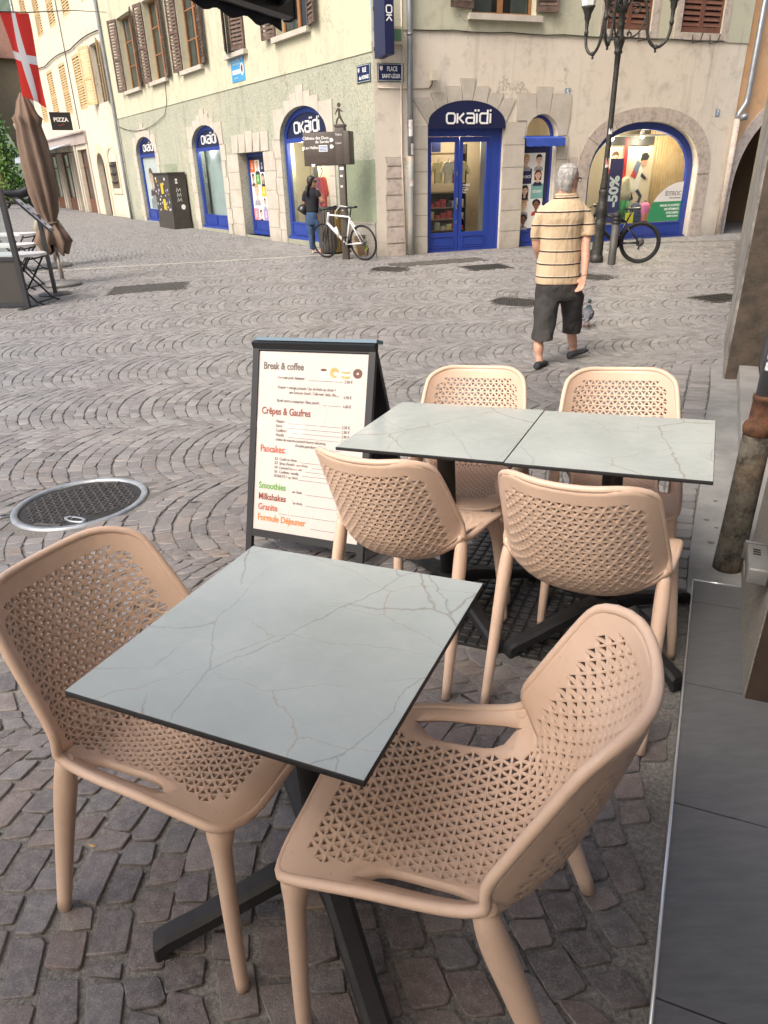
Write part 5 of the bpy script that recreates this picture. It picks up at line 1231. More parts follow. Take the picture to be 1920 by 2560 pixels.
merge_text([('RECHERCHE', .135, lambda a, c_, d=0.: G_(.39 + a, .42 + c_, .001), 'CENTER', .003, .86), ('MAISON A VENDRE', .055, lambda a, c_, d=0.: G_(.33 + a, .35 + c_, .001), 'CENTER', .001, .9), ('appartements', .05, lambda a, c_, d=0.: G_(.26 + a, .07 + c_, .001), 'CENTER', .001, .9)], M_LET, rt)
MB().poly(rect(.06, .52, .16, .25), lambda a, c_, d=0.: G_(a, c_, d), .001, .001).build('white_band', M_PWHITE, rt)
mb = MB().poly(ell(.63, .24, .10, .13), lambda a, c_, d=0.: G_(a, c_, d), .0015, .001); mb.cur = 1; mb.poly(ell(.63, .25, .055, .08), lambda a, c_, d=0.: G_(a, c_, d), .003, .001); mb.build('round_portrait', [M_PWHITE, HAIRS[1]], rt)
rt, F = wthing('meter_box', 'small beige box with a green face by the drainpipe', 'meter box', MR, .45, 3.6)
MB().wbox(.34, .545, 3.60, 3.87, .003, .12, F).build('case', mat('beige box', (.52, .46, .30), None, .6), rt); MB().wbox(.38, .52, 3.65, 3.83, .118, .126, F).build('face', mat('green box face', (.10, .22, .12), None, .5), rt)
rt, F = wthing('wall_lamp', 'small cream floodlight on the cream wall above the shop door', 'wall lamp', MR, 1.15, 3.05)
MB().wbox(1.10, 1.22, 3.04, 3.20, .06, .20, F).build('head', mat('cream casing', (.60, .54, .42), None, .5), rt); MB().tube([F(1.15, 3.06, .1), F(1.16, 2.98, .06), F(1.14, 2.94, .0)], .012, 6).build('arm', M_BLACK, rt)
for t, u, v in (('5', 4.21, 2.83), ('7', 8.17, 2.46)):
    rt, F = wthing('house_number', 'small blue enamel house number %s on the cream wall' % ('five above the poster window' if t == '5' else 'seven beside the wide arched window'), 'house number', MR, u, v)
    MB().wbox(u - .06, u + .06, v, v + .13, .002, .012, F).build('plate', mat('grey blue enamel', (.22, .28, .38), None, .35), rt)
    text_mesh(t, .13, lambda a, c_, d=0.: F(u + a, v + .02 + c_, .0135 + d * .2), M_LET, rt, align='CENTER', bold=.002)
# drain pipes and conduits
def downpipe(M, u, w_, v0, v1, r, m, label, extra=None):
    rt, F = wthing('drainpipe', label, 'drainpipe', M, u, 0, w_)
    MB().tube([F(u, v, w_) for v in np.linspace(v0, v1, 6)], r, 12).build('pipe', m, rt)
    mb = MB()
    for v in np.arange(max(v0, 0) + .6, v1, 1.4): mb.tube([F(u, v, w_), F(u, v + .03, w_)], r * 1.18, 12); mb.wbox(u - .012, u + .012, v, v + .03, .0, w_, F)
    mb.build('clips', m, rt)
    return rt, F
rt, F = downpipe(MR, .70, .09, 1.75, HT, .055, M_ZINC, 'grey zinc drainpipe with peeling stickers between the corner and shop door')
MB().tube([F(.70, v, .09) for v in (-.03, .55, 1.3, 1.78)], .062, 12).build('cast_foot', mat('flaking grey green iron', (.30, .32, .30), (.40, .33, .26), .7, .2, nscale=9, lo=.5, hi=.62), rt)
mb = MB()
for v0_, h_, a0 in ((2.12, .28, -.9), (1.80, .2, -.2), (1.25, .12, -.6)):
    vs = [F(.70, v, .09) + (dR * math.sin(a0 + q * .2) + nR * math.cos(a0 + q * .2)) * .066 for v in (v0_, v0_ + h_) for q in range(7)]
    mb.add([tuple(p) for p in vs], [(q, q + 1, q + 8, q + 7) for q in range(6)], True)
mb.build('sticker', mat('faded stickers', (.66, .66, .66), (.42, .16, .13), .5, nscale=9, lo=.5, hi=.62), rt)
rt, F = wthing('conduit', 'thin cream conduit running down the cream wall beside the drainpipe', 'conduit', MR, .56, 0)
MB().tube([F(.57, 6, .02), F(.57, 3.02, .02), F(.545, 3.0, .02), F(.545, 1.7, .025), F(.60, -.03, .05)], .016, 6).build('pipe', mat('cream conduit paint', (.55, .48, .40), None, .6), rt)
MB().tube([F(.08, 2.93, .012), F(.69, 2.92, .012), F(1.14, 2.93, .012)], .012, 6).build('branch', MATS['cream conduit paint'], rt)
downpipe(ML, 16.93, .09, .1, 9, .055, M_ZINC, 'grey drainpipe between the green building and the pizza building')
rt, F = wthing('drainpipe', 'bent zinc drainpipe between the cream and the orange buildings', 'drainpipe', MR, 8.7, 0, .1)
MB().tube([F(8.86, 8.5, .1), F(8.86, 2.85, .1), F(8.84, 2.70, .1), F(8.70, 2.50, .1), F(8.68, 2.35, .1)], .06, 12).build('pipe', M_ZINC, rt)
MB().tube([F(8.68, 2.40, .1), F(8.69, 1.2, .1), F(8.70, -.05, .1)], .065, 12).build('cast_foot', M_TUFF, rt); MB().tube([F(8.72, 2.42, .12), F(8.80, 2.44, .26)], .065, 12).build('outlet', M_ZINC, rt)
def cable(name, label, pts, r=.008, m=M_BLACK):
    o = thing(name, label, 'cable', pts[0]); MB().tube([p - pts[0] for p in pts], r, 5).build('wire', m, o); return o
def sagline(A, B, s, n=12): return [A + (B - A) * (i / n) - Vector((0, 0, s * 4 * (i / n) * (1 - i / n))) for i in range(n + 1)]
cable('wall_cable', 'thin dark cable sagging across the green wall below the shutters', [C0 + ML(16.8, 3.25, .03)] + sagline(C0 + ML(16.5, 3.2, .03), C0 + ML(11.6, 3.3, .03), .25) + [C0 + ML(11.3, 3.6, .03), C0 + ML(11.2, 4.3, .03)], .009)
cable('wall_cable', 'thin wire strung along the ledge of the cream facade', [C0 + MR(u, 3.85 + .012 * math.sin(u * 5), .03) for u in np.arange(.8, 8.4, .4)], .008)

# ------------------------------------------------------------------ the pizza building further down the side street
ru = lambda u, v, w_=0.: ML(u, v, w_ - .05)
pz = thing('pizza_building', 'cream building with straw coloured shutters and a pizza shop, down the side street', 'building', C0)
PDOOR = (20.0, 21.1, .1, 2.0, 2.52); PWIN = rect(18.3, 19.2, 1.2, 2.15)
SH_ = [rect(22.35, 24.35, .1, 2.75), rect(24.75, 25.6, .1, 2.75), rect(26.1, 28.4, .1, 2.75), rect(28.8, 31.3, .1, 2.75)]
PW = [(17.9, 19.2), (21.0, 22.2), (23.6, 24.8), (26.2, 27.4), (28.9, 30.1)]
facade(MB(), rect(17.01, 32, -.4, 10.5), [arch(*PDOOR), PWIN] + SH_ + [rect(a, c_, v, v + 1.9) for v in (4.15, 7.35) for a, c_ in PW], ru, 0, .3).build('wall', P_PZ, pz, fix=False)
mb = MB(); mb.wbox(17.01, 32, 10.5, 10.7, -9, .4, ru); mb.build('roof', MATS['brown roof tile'], pz)
M_SHOPW = mat('brown shop timber', (.13, .055, .03), (.18, .08, .045), .5, nscale=6)
for q in SH_:
    u0, u1 = q[0][0], q[2][0]
    mb = MB().ring(q, rect(u0 + .09, u1 - .09, .75, 2.66), ru, -.16, .06); panel_rect(mb, u0 + .12, u1 - .12, .16, .68, -.16, ru, .04)
    uc = (u0 + u1) / 2; mb.wbox(uc - .04, uc + .04, .75, 2.66, -.215, -.165, ru); mb.wbox(u0 + .09, u1 - .09, 2.1, 2.16, -.214, -.166, ru)
    fr = mb.build('shop_glazing', M_SHOPW, pz); pane(ru, u0 + .09, u1 - .09, .75, 2.66, -.19, fr)
    MB().wbox(u0 - .1, u1 + .1, .0, 2.9, -1.2, -1.15, ru).build('dim_room', mat('dim shop room', (.10, .085, .06), (.20, .17, .12), .8, nscale=1.2), fr)
MB().wbox(22.1, 31.6, 2.95, 3.35, .001, .10, ru).wbox(22.1, 31.6, 3.352, 3.42, .001, .2, ru).build('shop_cornice', mat('mauve grey cornice', (.40, .34, .31), None, .7), pz)
for q in (22.1, 24.45, 25.7, 28.5): MB().wbox(q + .02, q + .26, -.2, 2.94, .001, .06, ru).build('pilaster', M_STONE, pz)
dr = MB().ring(arch(*PDOOR), arch(20.09, 21.01, .1, 1.98, 2.42), ru, -.2, .05).poly(arch(20.09, 21.01, .1, 1.98, 2.42), ru, -.24, .01).build('door', mat('dark door', (.035, .02, .014), (.06, .035, .025), .6, nscale=5), pz)
MB().ring(arch(19.72, 21.38, -.2, 2.0, 2.86), arch(20.0, 21.1, -.2, 2.0, 2.52), ru, .03, .029).build('door_surround', mat('cream surround', (.60, .50, .36), None, .85), pz)
MB().ring(arch(18.05, 19.45, 1.0, 2.3, 2.75), arch(18.2, 19.3, 1.05, 2.28, 2.62), ru, .03, .029).build('window_surround', MATS['cream surround'], pz)
mb = MB()
for i in range(6): mb.tube([ru(18.35 + .16 * i, 1.2, .03), ru(18.35 + .16 * i, 2.15, .03)], .012, 5)
for v in (1.4, 1.7, 2.0): mb.tube([ru(18.3 + .05 * i, v + .05 * math.sin(i * 1.5), .05) for i in range(19)], .012, 5)
fr = mb.build('window_grille', M_BLACK, pz); MB().wbox(18.2, 19.3, 1.1, 2.25, -.3, -.27, ru).build('dark_backing', M_DARKIN, fr)
for v in (4.15, 7.35):
    for i, (a, c_) in enumerate(PW):
        if i == 0 and v < 5:
            house_window(ru, a, c_, v, v + 1.9, pz, mat('grey window wood', (.25, .22, .16), None, .6), False)
            shutter(ru, c_ + .02, 1, v, v + 1.9, .62, R(22), M_SHUTY, slats=18); shutter(ru, a - .02, -1, v, v + 1.9, .55, R(20), M_SHUTY, slats=18)
        else:
            h_ = (c_ - a) / 2; MB().wbox(a - .02, c_ + .02, v - .02, v + 1.95, -.2, -.16, ru).build('dark_backing', M_DARKIN, pz)  # dark sheet for the shade behind closed shutters
            shutter(ru, a, 1, v, v + 1.9, h_ - .004, 0, M_SHUTY, -.04, 18); shutter(ru, c_, -1, v, v + 1.9, h_ - .004, 0, M_SHUTY, -.04, 18)
rt = thing('pizza_sign', 'black projecting sign with white pizza lettering on the cream building', 'sign', C0 + ML(23.6, 3.5, .1))
o_ = ML(23.6, 3.5, .1); F = lambda a, c_, d=0.: ML(23.6 - d, 3.5 + c_, .95 - a) - o_
MB().wbox(0, .85, 0, .68, -.04, .0, F).build('panel', mat('black sign panel', (.014, .014, .016), None, .4), rt); text_mesh('PIZZA', .21, lambda a, c_, d=0.: F(.42 + a, .33 + c_, .003 + d), M_LET, rt, align='CENTER', bold=.006, sx=1.05)
MB().tube([F(.28 + .03 * i, .20 - .03 * math.sin(i * .65), .004) for i in range(10)], .008, 5).build('red_swoosh', M_REDP, rt)
aw = thing('shop_awning', 'pale blue grey awning over the pizza shop windows', 'awning', C0 + ML(28, 2.9, .1)); o_ = ML(28, 2.9, .1); F = lambda a, c_, d=0.: ML(a, c_, d) - o_
mb = MB()
for a in (24.9, 31.4): mb.v += [tuple(F(a, 3.05, .1)), tuple(F(a, 2.62, 1.5)), tuple(F(a, 2.40, 1.52))]
mb.f = [(0, 1, 4, 3), (1, 2, 5, 4)]; mb.sm = [False] * 2; mb.mi = [0] * 2; bake(mb.build('cloth', mat('blue grey canvas', (.30, .36, .42), (.36, .42, .48), .7, nscale=2), aw), ('SOLIDIFY', dict(thickness=.012)))
mb = MB()
for a in (25.0, 28.2, 31.3): mb.tube([F(a, 2.7, .05), F(a, 2.61, 1.48)], .018, 6)
mb.build('arms', M_BLACK, aw)
downpipe(ru, 31.7, .06, .3, 10, .05, M_ZINC, 'far drainpipe at the end of the cream pizza building')
cable('wall_cable', 'bundle of dark cables looping along the cream building', [C0 + ru(u, 6.25 + .10 * abs(math.sin((u - 17) * .62)), .05) for u in np.arange(17, 31, .35)], .022)
cable('wall_cable', 'dark cable dropping down the cream facade near the pizza sign', [C0 + ru(22.9, v, .04) for v in (9.5, 6.4, 5, 3.5)], .018)
# house across the side street, the house closing it, hill behind
far = thing('pink_house', 'low pink house with a dark slate roof at the far end of the side street', 'house', C0)
FO = lambda u, v, w_=0.: ML(39 - w_, v, u)
P_PK = plaster('pink plaster', (.60, .42, .36), (.56, .40, .35), (.62, .48, .41), .4)
FW_ = [rect(1.2 + 2.2 * i, 2.1 + 2.2 * i, 4.0, 5.8) for i in range(3)] + [rect(1.15 + 2.2 * i, 2.5 + 2.2 * i, .3, 2.7) for i in range(3)]
facade(MB(), rect(.75, 8, -.2, 7.2), FW_, FO, 0, .2).build('wall', P_PK, far, fix=False)
MB().wbox(.73, .75, -.2, 7.2, -6, 0, FO).build('side_wall', P_PK, far)
mb = MB(); mb.add([tuple(FO(u, v, w_)) for u in (.5, 8.3) for v, w_ in ((7.1, .5), (10.8, -4.2), (7.1, -9))], [(0, 1, 4, 3), (1, 2, 5, 4), (0, 2, 1), (3, 4, 5)]); mb.build('roof', mat('slate roof', (.035, .036, .04), (.07, .07, .072), .6, nscale=14, bump=.5, bscale=20), far)
MB().wbox(.5, 8.3, 7.02, 7.16, .5, .62, FO).build('gutter', mat('pale gutter', (.6, .6, .58), None, .5), far)
for q in FW_[:3]: MB().poly(q, FO, -.10, .03).build('shutter', mat('red shutter', (.33, .06, .04), None, .6), far)
for q in FW_[3:]: MB().poly(q, FO, -.12, .03).build('shop_door', mat('tan timber', (.40, .24, .14), None, .6), far)
end = thing('ochre_house', 'narrow ochre house closing the far end of the side street', 'house', C0)
FE = lambda u, v, w_=0.: ML(43.5 - w_, v, u)
HW = [rect(u, u + 1., v, v + 1.7) for u in (.2, 1.9, 3.4) for v in (3.4, 5.9)]
facade(MB(), rect(-2, 4.3, -.2, 8.6), HW, FE, 0, .2).build('wall', plaster('olive ochre plaster', (.36, .27, .14), (.40, .30, .17), (.33, .26, .15), .4), end, fix=False)
for q in HW: MB().poly(q, FE, -.1, .03).build('shutter', MATS['red shutter'], end)
MB().add([tuple(FE(u, v, w_)) for u in (-2.3, 4.6) for v, w_ in ((8.5, .5), (11.5, -4), (8.5, -9))], [(0, 1, 4, 3), (1, 2, 5, 4), (0, 2, 1), (3, 4, 5)]).build('roof', MATS['brown roof tile'], end)
rr = random.Random(11)
def leafy(name, label, cat, base, pts, m, n, ls, spread, stem=None):
    rt = thing(name, label, cat, base); mb = MB()
    for _ in range(n):
        p = Vector(pts[rr.randrange(len(pts))]) + Vector((rr.gauss(0, spread), rr.gauss(0, spread), rr.gauss(0, spread)))
        d1 = Vector((rr.uniform(-1, 1), rr.uniform(-1, 1), rr.uniform(-1, 1))).normalized() * ls * rr.uniform(.6, 1.3); d2 = d1.cross(Vector((rr.uniform(-1, 1), rr.uniform(-1, 1), rr.uniform(-1, 1)))).normalized() * ls * .6
        mb.add([tuple(p - d1), tuple(p + d2), tuple(p + d1), tuple(p - d2)], [(0, 1, 2, 3)])
    mb.build('leaves', m, rt, fix=False)
    if stem: MB().tube([Vector(q) for q in stem], [.06] + [.03] * (len(stem) - 1), 6).build('stem', M_BROWN, rt)
M_LEAF = mat('vine leaf', (.06, .14, .02), (.14, .26, .05), .6, nscale=4)
leafy('climbing_vine', 'green vine climbing the far house corner behind the folded parasol', 'plant', C0 + FO(.9, .3, .2), [tuple(FO(.9 + rr.gauss(0, .35), .4 + .30 * i, .3) - FO(.9, .3, .2)) for i in range(15)], M_LEAF, 1500, .13, .32, [(0, 0, 0), (.05, .05, 2), (0, .1, 4.4)])
mb = MB(); n_ = 40
for j in range(7):
    for i in range(n_ + 1):
        a = -2.6 + 3.2 * i / n_; r_ = 150 + 35 * j; hgt = (0, 14, 30, 46, 58, 66, 70)[j] * (.75 + .2 * math.sin(i * .9) + .1 * math.sin(i * 2.3 + j))
        mb.v.append((r_ * math.sin(a * .55 - .25), r_ * math.cos(a * .55 - .25), hgt - 2))
for j in range(6):
    for i in range(n_): q = j * (n_ + 1) + i; mb.face((q, q + 1, q + n_ + 2, q + n_ + 1), True)
struct(mb.build('hills', mat('wooded hill', (.05, .085, .055), (.11, .14, .09), .95, nscale=.12, bump=.6, bscale=.6)))
# ------------------------------------------------------------------ the orange building with its passage
og = thing('orange_building', 'orange plastered building with a dark vaulted passage', 'building', C0)
PASS = (8.98, 12.3, -.1, .95, 2.72); MO = lambda u, v, w_=0.: MR(u, v, w_ - .03)
facade(MB(), rect(8.705, 18, -.3, HT + .8), [arch(*PASS, n=24), rect(10.6, 11.7, 4.1, 5.9)], MO, 0, .4).build('wall', P_OR, og, fix=False)
mb = MB(); A = arch(*PASS, n=24); n = len(A)
mb.add([tuple(MO(u, v, w_)) for w_ in (-.4, -7) for u, v in A], [(i, i + 1, n + i + 1, n + i) for i in range(n - 1)]); mb.face(tuple(n + i for i in range(n)))
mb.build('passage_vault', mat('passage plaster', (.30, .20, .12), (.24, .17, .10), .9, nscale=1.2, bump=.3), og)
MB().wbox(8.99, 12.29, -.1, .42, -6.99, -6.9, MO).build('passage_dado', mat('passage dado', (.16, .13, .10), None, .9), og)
um_, ru_ = 10.64, 1.66; its = []
for i in range(9):
    A = [math.pi * (i + q / 5) / 9 for q in range(6)]
    its.append([(um_ + ru_ * math.cos(a), .95 + 1.77 * math.sin(a)) for a in A] + [(um_ + (ru_ + .26) * math.cos(a), .95 + 2.06 * math.sin(a)) for a in A[::-1]])
its += [rect(8.73, 8.97, -.1, .45), rect(8.73, 8.97, .455, .94)]
def blocks2(name, items, M, m, parent):
    mb = MB()
    for L_ in items: mb.poly(L_, M, .02, .019)
    return mb.build(name, m, parent)
blocks2('stone_arch', its, MO, M_TUFF, og)
house_window(MO, 10.6, 11.7, 4.1, 5.9, og)
MB().wbox(8.705, 18, HT + .8, HT + 1., -8, .4, MO).build('roof', MATS['brown roof tile'], og)
# ------------------------------------------------------------------ street furniture
def yaw_to(v): return math.atan2(-v.x, v.y)
# wayfinding post
p = gnd(866, 648); M_TAUPE = mat('taupe metal', (.075, .062, .052), (.095, .08, .068), .5, .2, nscale=3); M_TAUPE2 = mat('faded taupe', (.055, .04, .03), None, .6)
yw = math.atan2(nL.x * .55 + nR.x * .45, -(nL.y * .55 + nR.y * .45))     # sign faces the square
rt = thing('wayfinding_post', 'taupe wayfinding post with direction panels and a walking figure on top', 'signpost', Matrix.Translation(p) @ Matrix.Rotation(R(-14), 4, 'Z'))
MB().box((0, 0, .86), (.125, .125, 1.76), bev=.006).build('pole', M_TAUPE, rt); MB().box((0, 0, 2.02), (.19, .17, .62), bev=.006).box((0, 0, 2.36), (.20, .18, .05), bev=.004).build('head', M_TAUPE, rt)
ID = lambda a, c_, d=0.: Vector((a, -d, c_))
pn = MB().box((-.42, 0, 1.985), (.64, .10, .57), bev=.006).build('direction_panel', M_TAUPE, rt)
merge_text([('Château des Ducs', .072, at(ID, -.225, 2.15, .052), 'RIGHT', .001, .98), ('de Savoie', .072, at(ID, -.225, 2.085, .052), 'RIGHT', .001, .98), ('Les Halles', .072, at(ID, -.44, 1.99, .052), 'RIGHT', .001, .98)], M_LET, pn)
for v in (2.13, 2.02): MB().poly([(-.205, v - .03), (-.205, v + .035), (-.16, v + .035), (-.13, v), (-.16, v - .03)][::-1], ID, .053, .002).build('arrow', M_LET, pn)
MB().poly(rect(-.67, -.26, 1.74, 1.88), ID, .0535, .003).build('blank_plate', M_TAUPE2, pn)
mb = MB().poly(rect(-.43, -.26, 1.94, 2.05), ID, .054, .003); mb.cur = 1
for i in range(4): mb.poly(rect(-.42, -.27, 1.952 + .023 * i, 1.964 + .023 * i), ID, .0555, .002)
mb.build('sticker', [M_LET, mat('sticker blue', (.05, .12, .35), None, .5)], pn)
MB().poly([(-.60, 1.735), (-.52, 1.735), (-.53, 1.70), (-.56, 1.68), (-.59, 1.70)], ID, .054, .003).build('shield_sticker', M_LET, pn)
MB().box((.15, .0, 1.99), (.11, .34, .56), bev=.006).build('side_panel', M_TAUPE, rt)
merge_text([('Théâtre', .05, at(ID, -.085, 2.2, .087), 'LEFT', 0, .8), ('Centre', .05, at(ID, -.085, 2.06, .087), 'LEFT', 0, .8)], M_LET, rt)
K_ = .28
fig = [(.02, 0), (.10, .42), (.30, .62), (.33, .88), (.30, 1.18), (.14, 1.05), (.08, .84), (.0, .86), (.06, 1.12), (.26, 1.38), (.42, 1.42), (.60, 1.25), (.78, 1.12), (.74, 1.04), (.52, 1.16), (.50, .92), (.62, .60), (.74, .34), (.92, .06), (.80, 0), (.62, .24), (.42, .56), (.26, .42), (.14, 0)]
fig = [(q * .19 - .09, v * .19 + 2.385) for q, v in fig]
mb = MB().poly(fig, ID, .012, .024); mb.poly(ell(-.01, 2.70, .032, .038), ID, .012, .024); mb.build('walking_figure', M_TAUPE2, rt)
mb = MB()
for v, w_ in ((1.62, .05), (1.50, .035), (1.32, .03), (.9, .02)): mb.wbox(-.03, -.03 + w_ * 1.5, v, v + w_, .0626, .064, ID)
mb.build('torn_label', M_LET, rt)
# litter bin of wooden slats
p = gnd(822, 634); p = Vector((p.x + .08, p.y - .0, Gz(p.x + .08, p.y)))
rt = thing('litter_bin', 'round slatted litter bin, half dark and half yellow, behind the white bicycle', 'litter bin', p)
M_SLD = mat('dark bin slat', (.045, .038, .034), (.07, .06, .052), .6, nscale=8); M_SLY = mat('yellow brown bin slat', (.30, .20, .05), (.24, .15, .04), .6, nscale=8)
for q, m_ in ((0, M_SLD), (1, M_SLY)):
    mb = MB()
    for i in range(11):
        a = math.pi * (.62 + q) + math.pi * (i + .5) / 11; mb.box((0, -.235, .46), (.056, .022, .84), Matrix.Rotation(a + math.pi / 2, 4, 'Z'), bev=.004)
    mb.build('slats', m_, rt)
MB().lathe([(.20, .05), (.21, .45), (.21, .85)], 20).build('liner', M_RUB, rt); MB().lathe([(.25, .87), (.255, .90), (.20, .92), (.19, .89)], 24, cap=False).build('rim', M_BLACK, rt)
# utility cabinet covered with stickers
rt, F = wthing('utility_cabinet', 'dark brown utility cabinet covered with stickers and graffiti against the green wall', 'cabinet', ML, 11.2, .06)
M_CAB = mat('dark cabinet', (.045, .040, .033), (.065, .058, .048), .55, nscale=5)
zb = Gz(*(C0 + ML(11.2, 0, .3)).xy)
MB().wbox(10.52, 11.95, zb + .22, zb + 1.56, .06, .60, F).build('body', M_CAB, rt); MB().wbox(10.50, 11.97, zb - .1, zb + .22, .04, .62, F).build('plinth', M_CAB, rt); MB().wbox(10.50, 11.97, zb + 1.56, zb + 1.60, .05, .63, F).build('lid', M_CAB, rt)
cols = [mat('sticker yellow', (.58, .42, .03), None, .5), M_PWHITE, mat('sticker blue', (.05, .12, .35), None, .5), mat('sticker lilac', (.45, .40, .55), None, .5)]
mb = MB(); rr = random.Random(4)
for i in range(34):
    a, c_ = 10.6 + 1.2 * rr.random(), zb + .5 + .95 * rr.random(); s_ = .03 + .05 * rr.random(); mb.cur = rr.choice((0, 1, 1, 2, 3)); mb.poly(rect(a, a + s_ * 1.4, c_, c_ + s_), F, .602 + .0003 * i, .002)
for i, (a, c_) in enumerate(((11.0, .55), (11.05, 1.0))): mb.cur = 0; mb.poly(rect(a, a + .24, zb + c_, zb + c_ + .3), F, .62, .002)
mb.build('stickers', cols, rt)
Fe = lambda a, c_, d=0.: F(10.518 - d, c_, .60 - a)
mb = MB()
for i, ch in enumerate('KSH'):
    x0 = .20 + .0 * i; z0 = zb + 1.05 - .14 * i
    ribbon(mb, [(x0, z0), (x0 + .03, z0 + .11), (x0 + .06, z0 + .02), (x0 + .12, z0 + .10), (x0 + .14, z0 + .01)], .012, Fe, False, .002, .002)
mb.poly(ell(.36, zb + .62, .07, .075), Fe, .003, .003); mb.poly(rect(.20, .27, zb + 1.36, zb + 1.42), Fe, .003, .003); mb.poly(rect(.20, .27, zb + 1.28, zb + 1.34), Fe, .003, .003); mb.build('graffiti', M_LET, rt)
# bollard
p = gnd(1528, 661)
rt = thing('bollard', 'dark grooved bollard with torn stickers in front of the black mountain bike', 'bollard', p)
MB().lathe([(.072, -.02), (.070, .02), (.066, .68)], 20).build('post', mat('bollard grey', (.05, .048, .043), (.075, .07, .062), .55, nscale=6), rt)
MB().lathe([(.066, .68), (.072, .69), (.072, .72), (.062, .73), (.062, .74), (.074, .75), (.074, .78), (.062, .79), (.062, .80), (.074, .81), (.074, .84), (.06, .86), (.05, .875), (.03, .885), (.005, .89)], 20).build('ringed_head', M_BLACK, rt)
mb = MB()
for z0, h_, a0, w_ in ((.56, .11, -1.9, 1.4), (.44, .10, -1.6, .9), (.36, .05, -1.5, .6)):
    vs = [((.0695 - .006 * (z0 + j * h_) / .7) * math.cos(a0 + w_ * q / 6), (.0695 - .006 * (z0 + j * h_) / .7) * math.sin(a0 + w_ * q / 6), z0 + j * h_ + .02 * math.sin(q * 2.)) for j in (0, 1) for q in range(7)]; mb.add(vs, [(q, q + 1, q + 8, q + 7) for q in range(6)], True)
mb.build('torn_sticker', mat('torn bollard sticker', (.55, .55, .54), (.14, .14, .14), .5, nscale=22, lo=.45, hi=.55), rt)
# ornate street lamp
p = gnd(1490, 656); rt = thing('street_lamp', 'tall ornate cast iron street lamp with three scrolled arms in front of the arched window', 'street lamp', Matrix.Translation(p) @ Matrix.Scale(.955, 4))
M_LAMPI = mat('worn green black iron', (.035, .036, .032), (.085, .075, .062), .5, .3, nscale=18, bump=.25, bscale=30, lo=.45, hi=.75)
MB().lathe([(0.129, -.02), (0.129, .10), (0.116, .12), (0.107, .16), (0.101, .62), (0.110, .66), (0.110, .70), (0.095, .74), (0.086, .80), (0.095, .86), (0.105, .92), (0.101, 1.00), (0.082, 1.05), (0.077, 1.20), (0.086, 1.24), (0.086, 1.27), (0.065, 1.30)], 16).build('pedestal', M_LAMPI, rt)
MB().lathe([(.068, 1.28), (.070, 1.34), (.058, 1.46), (.052, 1.6), (.045, 3.2), (.052, 3.42), (.07, 3.43), (.07, 3.46), (.06, 3.48), (.075, 3.54), (.092, 3.60), (.088, 3.66), (.06, 3.70), (.056, 3.78), (.065, 3.80), (.06, 3.86), (.055, 4.0), (.085, 4.02), (.085, 4.14), (.05, 4.18), (.04, 4.5), (.055, 4.55), (.02, 4.7)], 18).build('column', M_LAMPI, rt)
mb = MB()
mb.tube([(.105 * math.cos(t * .9), .105 * math.sin(t * .9), .12 + .14 * t) for t in range(0)], .01) if False else None
def spiral(c, r0, r1, a0, a1, n=16): return [(c[0] + (r0 + (r1 - r0) * i / n) * math.cos(a0 + (a1 - a0) * i / n), c[1] + (r0 + (r1 - r0) * i / n) * math.sin(a0 + (a1 - a0) * i / n)) for i in range(n + 1)]
M_LGL = mat('lantern glass', (.75, .78, .78), None, .25)
for q, a in enumerate((R(-6), R(118), R(236))):
    Ra = Matrix.Rotation(a, 4, 'Z'); L3 = lambda pts: [(x, 0, z) for x, z in pts]
    main = catmull([(.05, 4.06), (.13, 4.20), (.26, 4.24), (.37, 4.14), (.42, 3.95), (.45, 3.72), (.52, 3.57), (.62, 3.50), (.72, 3.53), (.80, 3.62), (.83, 3.74), (.835, 3.84)], 4)
    mb = MB().tube(L3(main), .026, 8, Ra)
    mb.tube(L3(spiral((.22, 4.05), .10, .015, 2.4, -5.0)), .016, 6, Ra); mb.tube(L3(catmull([(.06, 3.66), (.20, 3.66), (.32, 3.74), (.40, 3.92)], 5)), .014, 6, Ra); mb.tube(L3(spiral((.14, 3.70), .055, .01, -1.2, 4.5, 12)), .012, 6, Ra)
    mb.ball((.62, 0, 3.50), .04, Ra); mb.tube(L3([(.62, 3.46), (.62, 3.42)]), .02, 8, Ra)
    arm = mb.build('arm', M_LAMPI, rt)
    T_ = Ra @ Matrix.Translation((.835, 0, 0))
    MB().lathe([(.028, 3.80), (.038, 3.84), (.038, 3.86), (.028, 3.88), (.036, 4.02), (.055, 4.06), (.06, 4.12), (.10, 4.20), (.125, 4.24)], 14, T_).build('lamp_cup', M_LAMPI, arm)
    MB().lathe([(.11, 4.24), (.17, 4.52), (.19, 4.62)], 6, T_, smooth=False).build('lantern_glass', M_LGL, arm); MB().lathe([(.205, 4.62), (.18, 4.68), (.08, 4.80), (.02, 4.92)], 6, T_, smooth=False).build('lantern_roof', M_LAMPI, arm)
for v0_, h_ in ((1.66, .12), (2.2, .07)):
    vs = [(.058 * math.cos(-2.2 + .2 * i), .058 * math.sin(-2.2 + .2 * i), v0_ + j * h_ * (1 + .4 * math.sin(i * 1.7))) for j in (0, 1) for i in range(7)]; MB().add(vs, [(i, i + 1, i + 8, i + 7) for i in range(6)], True).build('torn_sticker', MATS['faded stickers'], rt)
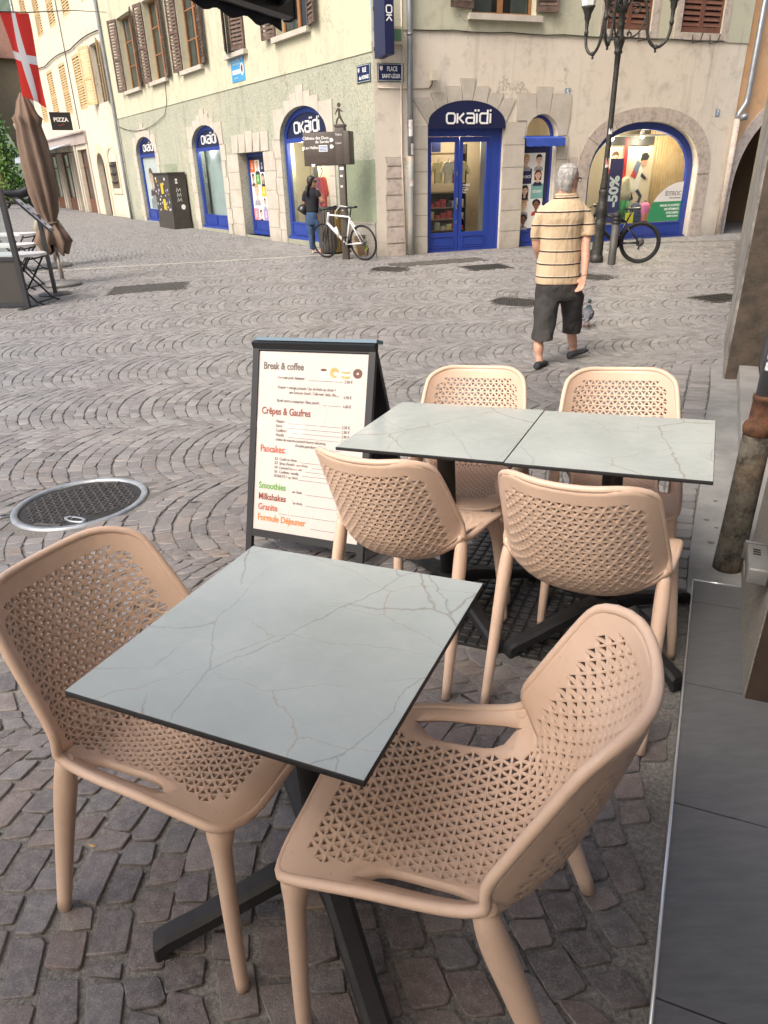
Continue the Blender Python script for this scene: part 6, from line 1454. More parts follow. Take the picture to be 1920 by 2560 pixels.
# ------------------------------------------------------------------ bicycles
def wheel(root, c, r, tyre, m_rim, spokes, tilt=None, name='wheel'):
    T_ = Matrix.Translation(c) @ Matrix.Rotation(math.pi / 2, 4, 'Y')
    circ = lambda q, n=40: [(q * math.cos(2 * math.pi * i / n), q * math.sin(2 * math.pi * i / n), 0) for i in range(n)]
    t_ = MB().tube(circ(r - tyre), tyre, 8, T_, closed=True).build('tyre', M_RUB, root)
    MB().tube(circ(r - 2 * tyre - .008), .011, 6, T_, closed=True).build('rim', m_rim, t_)
    mb = MB()
    for i in range(spokes):
        a = 2 * math.pi * i / spokes; b_ = a + (.5 if i % 2 else -.5); mb.tube([(.02 * math.cos(b_), .02 * math.sin(b_), .025 * (1 if i % 4 < 2 else -1)), ((r - 2 * tyre - .01) * math.cos(a), (r - 2 * tyre - .01) * math.sin(a), 0)], .0014, 3, T_)
    mb.tube([(0, 0, -.05), (0, 0, .05)], .022, 8, T_); mb.build('spokes', M_ALU, t_)
    return t_
M_WFR = mat('white bike paint', (.72, .72, .72), None, .25, coat=.5); M_GLOSSB = mat('black bike paint', (.012, .012, .014), None, .3)
def bike(M_, label, frame_m, r, tyre, rim_m, mtb=False):
    rt = thing('bicycle', label, 'bicycle', M_)
    wb = .50; wr, wf = (0, -wb, r), (0, wb + (.09 if mtb else 0), r)
    wheel(rt, wr, r, tyre, rim_m, 28); wheel(rt, wf, r, tyre, rim_m, 28)
    bb = (0, -.075, .29 if not mtb else .33); st = (0, -.225, .80 if not mtb else .70); hd = (0, .335, .83 if not mtb else .88); hl = (0, .375, .68 if not mtb else .72)
    td = .021 if not mtb else .026
    mb = MB().tube([bb, st], td * .9, 10).tube([st, hd], td * .85, 10).tube([bb, hl], td * 1.25, 10).tube([(0, .31, hd[2] + .05), (0, hl[1] + .01, hl[2] - .03)], td * 1.1, 10)
    for s_ in (-.05, .05): mb.tube([(s_ * .5, bb[1], bb[2]), (s_, wr[1], r)], .012, 8); mb.tube([(s_ * .4, st[1] + .01, st[2] - .05), (s_, wr[1], r)], .010, 8)
    mb.build('frame', frame_m, rt)
    mb = MB()
    for s_ in (-.055, .055): mb.tube([(s_ * .7, hl[1] + .01, hl[2] - .03), (s_, (hl[1] + wf[1]) / 2 + .02, (hl[2] + r) / 2 - .02), (s_, wf[1], r)], .014 if not mtb else .02, 8)
    mb.build('fork', M_GLOSSB, rt)
    mb = MB().tube([(0, .31, hd[2] + .04), (0, .36, hd[2] + .10)], .016, 8); h_ = hd[2] + .11
    if mtb: mb.tube([(-.34, .30, h_ + .02), (-.1, .36, h_), (.1, .36, h_), (.34, .30, h_ + .02)], .013, 8)
    else: mb.tube([(-.24, .31, h_ + .0), (-.1, .37, h_), (.1, .37, h_), (.24, .31, h_)], .012, 8)
    for s_ in (-1, 1): mb.tube([(s_ * (.34 if mtb else .24), .30, h_ + .01), (s_ * (.22 if mtb else .14), .33, h_ + .01)], .018, 8); mb.tube([(s_ * .2, .36, h_), (s_ * .15, .42, h_ - .04)], .007, 6)
    mb.build('handlebar', M_GLOSSB, rt)
    sp_ = Vector(st) + (Vector(st) - Vector(bb)).normalized() * (.16 if not mtb else .22)
    MB().tube([st, sp_], .014, 8).build('seat_post', M_GLOSSB, rt)
    rings = []
    for y, w_, z in ((.14, .012, .012), (.05, .022, .02), (-.04, .045, .022), (-.11, .07, .03), (-.135, .05, .032)): rings.append([(sp_.x + w_ * math.cos(a), sp_.y + y, sp_.z + z + .018 * math.sin(a)) for a in np.linspace(0, 2 * math.pi, 10, endpoint=False)])
    MB().loft(rings).build('saddle', M_GLOSSB, rt)
    mb = MB().lathe([(.085, -.004), (.09, .0), (.085, .004), (.02, .006)], 24, Matrix.Translation((.05, bb[1], bb[2])) @ Matrix.Rotation(math.pi / 2, 4, 'Y')); mb.tube([(.07, bb[1], bb[2]), (.075, bb[1] + .06, bb[2] - .155)], .011, 6); mb.tube([(-.07, bb[1], bb[2]), (-.075, bb[1] - .06, bb[2] + .155)], .011, 6)
    mb.box((.11, bb[1] + .06, bb[2] - .155), (.08, .07, .02)); mb.box((-.11, bb[1] - .06, bb[2] + .155), (.08, .07, .02)); mb.build('crankset', M_GLOSSB, rt)
    mb = MB().lathe([(.02, -.015), (.075 if mtb else .055, -.012), (.05, .01), (.03, .02)], 24, Matrix.Translation((.045, wr[1], r)) @ Matrix.Rotation(math.pi / 2, 4, 'Y')); mb.tube([(.055, wr[1], r - .03), (.06, wr[1] + .02, r - .13)], .014, 6)
    for z0, z1 in ((.055, .085), (-.055, -.085)): mb.tube([(.045, wr[1], r + z0), (.05, bb[1], bb[2] + z1)], .004, 4)
    mb.build('gears', M_IRON, rt)
    return rt
a_, b_ = gnd(906, 651), gnd(823, 645); dv = (b_ - a_); dv.z = 0; dv.normalize(); cm = (a_ + b_) / 2
bk = bike(gmat(cm.x, cm.y, yaw_to(dv)) @ Matrix.Rotation(R(-5), 4, 'Y'), 'white road bicycle with black wheels leaning by the wayfinding post', M_WFR, .335, .012, M_GLOSSB)
MB().tube([(.0, -.25, .90), (0, -.20, .98), (0, -.02, 1.0), (0, .10, .92), (0, .16, .82), (0, .10, .76)], .011, 8).build('cable_lock', mat('silver green lock sleeve', (.5, .54, .5), None, .35), bk)
mb = MB().tube([(-.0, .18, .60), (0, .10, .42)], .035, 10); mb.build('bottle_cage', M_WFR, bk)
a_ = gnd(1592, 658); dv = Vector((-.90, .43, 0)).normalized(); cm = a_ + dv * .50
bike(gmat(cm.x, cm.y, yaw_to(dv)) @ Matrix.Rotation(R(-4), 4, 'Y'), 'black mountain bicycle with fat tyres behind the bollard', M_GLOSSB, .36, .028, M_GLOSSB, True)
p = gnd(908, 640); rt = thing('cardboard_box', 'crushed cardboard with lime green wrap leaning on the plinth behind the white bicycle', 'cardboard', Matrix.Translation(p + Vector((.0, .12, 0))) @ Matrix.Rotation(.9, 4, 'Z'))
MB().box((0, 0, .19), (.34, .04, .40), Matrix.Rotation(-.25, 4, 'X')).box((.08, -.08, .10), (.2, .02, .2), Matrix.Rotation(.35, 4, 'X')).build('sheet', mat('cardboard', (.30, .19, .10), (.36, .24, .13), .9, nscale=5), rt)
rr = random.Random(3); mb = MB()
for i in range(16): x, z = .05 + rr.gauss(0, .07), .22 + rr.gauss(0, .07); mb.add([(x + rr.gauss(0, .05), -.12 + rr.gauss(0, .02), z + rr.gauss(0, .05)) for _ in range(3)], [(0, 1, 2)])
mb.build('wrap', mat('lime wrap', (.42, .52, .03), None, .5), rt)
rt, F = wthing('wall_vent', 'small rusty vent grille in the grey plinth beside the white bicycle', 'vent', ML, .62, .2)
mb = MB().ring(rect(.40, .62, .13, .36), rect(.43, .59, .16, .33), F, .06, .02)
for i in range(4): mb.wbox(.43, .59, .18 + .04 * i, .20 + .04 * i, .044, .056, F)
mb.build('grille', M_IRON, rt)

# ------------------------------------------------------------------ the other terrace, across the side street
M_SCR = mat('dark taupe screen', (.040, .036, .032), (.05, .046, .042), .45, nscale=2); M_SCR2 = mat('anthracite frame', (.028, .029, .034), None, .4)
p = gnd(76, 770); ux = Vector((-1, .10, 0)).normalized(); uy = Vector((-ux.y, ux.x, 0))
rt = thing('wind_screen', 'anthracite terrace wind screen with a solid lower panel', 'wind screen', Matrix(((ux.x, -uy.x, 0, p.x), (ux.y, -uy.y, 0, p.y), (0, 0, 1, p.z), (0, 0, 0, 1))))
mb = MB().box((.03, 0, .83), (.07, .06, 1.62)); mb.box((1.43, 0, .83), (.07, .06, 1.62)); mb.box((.73, 0, 1.62), (1.32, .058, .05)); mb.box((.73, 0, .70), (1.32, .058, .05)); mb.box((.73, 0, .06), (1.32, .058, .05)); mb.build('frame', M_SCR2, rt)
MB().box((.73, 0, .38), (1.34, .02, .60)).build('solid_panel', M_SCR, rt); MB().box((.73, 0, 1.16), (1.34, .008, .88)).build('clear_panel', M_GLASS, rt)
for x in (.03, 1.43): MB().box((x, 0, .008), (.09, .42, .016)).build('foot', M_SCR2, rt)
p = gnd(140, 736); rt = thing('menu_stand', 'black lectern menu stand on a round base at the other terrace', 'menu stand', p)
MB().lathe([(.27, 0), (.27, .012), (.25, .02), (.03, .028)], 28).build('base', M_SCR2, rt); MB().box((0, 0, .62), (.055, .045, 1.2)).build('post', M_SCR2, rt)
Mb = Matrix.Translation((-.06, -.02, 1.22)) @ Matrix.Rotation(R(14), 4, 'Z') @ Matrix.Rotation(R(48), 4, 'Y')
bd = MB().box((0, 0, 0), (.66, .36, .03), Mb).build('board', M_SCR2, rt); MB().box((0, 0, .0165), (.58, .29, .006), Mb).build('menu_sheet', mat('pale blue menu', (.62, .64, .72), (.50, .54, .66), .3, nscale=7), bd)
mb = MB()
for i in range(5): mb.box((-.2 + .1 * i, -.06 + .03 * (i % 2), .021), (.04, .14, .002), Mb)
mb.build('menu_print', M_INK, bd)
M_TWH = mat('white table boards', (.66, .63, .62), (.60, .57, .56), .45, nscale=4)
for i, (px, py, lab) in enumerate(((108, 632, 'long white folding table just behind the wind screen'), (86, 609, 'white folding table in the middle of the other terrace'), (88, 582, 'white folding table at the back by the folded parasol'))):
    q = gnd(px, py, .73); rt = thing('folding_table', lab, 'table', Matrix.Translation((q.x, q.y, Gz(q.x, q.y))) @ Matrix.Rotation(R(176), 4, 'Z'), 'white folding tables')
    mb = MB().poly([(0, -.10), (0, .10), (.16, .30), (1.5, .30), (1.5, -.30), (.16, -.30)], lambda a, c_, d=0.: Vector((a, c_, .73 + d)), 0, .035); mb.build('tabletop', M_TWH, rt)
    for x0, x1 in ((.12, .62), (.70, .14)):
        for s_ in (-.24, .24): MB().tube([(x0, s_, .70), (x0 * .5 + x1 * .5, s_, .36), (x1, s_, .05), (x1 - .10 * (1 if x1 < x0 else -1), s_, .014)], .014, 8).build('leg', M_BLACK, rt)
    MB().tube([(.14, -.24, .04), (.14, .24, .04)], .012, 6).tube([(.12, -.24, .66), (.12, .24, .66)], .012, 6).build('stretcher', M_BLACK, rt)
def parasol(base, top, label, m, tie=.52, lean=Vector((0, 0, 0)), sc_=1.):
    rt = thing('folded_parasol', label, 'parasol', base, 'folded parasols at the other terrace')
    MB().lathe([(.30, .0), (.31, .03), (.28, .07), (.06, .09), (.045, .12), (.03, .12)], 30).build('base', mat('stone grey base', (.16, .155, .15), (.20, .195, .19), .5, nscale=8), rt)
    MB().tube([(0, 0, .08), (0, 0, .52)], .034, 12).tube([(0, 0, .52), (0, 0, top - .1)], .026, 12).build('pole', mat('brushed parasol pole', (.42, .36, .31), None, .35, .6), rt)
    rings = []; n_ = 48
    for z, r_, a_ in ((.60, .17, .30), (.75, .25, .34), (.95, .20, .28), (1.10, .125, .20), (1.18, .115, .14), (1.35, .16, .22), (1.7, .20, .22), (2.2, .21, .20), (2.6, .20, .18), (2.9, .17, .16), (3.02, .20, .16), (3.10, .15, .12), (3.3, .10, .1), (3.45, .03, .05)):
        zz_ = .60 + (z - .60) * (top - .60) / 2.85
        rings.append([(r_ * (1 + a_ * math.sin(8 * t + z * 1.1) + .06 * math.sin(19 * t + z * 3)) * math.cos(t), r_ * (1 + a_ * math.sin(8 * t + z * 1.1) + .06 * math.sin(17 * t)) * math.sin(t), zz_ + (.10 * math.sin(4 * t + 1) if z < .7 else 0)) for t in np.linspace(0, 2 * math.pi, n_, endpoint=False)])
    mb = MB().loft(rings, cap=False); mb.build('folded_cloth', m, rt)
    zt = .60 + .54 * (top - .60) / 2.85; MB().tube([(.135 * math.cos(t), .135 * math.sin(t), zt + .02 * math.sin(t)) for t in np.linspace(0, 2 * math.pi, 20, endpoint=False)], .018, 6, closed=True).build('tie_strap', m, rt)
    return rt
M_PARA = mat('brown parasol cloth', (.155, .105, .075), (.19, .13, .095), .85, nscale=3)
p = gnd(160, 714); tp = at_y(62, 232, p.y); parasol(p, tp.z - p.z, 'brown folded parasol tied with a strap, in front of the pizza street', M_PARA)
p = gnd(143, 667); parasol(p, 3.0, 'greenish grey folded parasol hidden behind the brown one', mat('grey green parasol cloth', (.27, .25, .19), None, .85))
# motor scooter parked far down the street
p = gnd(52, 521); dv = Vector((.5, -.2, 0)).normalized(); rt = thing('motorcycle', 'black touring motorcycle with a top box parked far down the side street', 'motorcycle', gmat(p.x, p.y, R(-62)))
for y in (-.72, .74): wheel(rt, (0, y, .31), .31, .06, M_ALU, 10)
rings = [[(w_ * math.cos(t), y, z + h_ * math.sin(t)) for t in np.linspace(0, 2 * math.pi, 14, endpoint=False)] for y, z, w_, h_ in ((-1.0, .82, .06, .06), (-.7, .80, .16, .13), (-.3, .72, .19, .20), (.1, .68, .22, .26), (.45, .80, .22, .26), (.68, .95, .20, .18), (.85, .98, .08, .08))]
MB().loft(rings).build('body', M_GLOSSB, rt); MB().box((0, -.95, 1.12), (.42, .36, .30), bev=.08).build('top_box', M_GLOSSB, rt)
MB().tube([(-.38, .42, 1.12), (-.2, .55, 1.10), (.2, .55, 1.10), (.38, .42, 1.12)], .018, 8).build('handlebar', M_BLACK, rt); MB().poly([(-.2, 1.0), (-.16, 1.38), (.16, 1.38), (.2, 1.0)], lambda a, c_, d=0.: Vector((a, .72 - (c_ - 1.0) * .5 - d, c_)), 0, .01).build('windscreen', M_GLASS, rt)
MB().tube([(0, .74, .31), (0, .58, 1.0)], .05, 8).tube([(.14, -.2, .30), (.16, -1.0, .42)], .06, 8).build('fork_and_exhaust', M_IRON, rt); MB().box((0, -1.06, .80), (.2, .03, .06)).build('tail_light', M_REDP, rt); MB().box((0, -1.12, .56), (.2, .01, .14)).build('number_plate', M_LET, rt)
# flag hung on a cable across the street
tl, tr, bl, br = at_y(-2, 30, 12.4), at_y(69, 33, 12.9), at_y(58, 238, 12.3), at_y(117, 270, 12.8)
rt = thing('flag', 'red flag with a white cross hanging from a cable over the street', 'flag', tl)
mb = MB(); nu_, nv_ = 30, 42
for j in range(nv_ + 1):
    for i in range(nu_ + 1):
        a, c_ = i / nu_, j / nv_; q = tl * (1 - a) * (1 - c_) + tr * a * (1 - c_) + bl * (1 - a) * c_ + br * a * c_
        q = q + Vector((.02 * math.sin(a * 7 + c_ * 3), .05 * math.sin(a * 9 + c_ * 4) * (.3 + c_), 0)) - tl; mb.v.append(tuple(q))
for j in range(nv_):
    for i in range(nu_): mb.cur = 1 if (12 <= i < 18 or 19 <= j < 23) else 0; q = j * (nu_ + 1) + i; mb.face((q, q + 1, q + nu_ + 2, q + nu_ + 1), True)
def cloth2(name, c1):
    k = NB(name, .8); n = k.noise(60, 3); k.col(k.mix(k.math('MULTIPLY', n, .2), c1, tuple(q * .8 for q in c1)))
    tr_ = k.n('ShaderNodeBsdfTranslucent', {0: (*c1, 1)}); mx = k.n('ShaderNodeMixShader', {0: .4, 1: k.b.outputs[0], 2: tr_.outputs[0]}); k.t.links.new(mx.outputs[0], k.t.nodes['Material Output'].inputs[0]); return k.m
mb.build('cloth', [cloth2('flag red', (.68, .045, .035)), cloth2('flag white', (.75, .74, .74))], rt)
cable('flag_cable', 'thin dark cable stretched over the side street holding the flag', [at_y(-60, 31, 12.3), at_y(-2, 29, 12.4), at_y(69, 31, 12.9), at_y(180, 26, 17.), C0 + ML(15.9, 6.55, .05)], .008)

# ------------------------------------------------------------------ goods inside the shop, seen through the glass
def garment(M, u, v, w_, s, m, label, sxk=1., sleeves=True, kind='shirt_on_hanger', grp='children shirts on the shop rail', cat='shirt'):
    rt = thing(kind, label, cat, C0 + M(u, v, w_), grp); o_ = M(u, v, w_)
    F = lambda a, c_, d=0.: M(u + a * s * sxk, v + c_ * s, w_ + d) - o_
    MB().poly([(-.16, -.6), (-.17, -.15), (-.33, -.34), (-.41, -.26), (-.2, .04), (-.07, .07), (0, .03), (.07, .07), (.2, .04), (.41, -.26), (.33, -.34), (.17, -.15), (.16, -.6)][::-1], F, .03, .06).build('garment', m, rt); MB().tube([F(-.15, .03, 0), F(0, .10, 0), F(.15, .03, 0)], .006, 5).tube([F(0, .10, 0), F(.02, .18, 0)], .005, 5).build('hanger', M_ALU, rt)
    return rt
M_YEL = mat('yellow knit', (.58, .45, .14), (.66, .55, .28), .8, nscale=40); M_CRM = mat('cream knit', (.62, .54, .38), (.5, .40, .24), .8, nscale=30); M_RED = mat('red knit', (.42, .03, .03), (.5, .05, .04), .8, nscale=10); M_DKN = mat('navy knit', (.02, .025, .05), None, .8)
for u, m_, l_ in ((1.62, M_YEL, 'yellow spotted child shirt hanging inside the shop door, by its hinge side'), (1.84, M_CRM, 'cream child shirt hanging in the middle of the rail inside the shop door'), (2.00, M_RED, 'red child shirt hanging on the rail inside the shop door'), (2.14, M_YEL, 'plain yellow child shirt hanging next to the red one')): garment(MR, u, 1.64, -.60 - .02 * (u * 10 % 3), .62, m_, l_, sxk=.8)
rt, F = wthing('shop_shelves', 'wooden shop shelving seen through the glass door', 'shelves', MR, 1.5, 0, -.9)
mb = MB()
for v in (.10, .33, .55, .78, 1.08, 1.82): mb.wbox(1.40, 2.24, v, v + .025, -1.05, -.62, F)
mb.build('shelf', mat('honey shelf', (.26, .16, .07), None, .5), rt); mb = MB()
MB().wbox(1.40, 2.24, -.02, 1.10, -1.10, -1.07, F).build('dark_back', M_DARKIN, rt)
for u in (1.38, 2.25): mb.wbox(u, u + .02, -.02, 2.0, -1.06, -.61, F)
mb.build('upright', M_BLACK, rt); MB().wbox(1.50, 1.70, 1.86, 2.06, -.72, -.70, F).build('price_card', M_NAVY, rt)
rr = random.Random(8)
for v in (.125, .355, .575, .805):
    for i, u in enumerate((1.47, 1.61, 1.75, 1.89, 2.03, 2.17)):
        m_ = (M_RED, M_RED, M_CRM, M_DKN, M_RED, M_YEL, M_CRM)[(i * 3 + int(v * 10)) % 7]; o_ = MR(u, v, -.75)
        rt = thing('folded_clothes', 'pile of folded children clothes on the shelves inside the shop door', 'folded clothes', C0 + o_, 'folded clothes on the shop shelves'); mb = MB(); F = lambda a, c_, d=0.: MR(u + a, v + c_, -.75 + d) - o_
        for q in range(2 + (i * 7 + int(v * 30)) % 3): mb.wbox(-.06 + .006 * (q % 2), .06, .003 + .038 * q, .036 + .038 * q, -.10, .11 + .004 * q, F)
        mb.build('pile', m_, rt)
for u, m_, l_ in ((2.80, M_RED, 'wine red coat hanging in the side street shop window'), (3.02, mat('plum coat', (.24, .05, .09), None, .8), 'plum coat hanging in the side street shop window'), (3.30, mat('brown coat', (.22, .10, .03), None, .8), 'brown coat hanging in the side street shop window beside the woman')): garment(ML, u, 1.38, -.42, 1.0, m_, l_, sxk=.42, grp=None, cat='coat', kind='coat_on_hanger')
rt, F = wthing('twig_branch', 'curly bare twig decoration hanging in the lit side street window', 'decoration', ML, 2.7, 1.4, -.3)
MB().tube([F(2.70 + .05 * math.sin(i * 1.1), 1.32 + .07 * i, -.3 + .03 * math.cos(i)) for i in range(13)], .010, 5).tube([F(2.68 + .07 * math.cos(i * .9), 1.66 + .07 * math.sin(i * .9), -.28) for i in range(8)], .008, 5).tube([F(2.55, 2.02, -.3), F(2.9, 2.05, -.3)], .008, 5).build('twig', M_BROWN, rt)
# the arched window's display
def disp(name, label, cat, u, v, w_):
    dx = -.775 * w_; o = thing(name, label, cat, C0 + MR(u + dx, v, w_)); org = MR(u + dx, v, w_)
    return o, (lambda a, c_, d=0.: MR(a + dx, c_, d) - org)
rt, F = disp('display_poster', 'tall cream poster of a running child with a backpack in the arched window', 'poster', 6.0, .45, -.62)
M_BACK = mat('poster cream ground', (.66, .52, .36), (.72, .60, .45), .5, nscale=1.5)
MB().wbox(5.88, 6.60, .42, 1.90, -.64, -.62, F).build('board', M_BACK, rt)
mb = MB(); Pq = lambda L_, i, e: (setattr(mb, 'cur', i), mb.poly(L_, F, -.62 + e, .002))
Pq([(6.20, .98), (6.28, 1.02), (6.42, .86), (6.33, .60), (6.27, .62), (6.33, .84)], 0, .003); Pq([(6.10, .96), (6.18, .80), (6.04, .74), (6.03, .80), (6.1, .82)], 0, .003)
Pq([(6.25, .54), (6.25, .60), (6.33, .62), (6.40, .54), (6.40, .51)], 1, .004); Pq([(6.26, .60), (6.32, .60), (6.34, .68), (6.28, .68)], 2, .002)
Pq([(6.02, 1.05), (6.10, 1.40), (6.28, 1.52), (6.36, 1.40), (6.26, 1.0), (6.1, .94)], 3, .005); Pq([(6.02, 1.30), (6.1, 1.46), (6.24, 1.40), (6.16, 1.22)], 4, .007); Pq([(6.08, 1.45), (6.16, 1.62), (6.28, 1.56), (6.18, 1.30)], 5, .009)
Pq([(6.30, 1.28), (6.45, 1.20), (6.47, 1.25), (6.33, 1.36)], 0, .006); Pq(ell(6.49, 1.22, .03, .025), 2, .007); Pq(ell(6.36, 1.58, .085, .10), 2, .008); Pq([(6.25, 1.60), (6.27, 1.75), (6.40, 1.78), (6.49, 1.70), (6.44, 1.62), (6.33, 1.62)], 6, .010)
mb.build('running_child_print', [CLO[0], M_PWHITE, SKINS[1], M_CREAM, M_RED, mat('print slate', (.14, .17, .25), None, .6), HAIRS[2]], rt)
rt, F = disp('display_poster', 'narrow poster of a standing child half hidden by the blue sale banner', 'poster', 5.5, .5, -.66)
MB().wbox(5.28, 5.74, .5, 1.90, -.70, -.68, F).build('board', M_BACK, rt); mb = MB(); portrait(mb, F, 5.55, 1.66, .26, 0, 1, 2, w0=-.679); mb.cur = 7; mb.poly([(5.42, .7), (5.40, 1.36), (5.70, 1.36), (5.68, .7)], F, -.677, .002); mb.build('child_print', PM, rt)
rt, F = disp('display_strip', 'tall red strip standing between the posters in the arched window', 'banner', 5.8, .4, -.6)
MB().wbox(5.78, 5.87, .4, 2.06, -.60, -.58, F).build('strip', mat('sale red', (.5, .02, .02), None, .5), rt)
rt, F = disp('sale_banner', 'tall navy sale banner reading minus fifty percent', 'banner', 5.6, .3, -.40)
MB().wbox(5.45, 5.80, .33, 1.66, -.42, -.40, F).build('cloth', mat('banner violet navy', (.030, .025, .14), None, .5), rt)
text_mesh('-50%', .34, lambda a, c_, d=0.: F(5.72 - c_, .66 + a, -.399 + d), M_LET, rt, align='LEFT', bold=.014, sx=.95); merge_text([('SUR LES', .05, lambda a, c_, d=0.: F(5.53 + a, .50 + c_, -.398), 'LEFT', 0, .9)], M_LET, rt, 'small_print')
def backpack(u, m1, m2, label):
    rt, F = disp('backpack', label, 'backpack', u, .3, -.45); rings = []
    for z, w_, d_ in ((.0, .10, .06), (.02, .125, .075), (.2, .13, .08), (.36, .115, .07), (.42, .07, .04)): rings.append([tuple(F(u + w_ * math.copysign(abs(math.cos(t)) ** .6, math.cos(t)), .30 + z, -.45 + d_ * math.copysign(abs(math.sin(t)) ** .6, math.sin(t)))) for t in np.linspace(0, 2 * math.pi, 20, endpoint=False)])
    MB().loft(rings).build('bag', m1, rt); MB().wbox(u - .09, u + .09, .33, .48, -.38, -.345, F).build('pocket', m2, rt); MB().tube([F(u - .03, .71, -.45), F(u - .02, .76, -.45), F(u + .02, .76, -.45), F(u + .03, .71, -.45)], .008, 6).build('handle', M_BLACK, rt)
backpack(6.28, mat('navy bag cloth', (.02, .03, .07), (.04, .06, .12), .7, nscale=30), mat('navy pocket', (.03, .05, .11), None, .7), 'navy backpack standing in the arched shop window'); backpack(6.54, mat('pink bag cloth', (.62, .16, .32), (.55, .12, .28), .7, nscale=30), mat('pink pocket', (.58, .20, .10), None, .7), 'pink backpack standing in the arched shop window')
rt, F = disp('display_box', 'small yellow box in front of the navy backpack', 'box', 6.1, .3, -.36)
MB().wbox(6.02, 6.22, .30, .52, -.37, -.33, F).build('box', mat('yellow card', (.70, .56, .04), None, .5), rt)
rt, F = disp('child_mannequin', 'headless child mannequin in cream top and green trousers behind the banner', 'mannequin', 5.92, .3, -.52)
mb = MB(); mb.loft([[tuple(F(5.92 + w_ * math.cos(t), z, -.52 + .07 * math.sin(t))) for t in np.linspace(0, 2 * math.pi, 14, endpoint=False)] for z, w_ in ((.78, .15), (.95, .13), (1.15, .15), (1.24, .10), (1.28, .04))]); mb.build('top', M_CRM, rt)
for s_ in (-1, 1): MB().loft([[tuple(F(5.92 + s_ * .06 + w_ * math.cos(t), z, -.52 + w_ * math.sin(t))) for t in np.linspace(0, 2 * math.pi, 12, endpoint=False)] for z, w_ in ((.30, .06), (.5, .065), (.78, .08))]).build('trouser_leg', mat('green velvet', (.02, .16, .05), None, .8), rt)

# ------------------------------------------------------------------ bits of litter
rr = random.Random(21)
for px, py in ((140, 2010), (233, 2118), (590, 1330), (975, 858), (1165, 775)):
    q = gnd(px, py); s_ = .005 + .004 * rr.random()
    o = thing('fallen_leaf', 'small dry yellow leaf fragment lying on the cobbles', 'leaf', Matrix.Translation(q + Vector((0, 0, .006))) @ Matrix.Rotation(rr.random() * 6, 4, 'Z'), 'dry leaf fragments on the cobbles')
    MB().add([(-s_ * 1.6, 0, .002), (0, -s_ * .6, .0), (s_ * 1.7, 0, .004), (0, s_ * .7, .001)], [(0, 1, 2, 3)]).build('blade', mat('dry leaf', (.52, .34, .12), (.40, .24, .08), .8, nscale=40), o)
for s_, o_, r_ in ((.55, .10, .017), (.72, .08, .011), (.80, .125, .014), (1.05, .09, .012), (1.3, .12, .01)):
    q = W0 + dW * s_ + nW * o_; q.z = Gz(q.x, q.y) + .008
    o = thing('gum_spot', 'flat dark chewing gum spot on the concrete strip', 'gum spot', q, 'gum spots on the concrete strip'); MB().lathe([(.001, .002), (r_ * .7, .002), (r_, .0005)], 10, Matrix.Diagonal((1, .8, 1, 1)), cap=False).build('spot', mat('old gum', (.11, .105, .095), None, .8), o)
# ------------------------------------------------------------------ people and the pigeon
def pxring(x0, x1, py, Y, dep, n=20, slope=0., sq=2.):   # an oval ring seen at py spanning x0..x1 at distance Y
    A, B = at_y(x0, py, Y), at_y(x1, py, Y); c_ = (A + B) / 2; hw = (B - A).length / 2
    out = []
    for i in range(n):
        t = 2 * math.pi * i / n; cx_, sx_ = math.cos(t), math.sin(t)
        out.append(c_ + Vector((hw * math.copysign(abs(cx_) ** (2 / sq), cx_), dep * math.copysign(abs(sx_) ** (2 / sq), sx_), slope * sx_)))
    return out
def rel(rings, o): return [[tuple(p - o) for p in r] for r in rings]
def limb(mb, pts, o, n=14): mb.tube([tuple(at_y(x, y, Y) - o) for x, y, Y, r in pts], [r for *_, r in pts], n)
def smooth_limb(pts, k_=4): return [tuple(p) for p in catmull(pts, k_)]
def hand(mb, wrist, fdir, pdir, side, s=1., curl=.5):
    """palm with four fingers and a thumb; fdir: where the fingers point, pdir: palm normal, side: thumb side"""
    f, p = Vector(fdir).normalized(), Vector(pdir).normalized(); p = (p - f * p.dot(f)).normalized(); q = Vector(side); q = (q - f * q.dot(f) - p * q.dot(p)).normalized(); w_ = Vector(wrist)
    rings = []
    for d_, hw, ht in ((0, .026, .019), (.03, .036, .017), (.06, .042, .015), (.09, .041, .013), (.098, .034, .010)): rings.append([tuple(w_ + f * d_ * s + q * hw * s * math.cos(t) + p * ht * s * math.sin(t)) for t in np.linspace(0, 2 * math.pi, 12, endpoint=False)])
    mb.loft(rings)
    for i, (off, L_) in enumerate(((.030, .070), (.010, .078), (-.011, .073), (-.031, .057))):
        b_ = w_ + f * .088 * s + q * off * s; pts = [b_]; d_ = f.copy(); c_ = curl * (1 + .18 * i)
        for seg in (.45, .32, .23): d_ = (d_ * math.cos(c_ * .8) + p * math.sin(c_ * .8)).normalized(); pts.append(pts[-1] + d_ * L_ * seg * s)
        mb.tube([tuple(v) for v in pts], [.0092 * s, .0086 * s, .0078 * s, .006 * s], 8)
    b_ = w_ + f * .025 * s + q * .028 * s; mb.tube([tuple(b_), tuple(b_ + (q * .55 + f * .7 + p * .25).normalized() * .035 * s), tuple(b_ + (q * .55 + f * .7 + p * .25).normalized() * .035 * s + (f + p * .5 + q * .05).normalized() * .034 * s)], [.012 * s, .0105 * s, .008 * s], 8)
def skinmat(name, c1, c2):
    k = NB(name, .5); n1 = k.noise(14, 5, .65); k.col(k.ramp(n1, [(.35, c1), (.65, c2)])); k.b.inputs['Subsurface Weight'].default_value = .08; k.b.inputs['Subsurface Radius'].default_value = (.02, .008, .005); k.bump(n1, .08, .004); return k.m
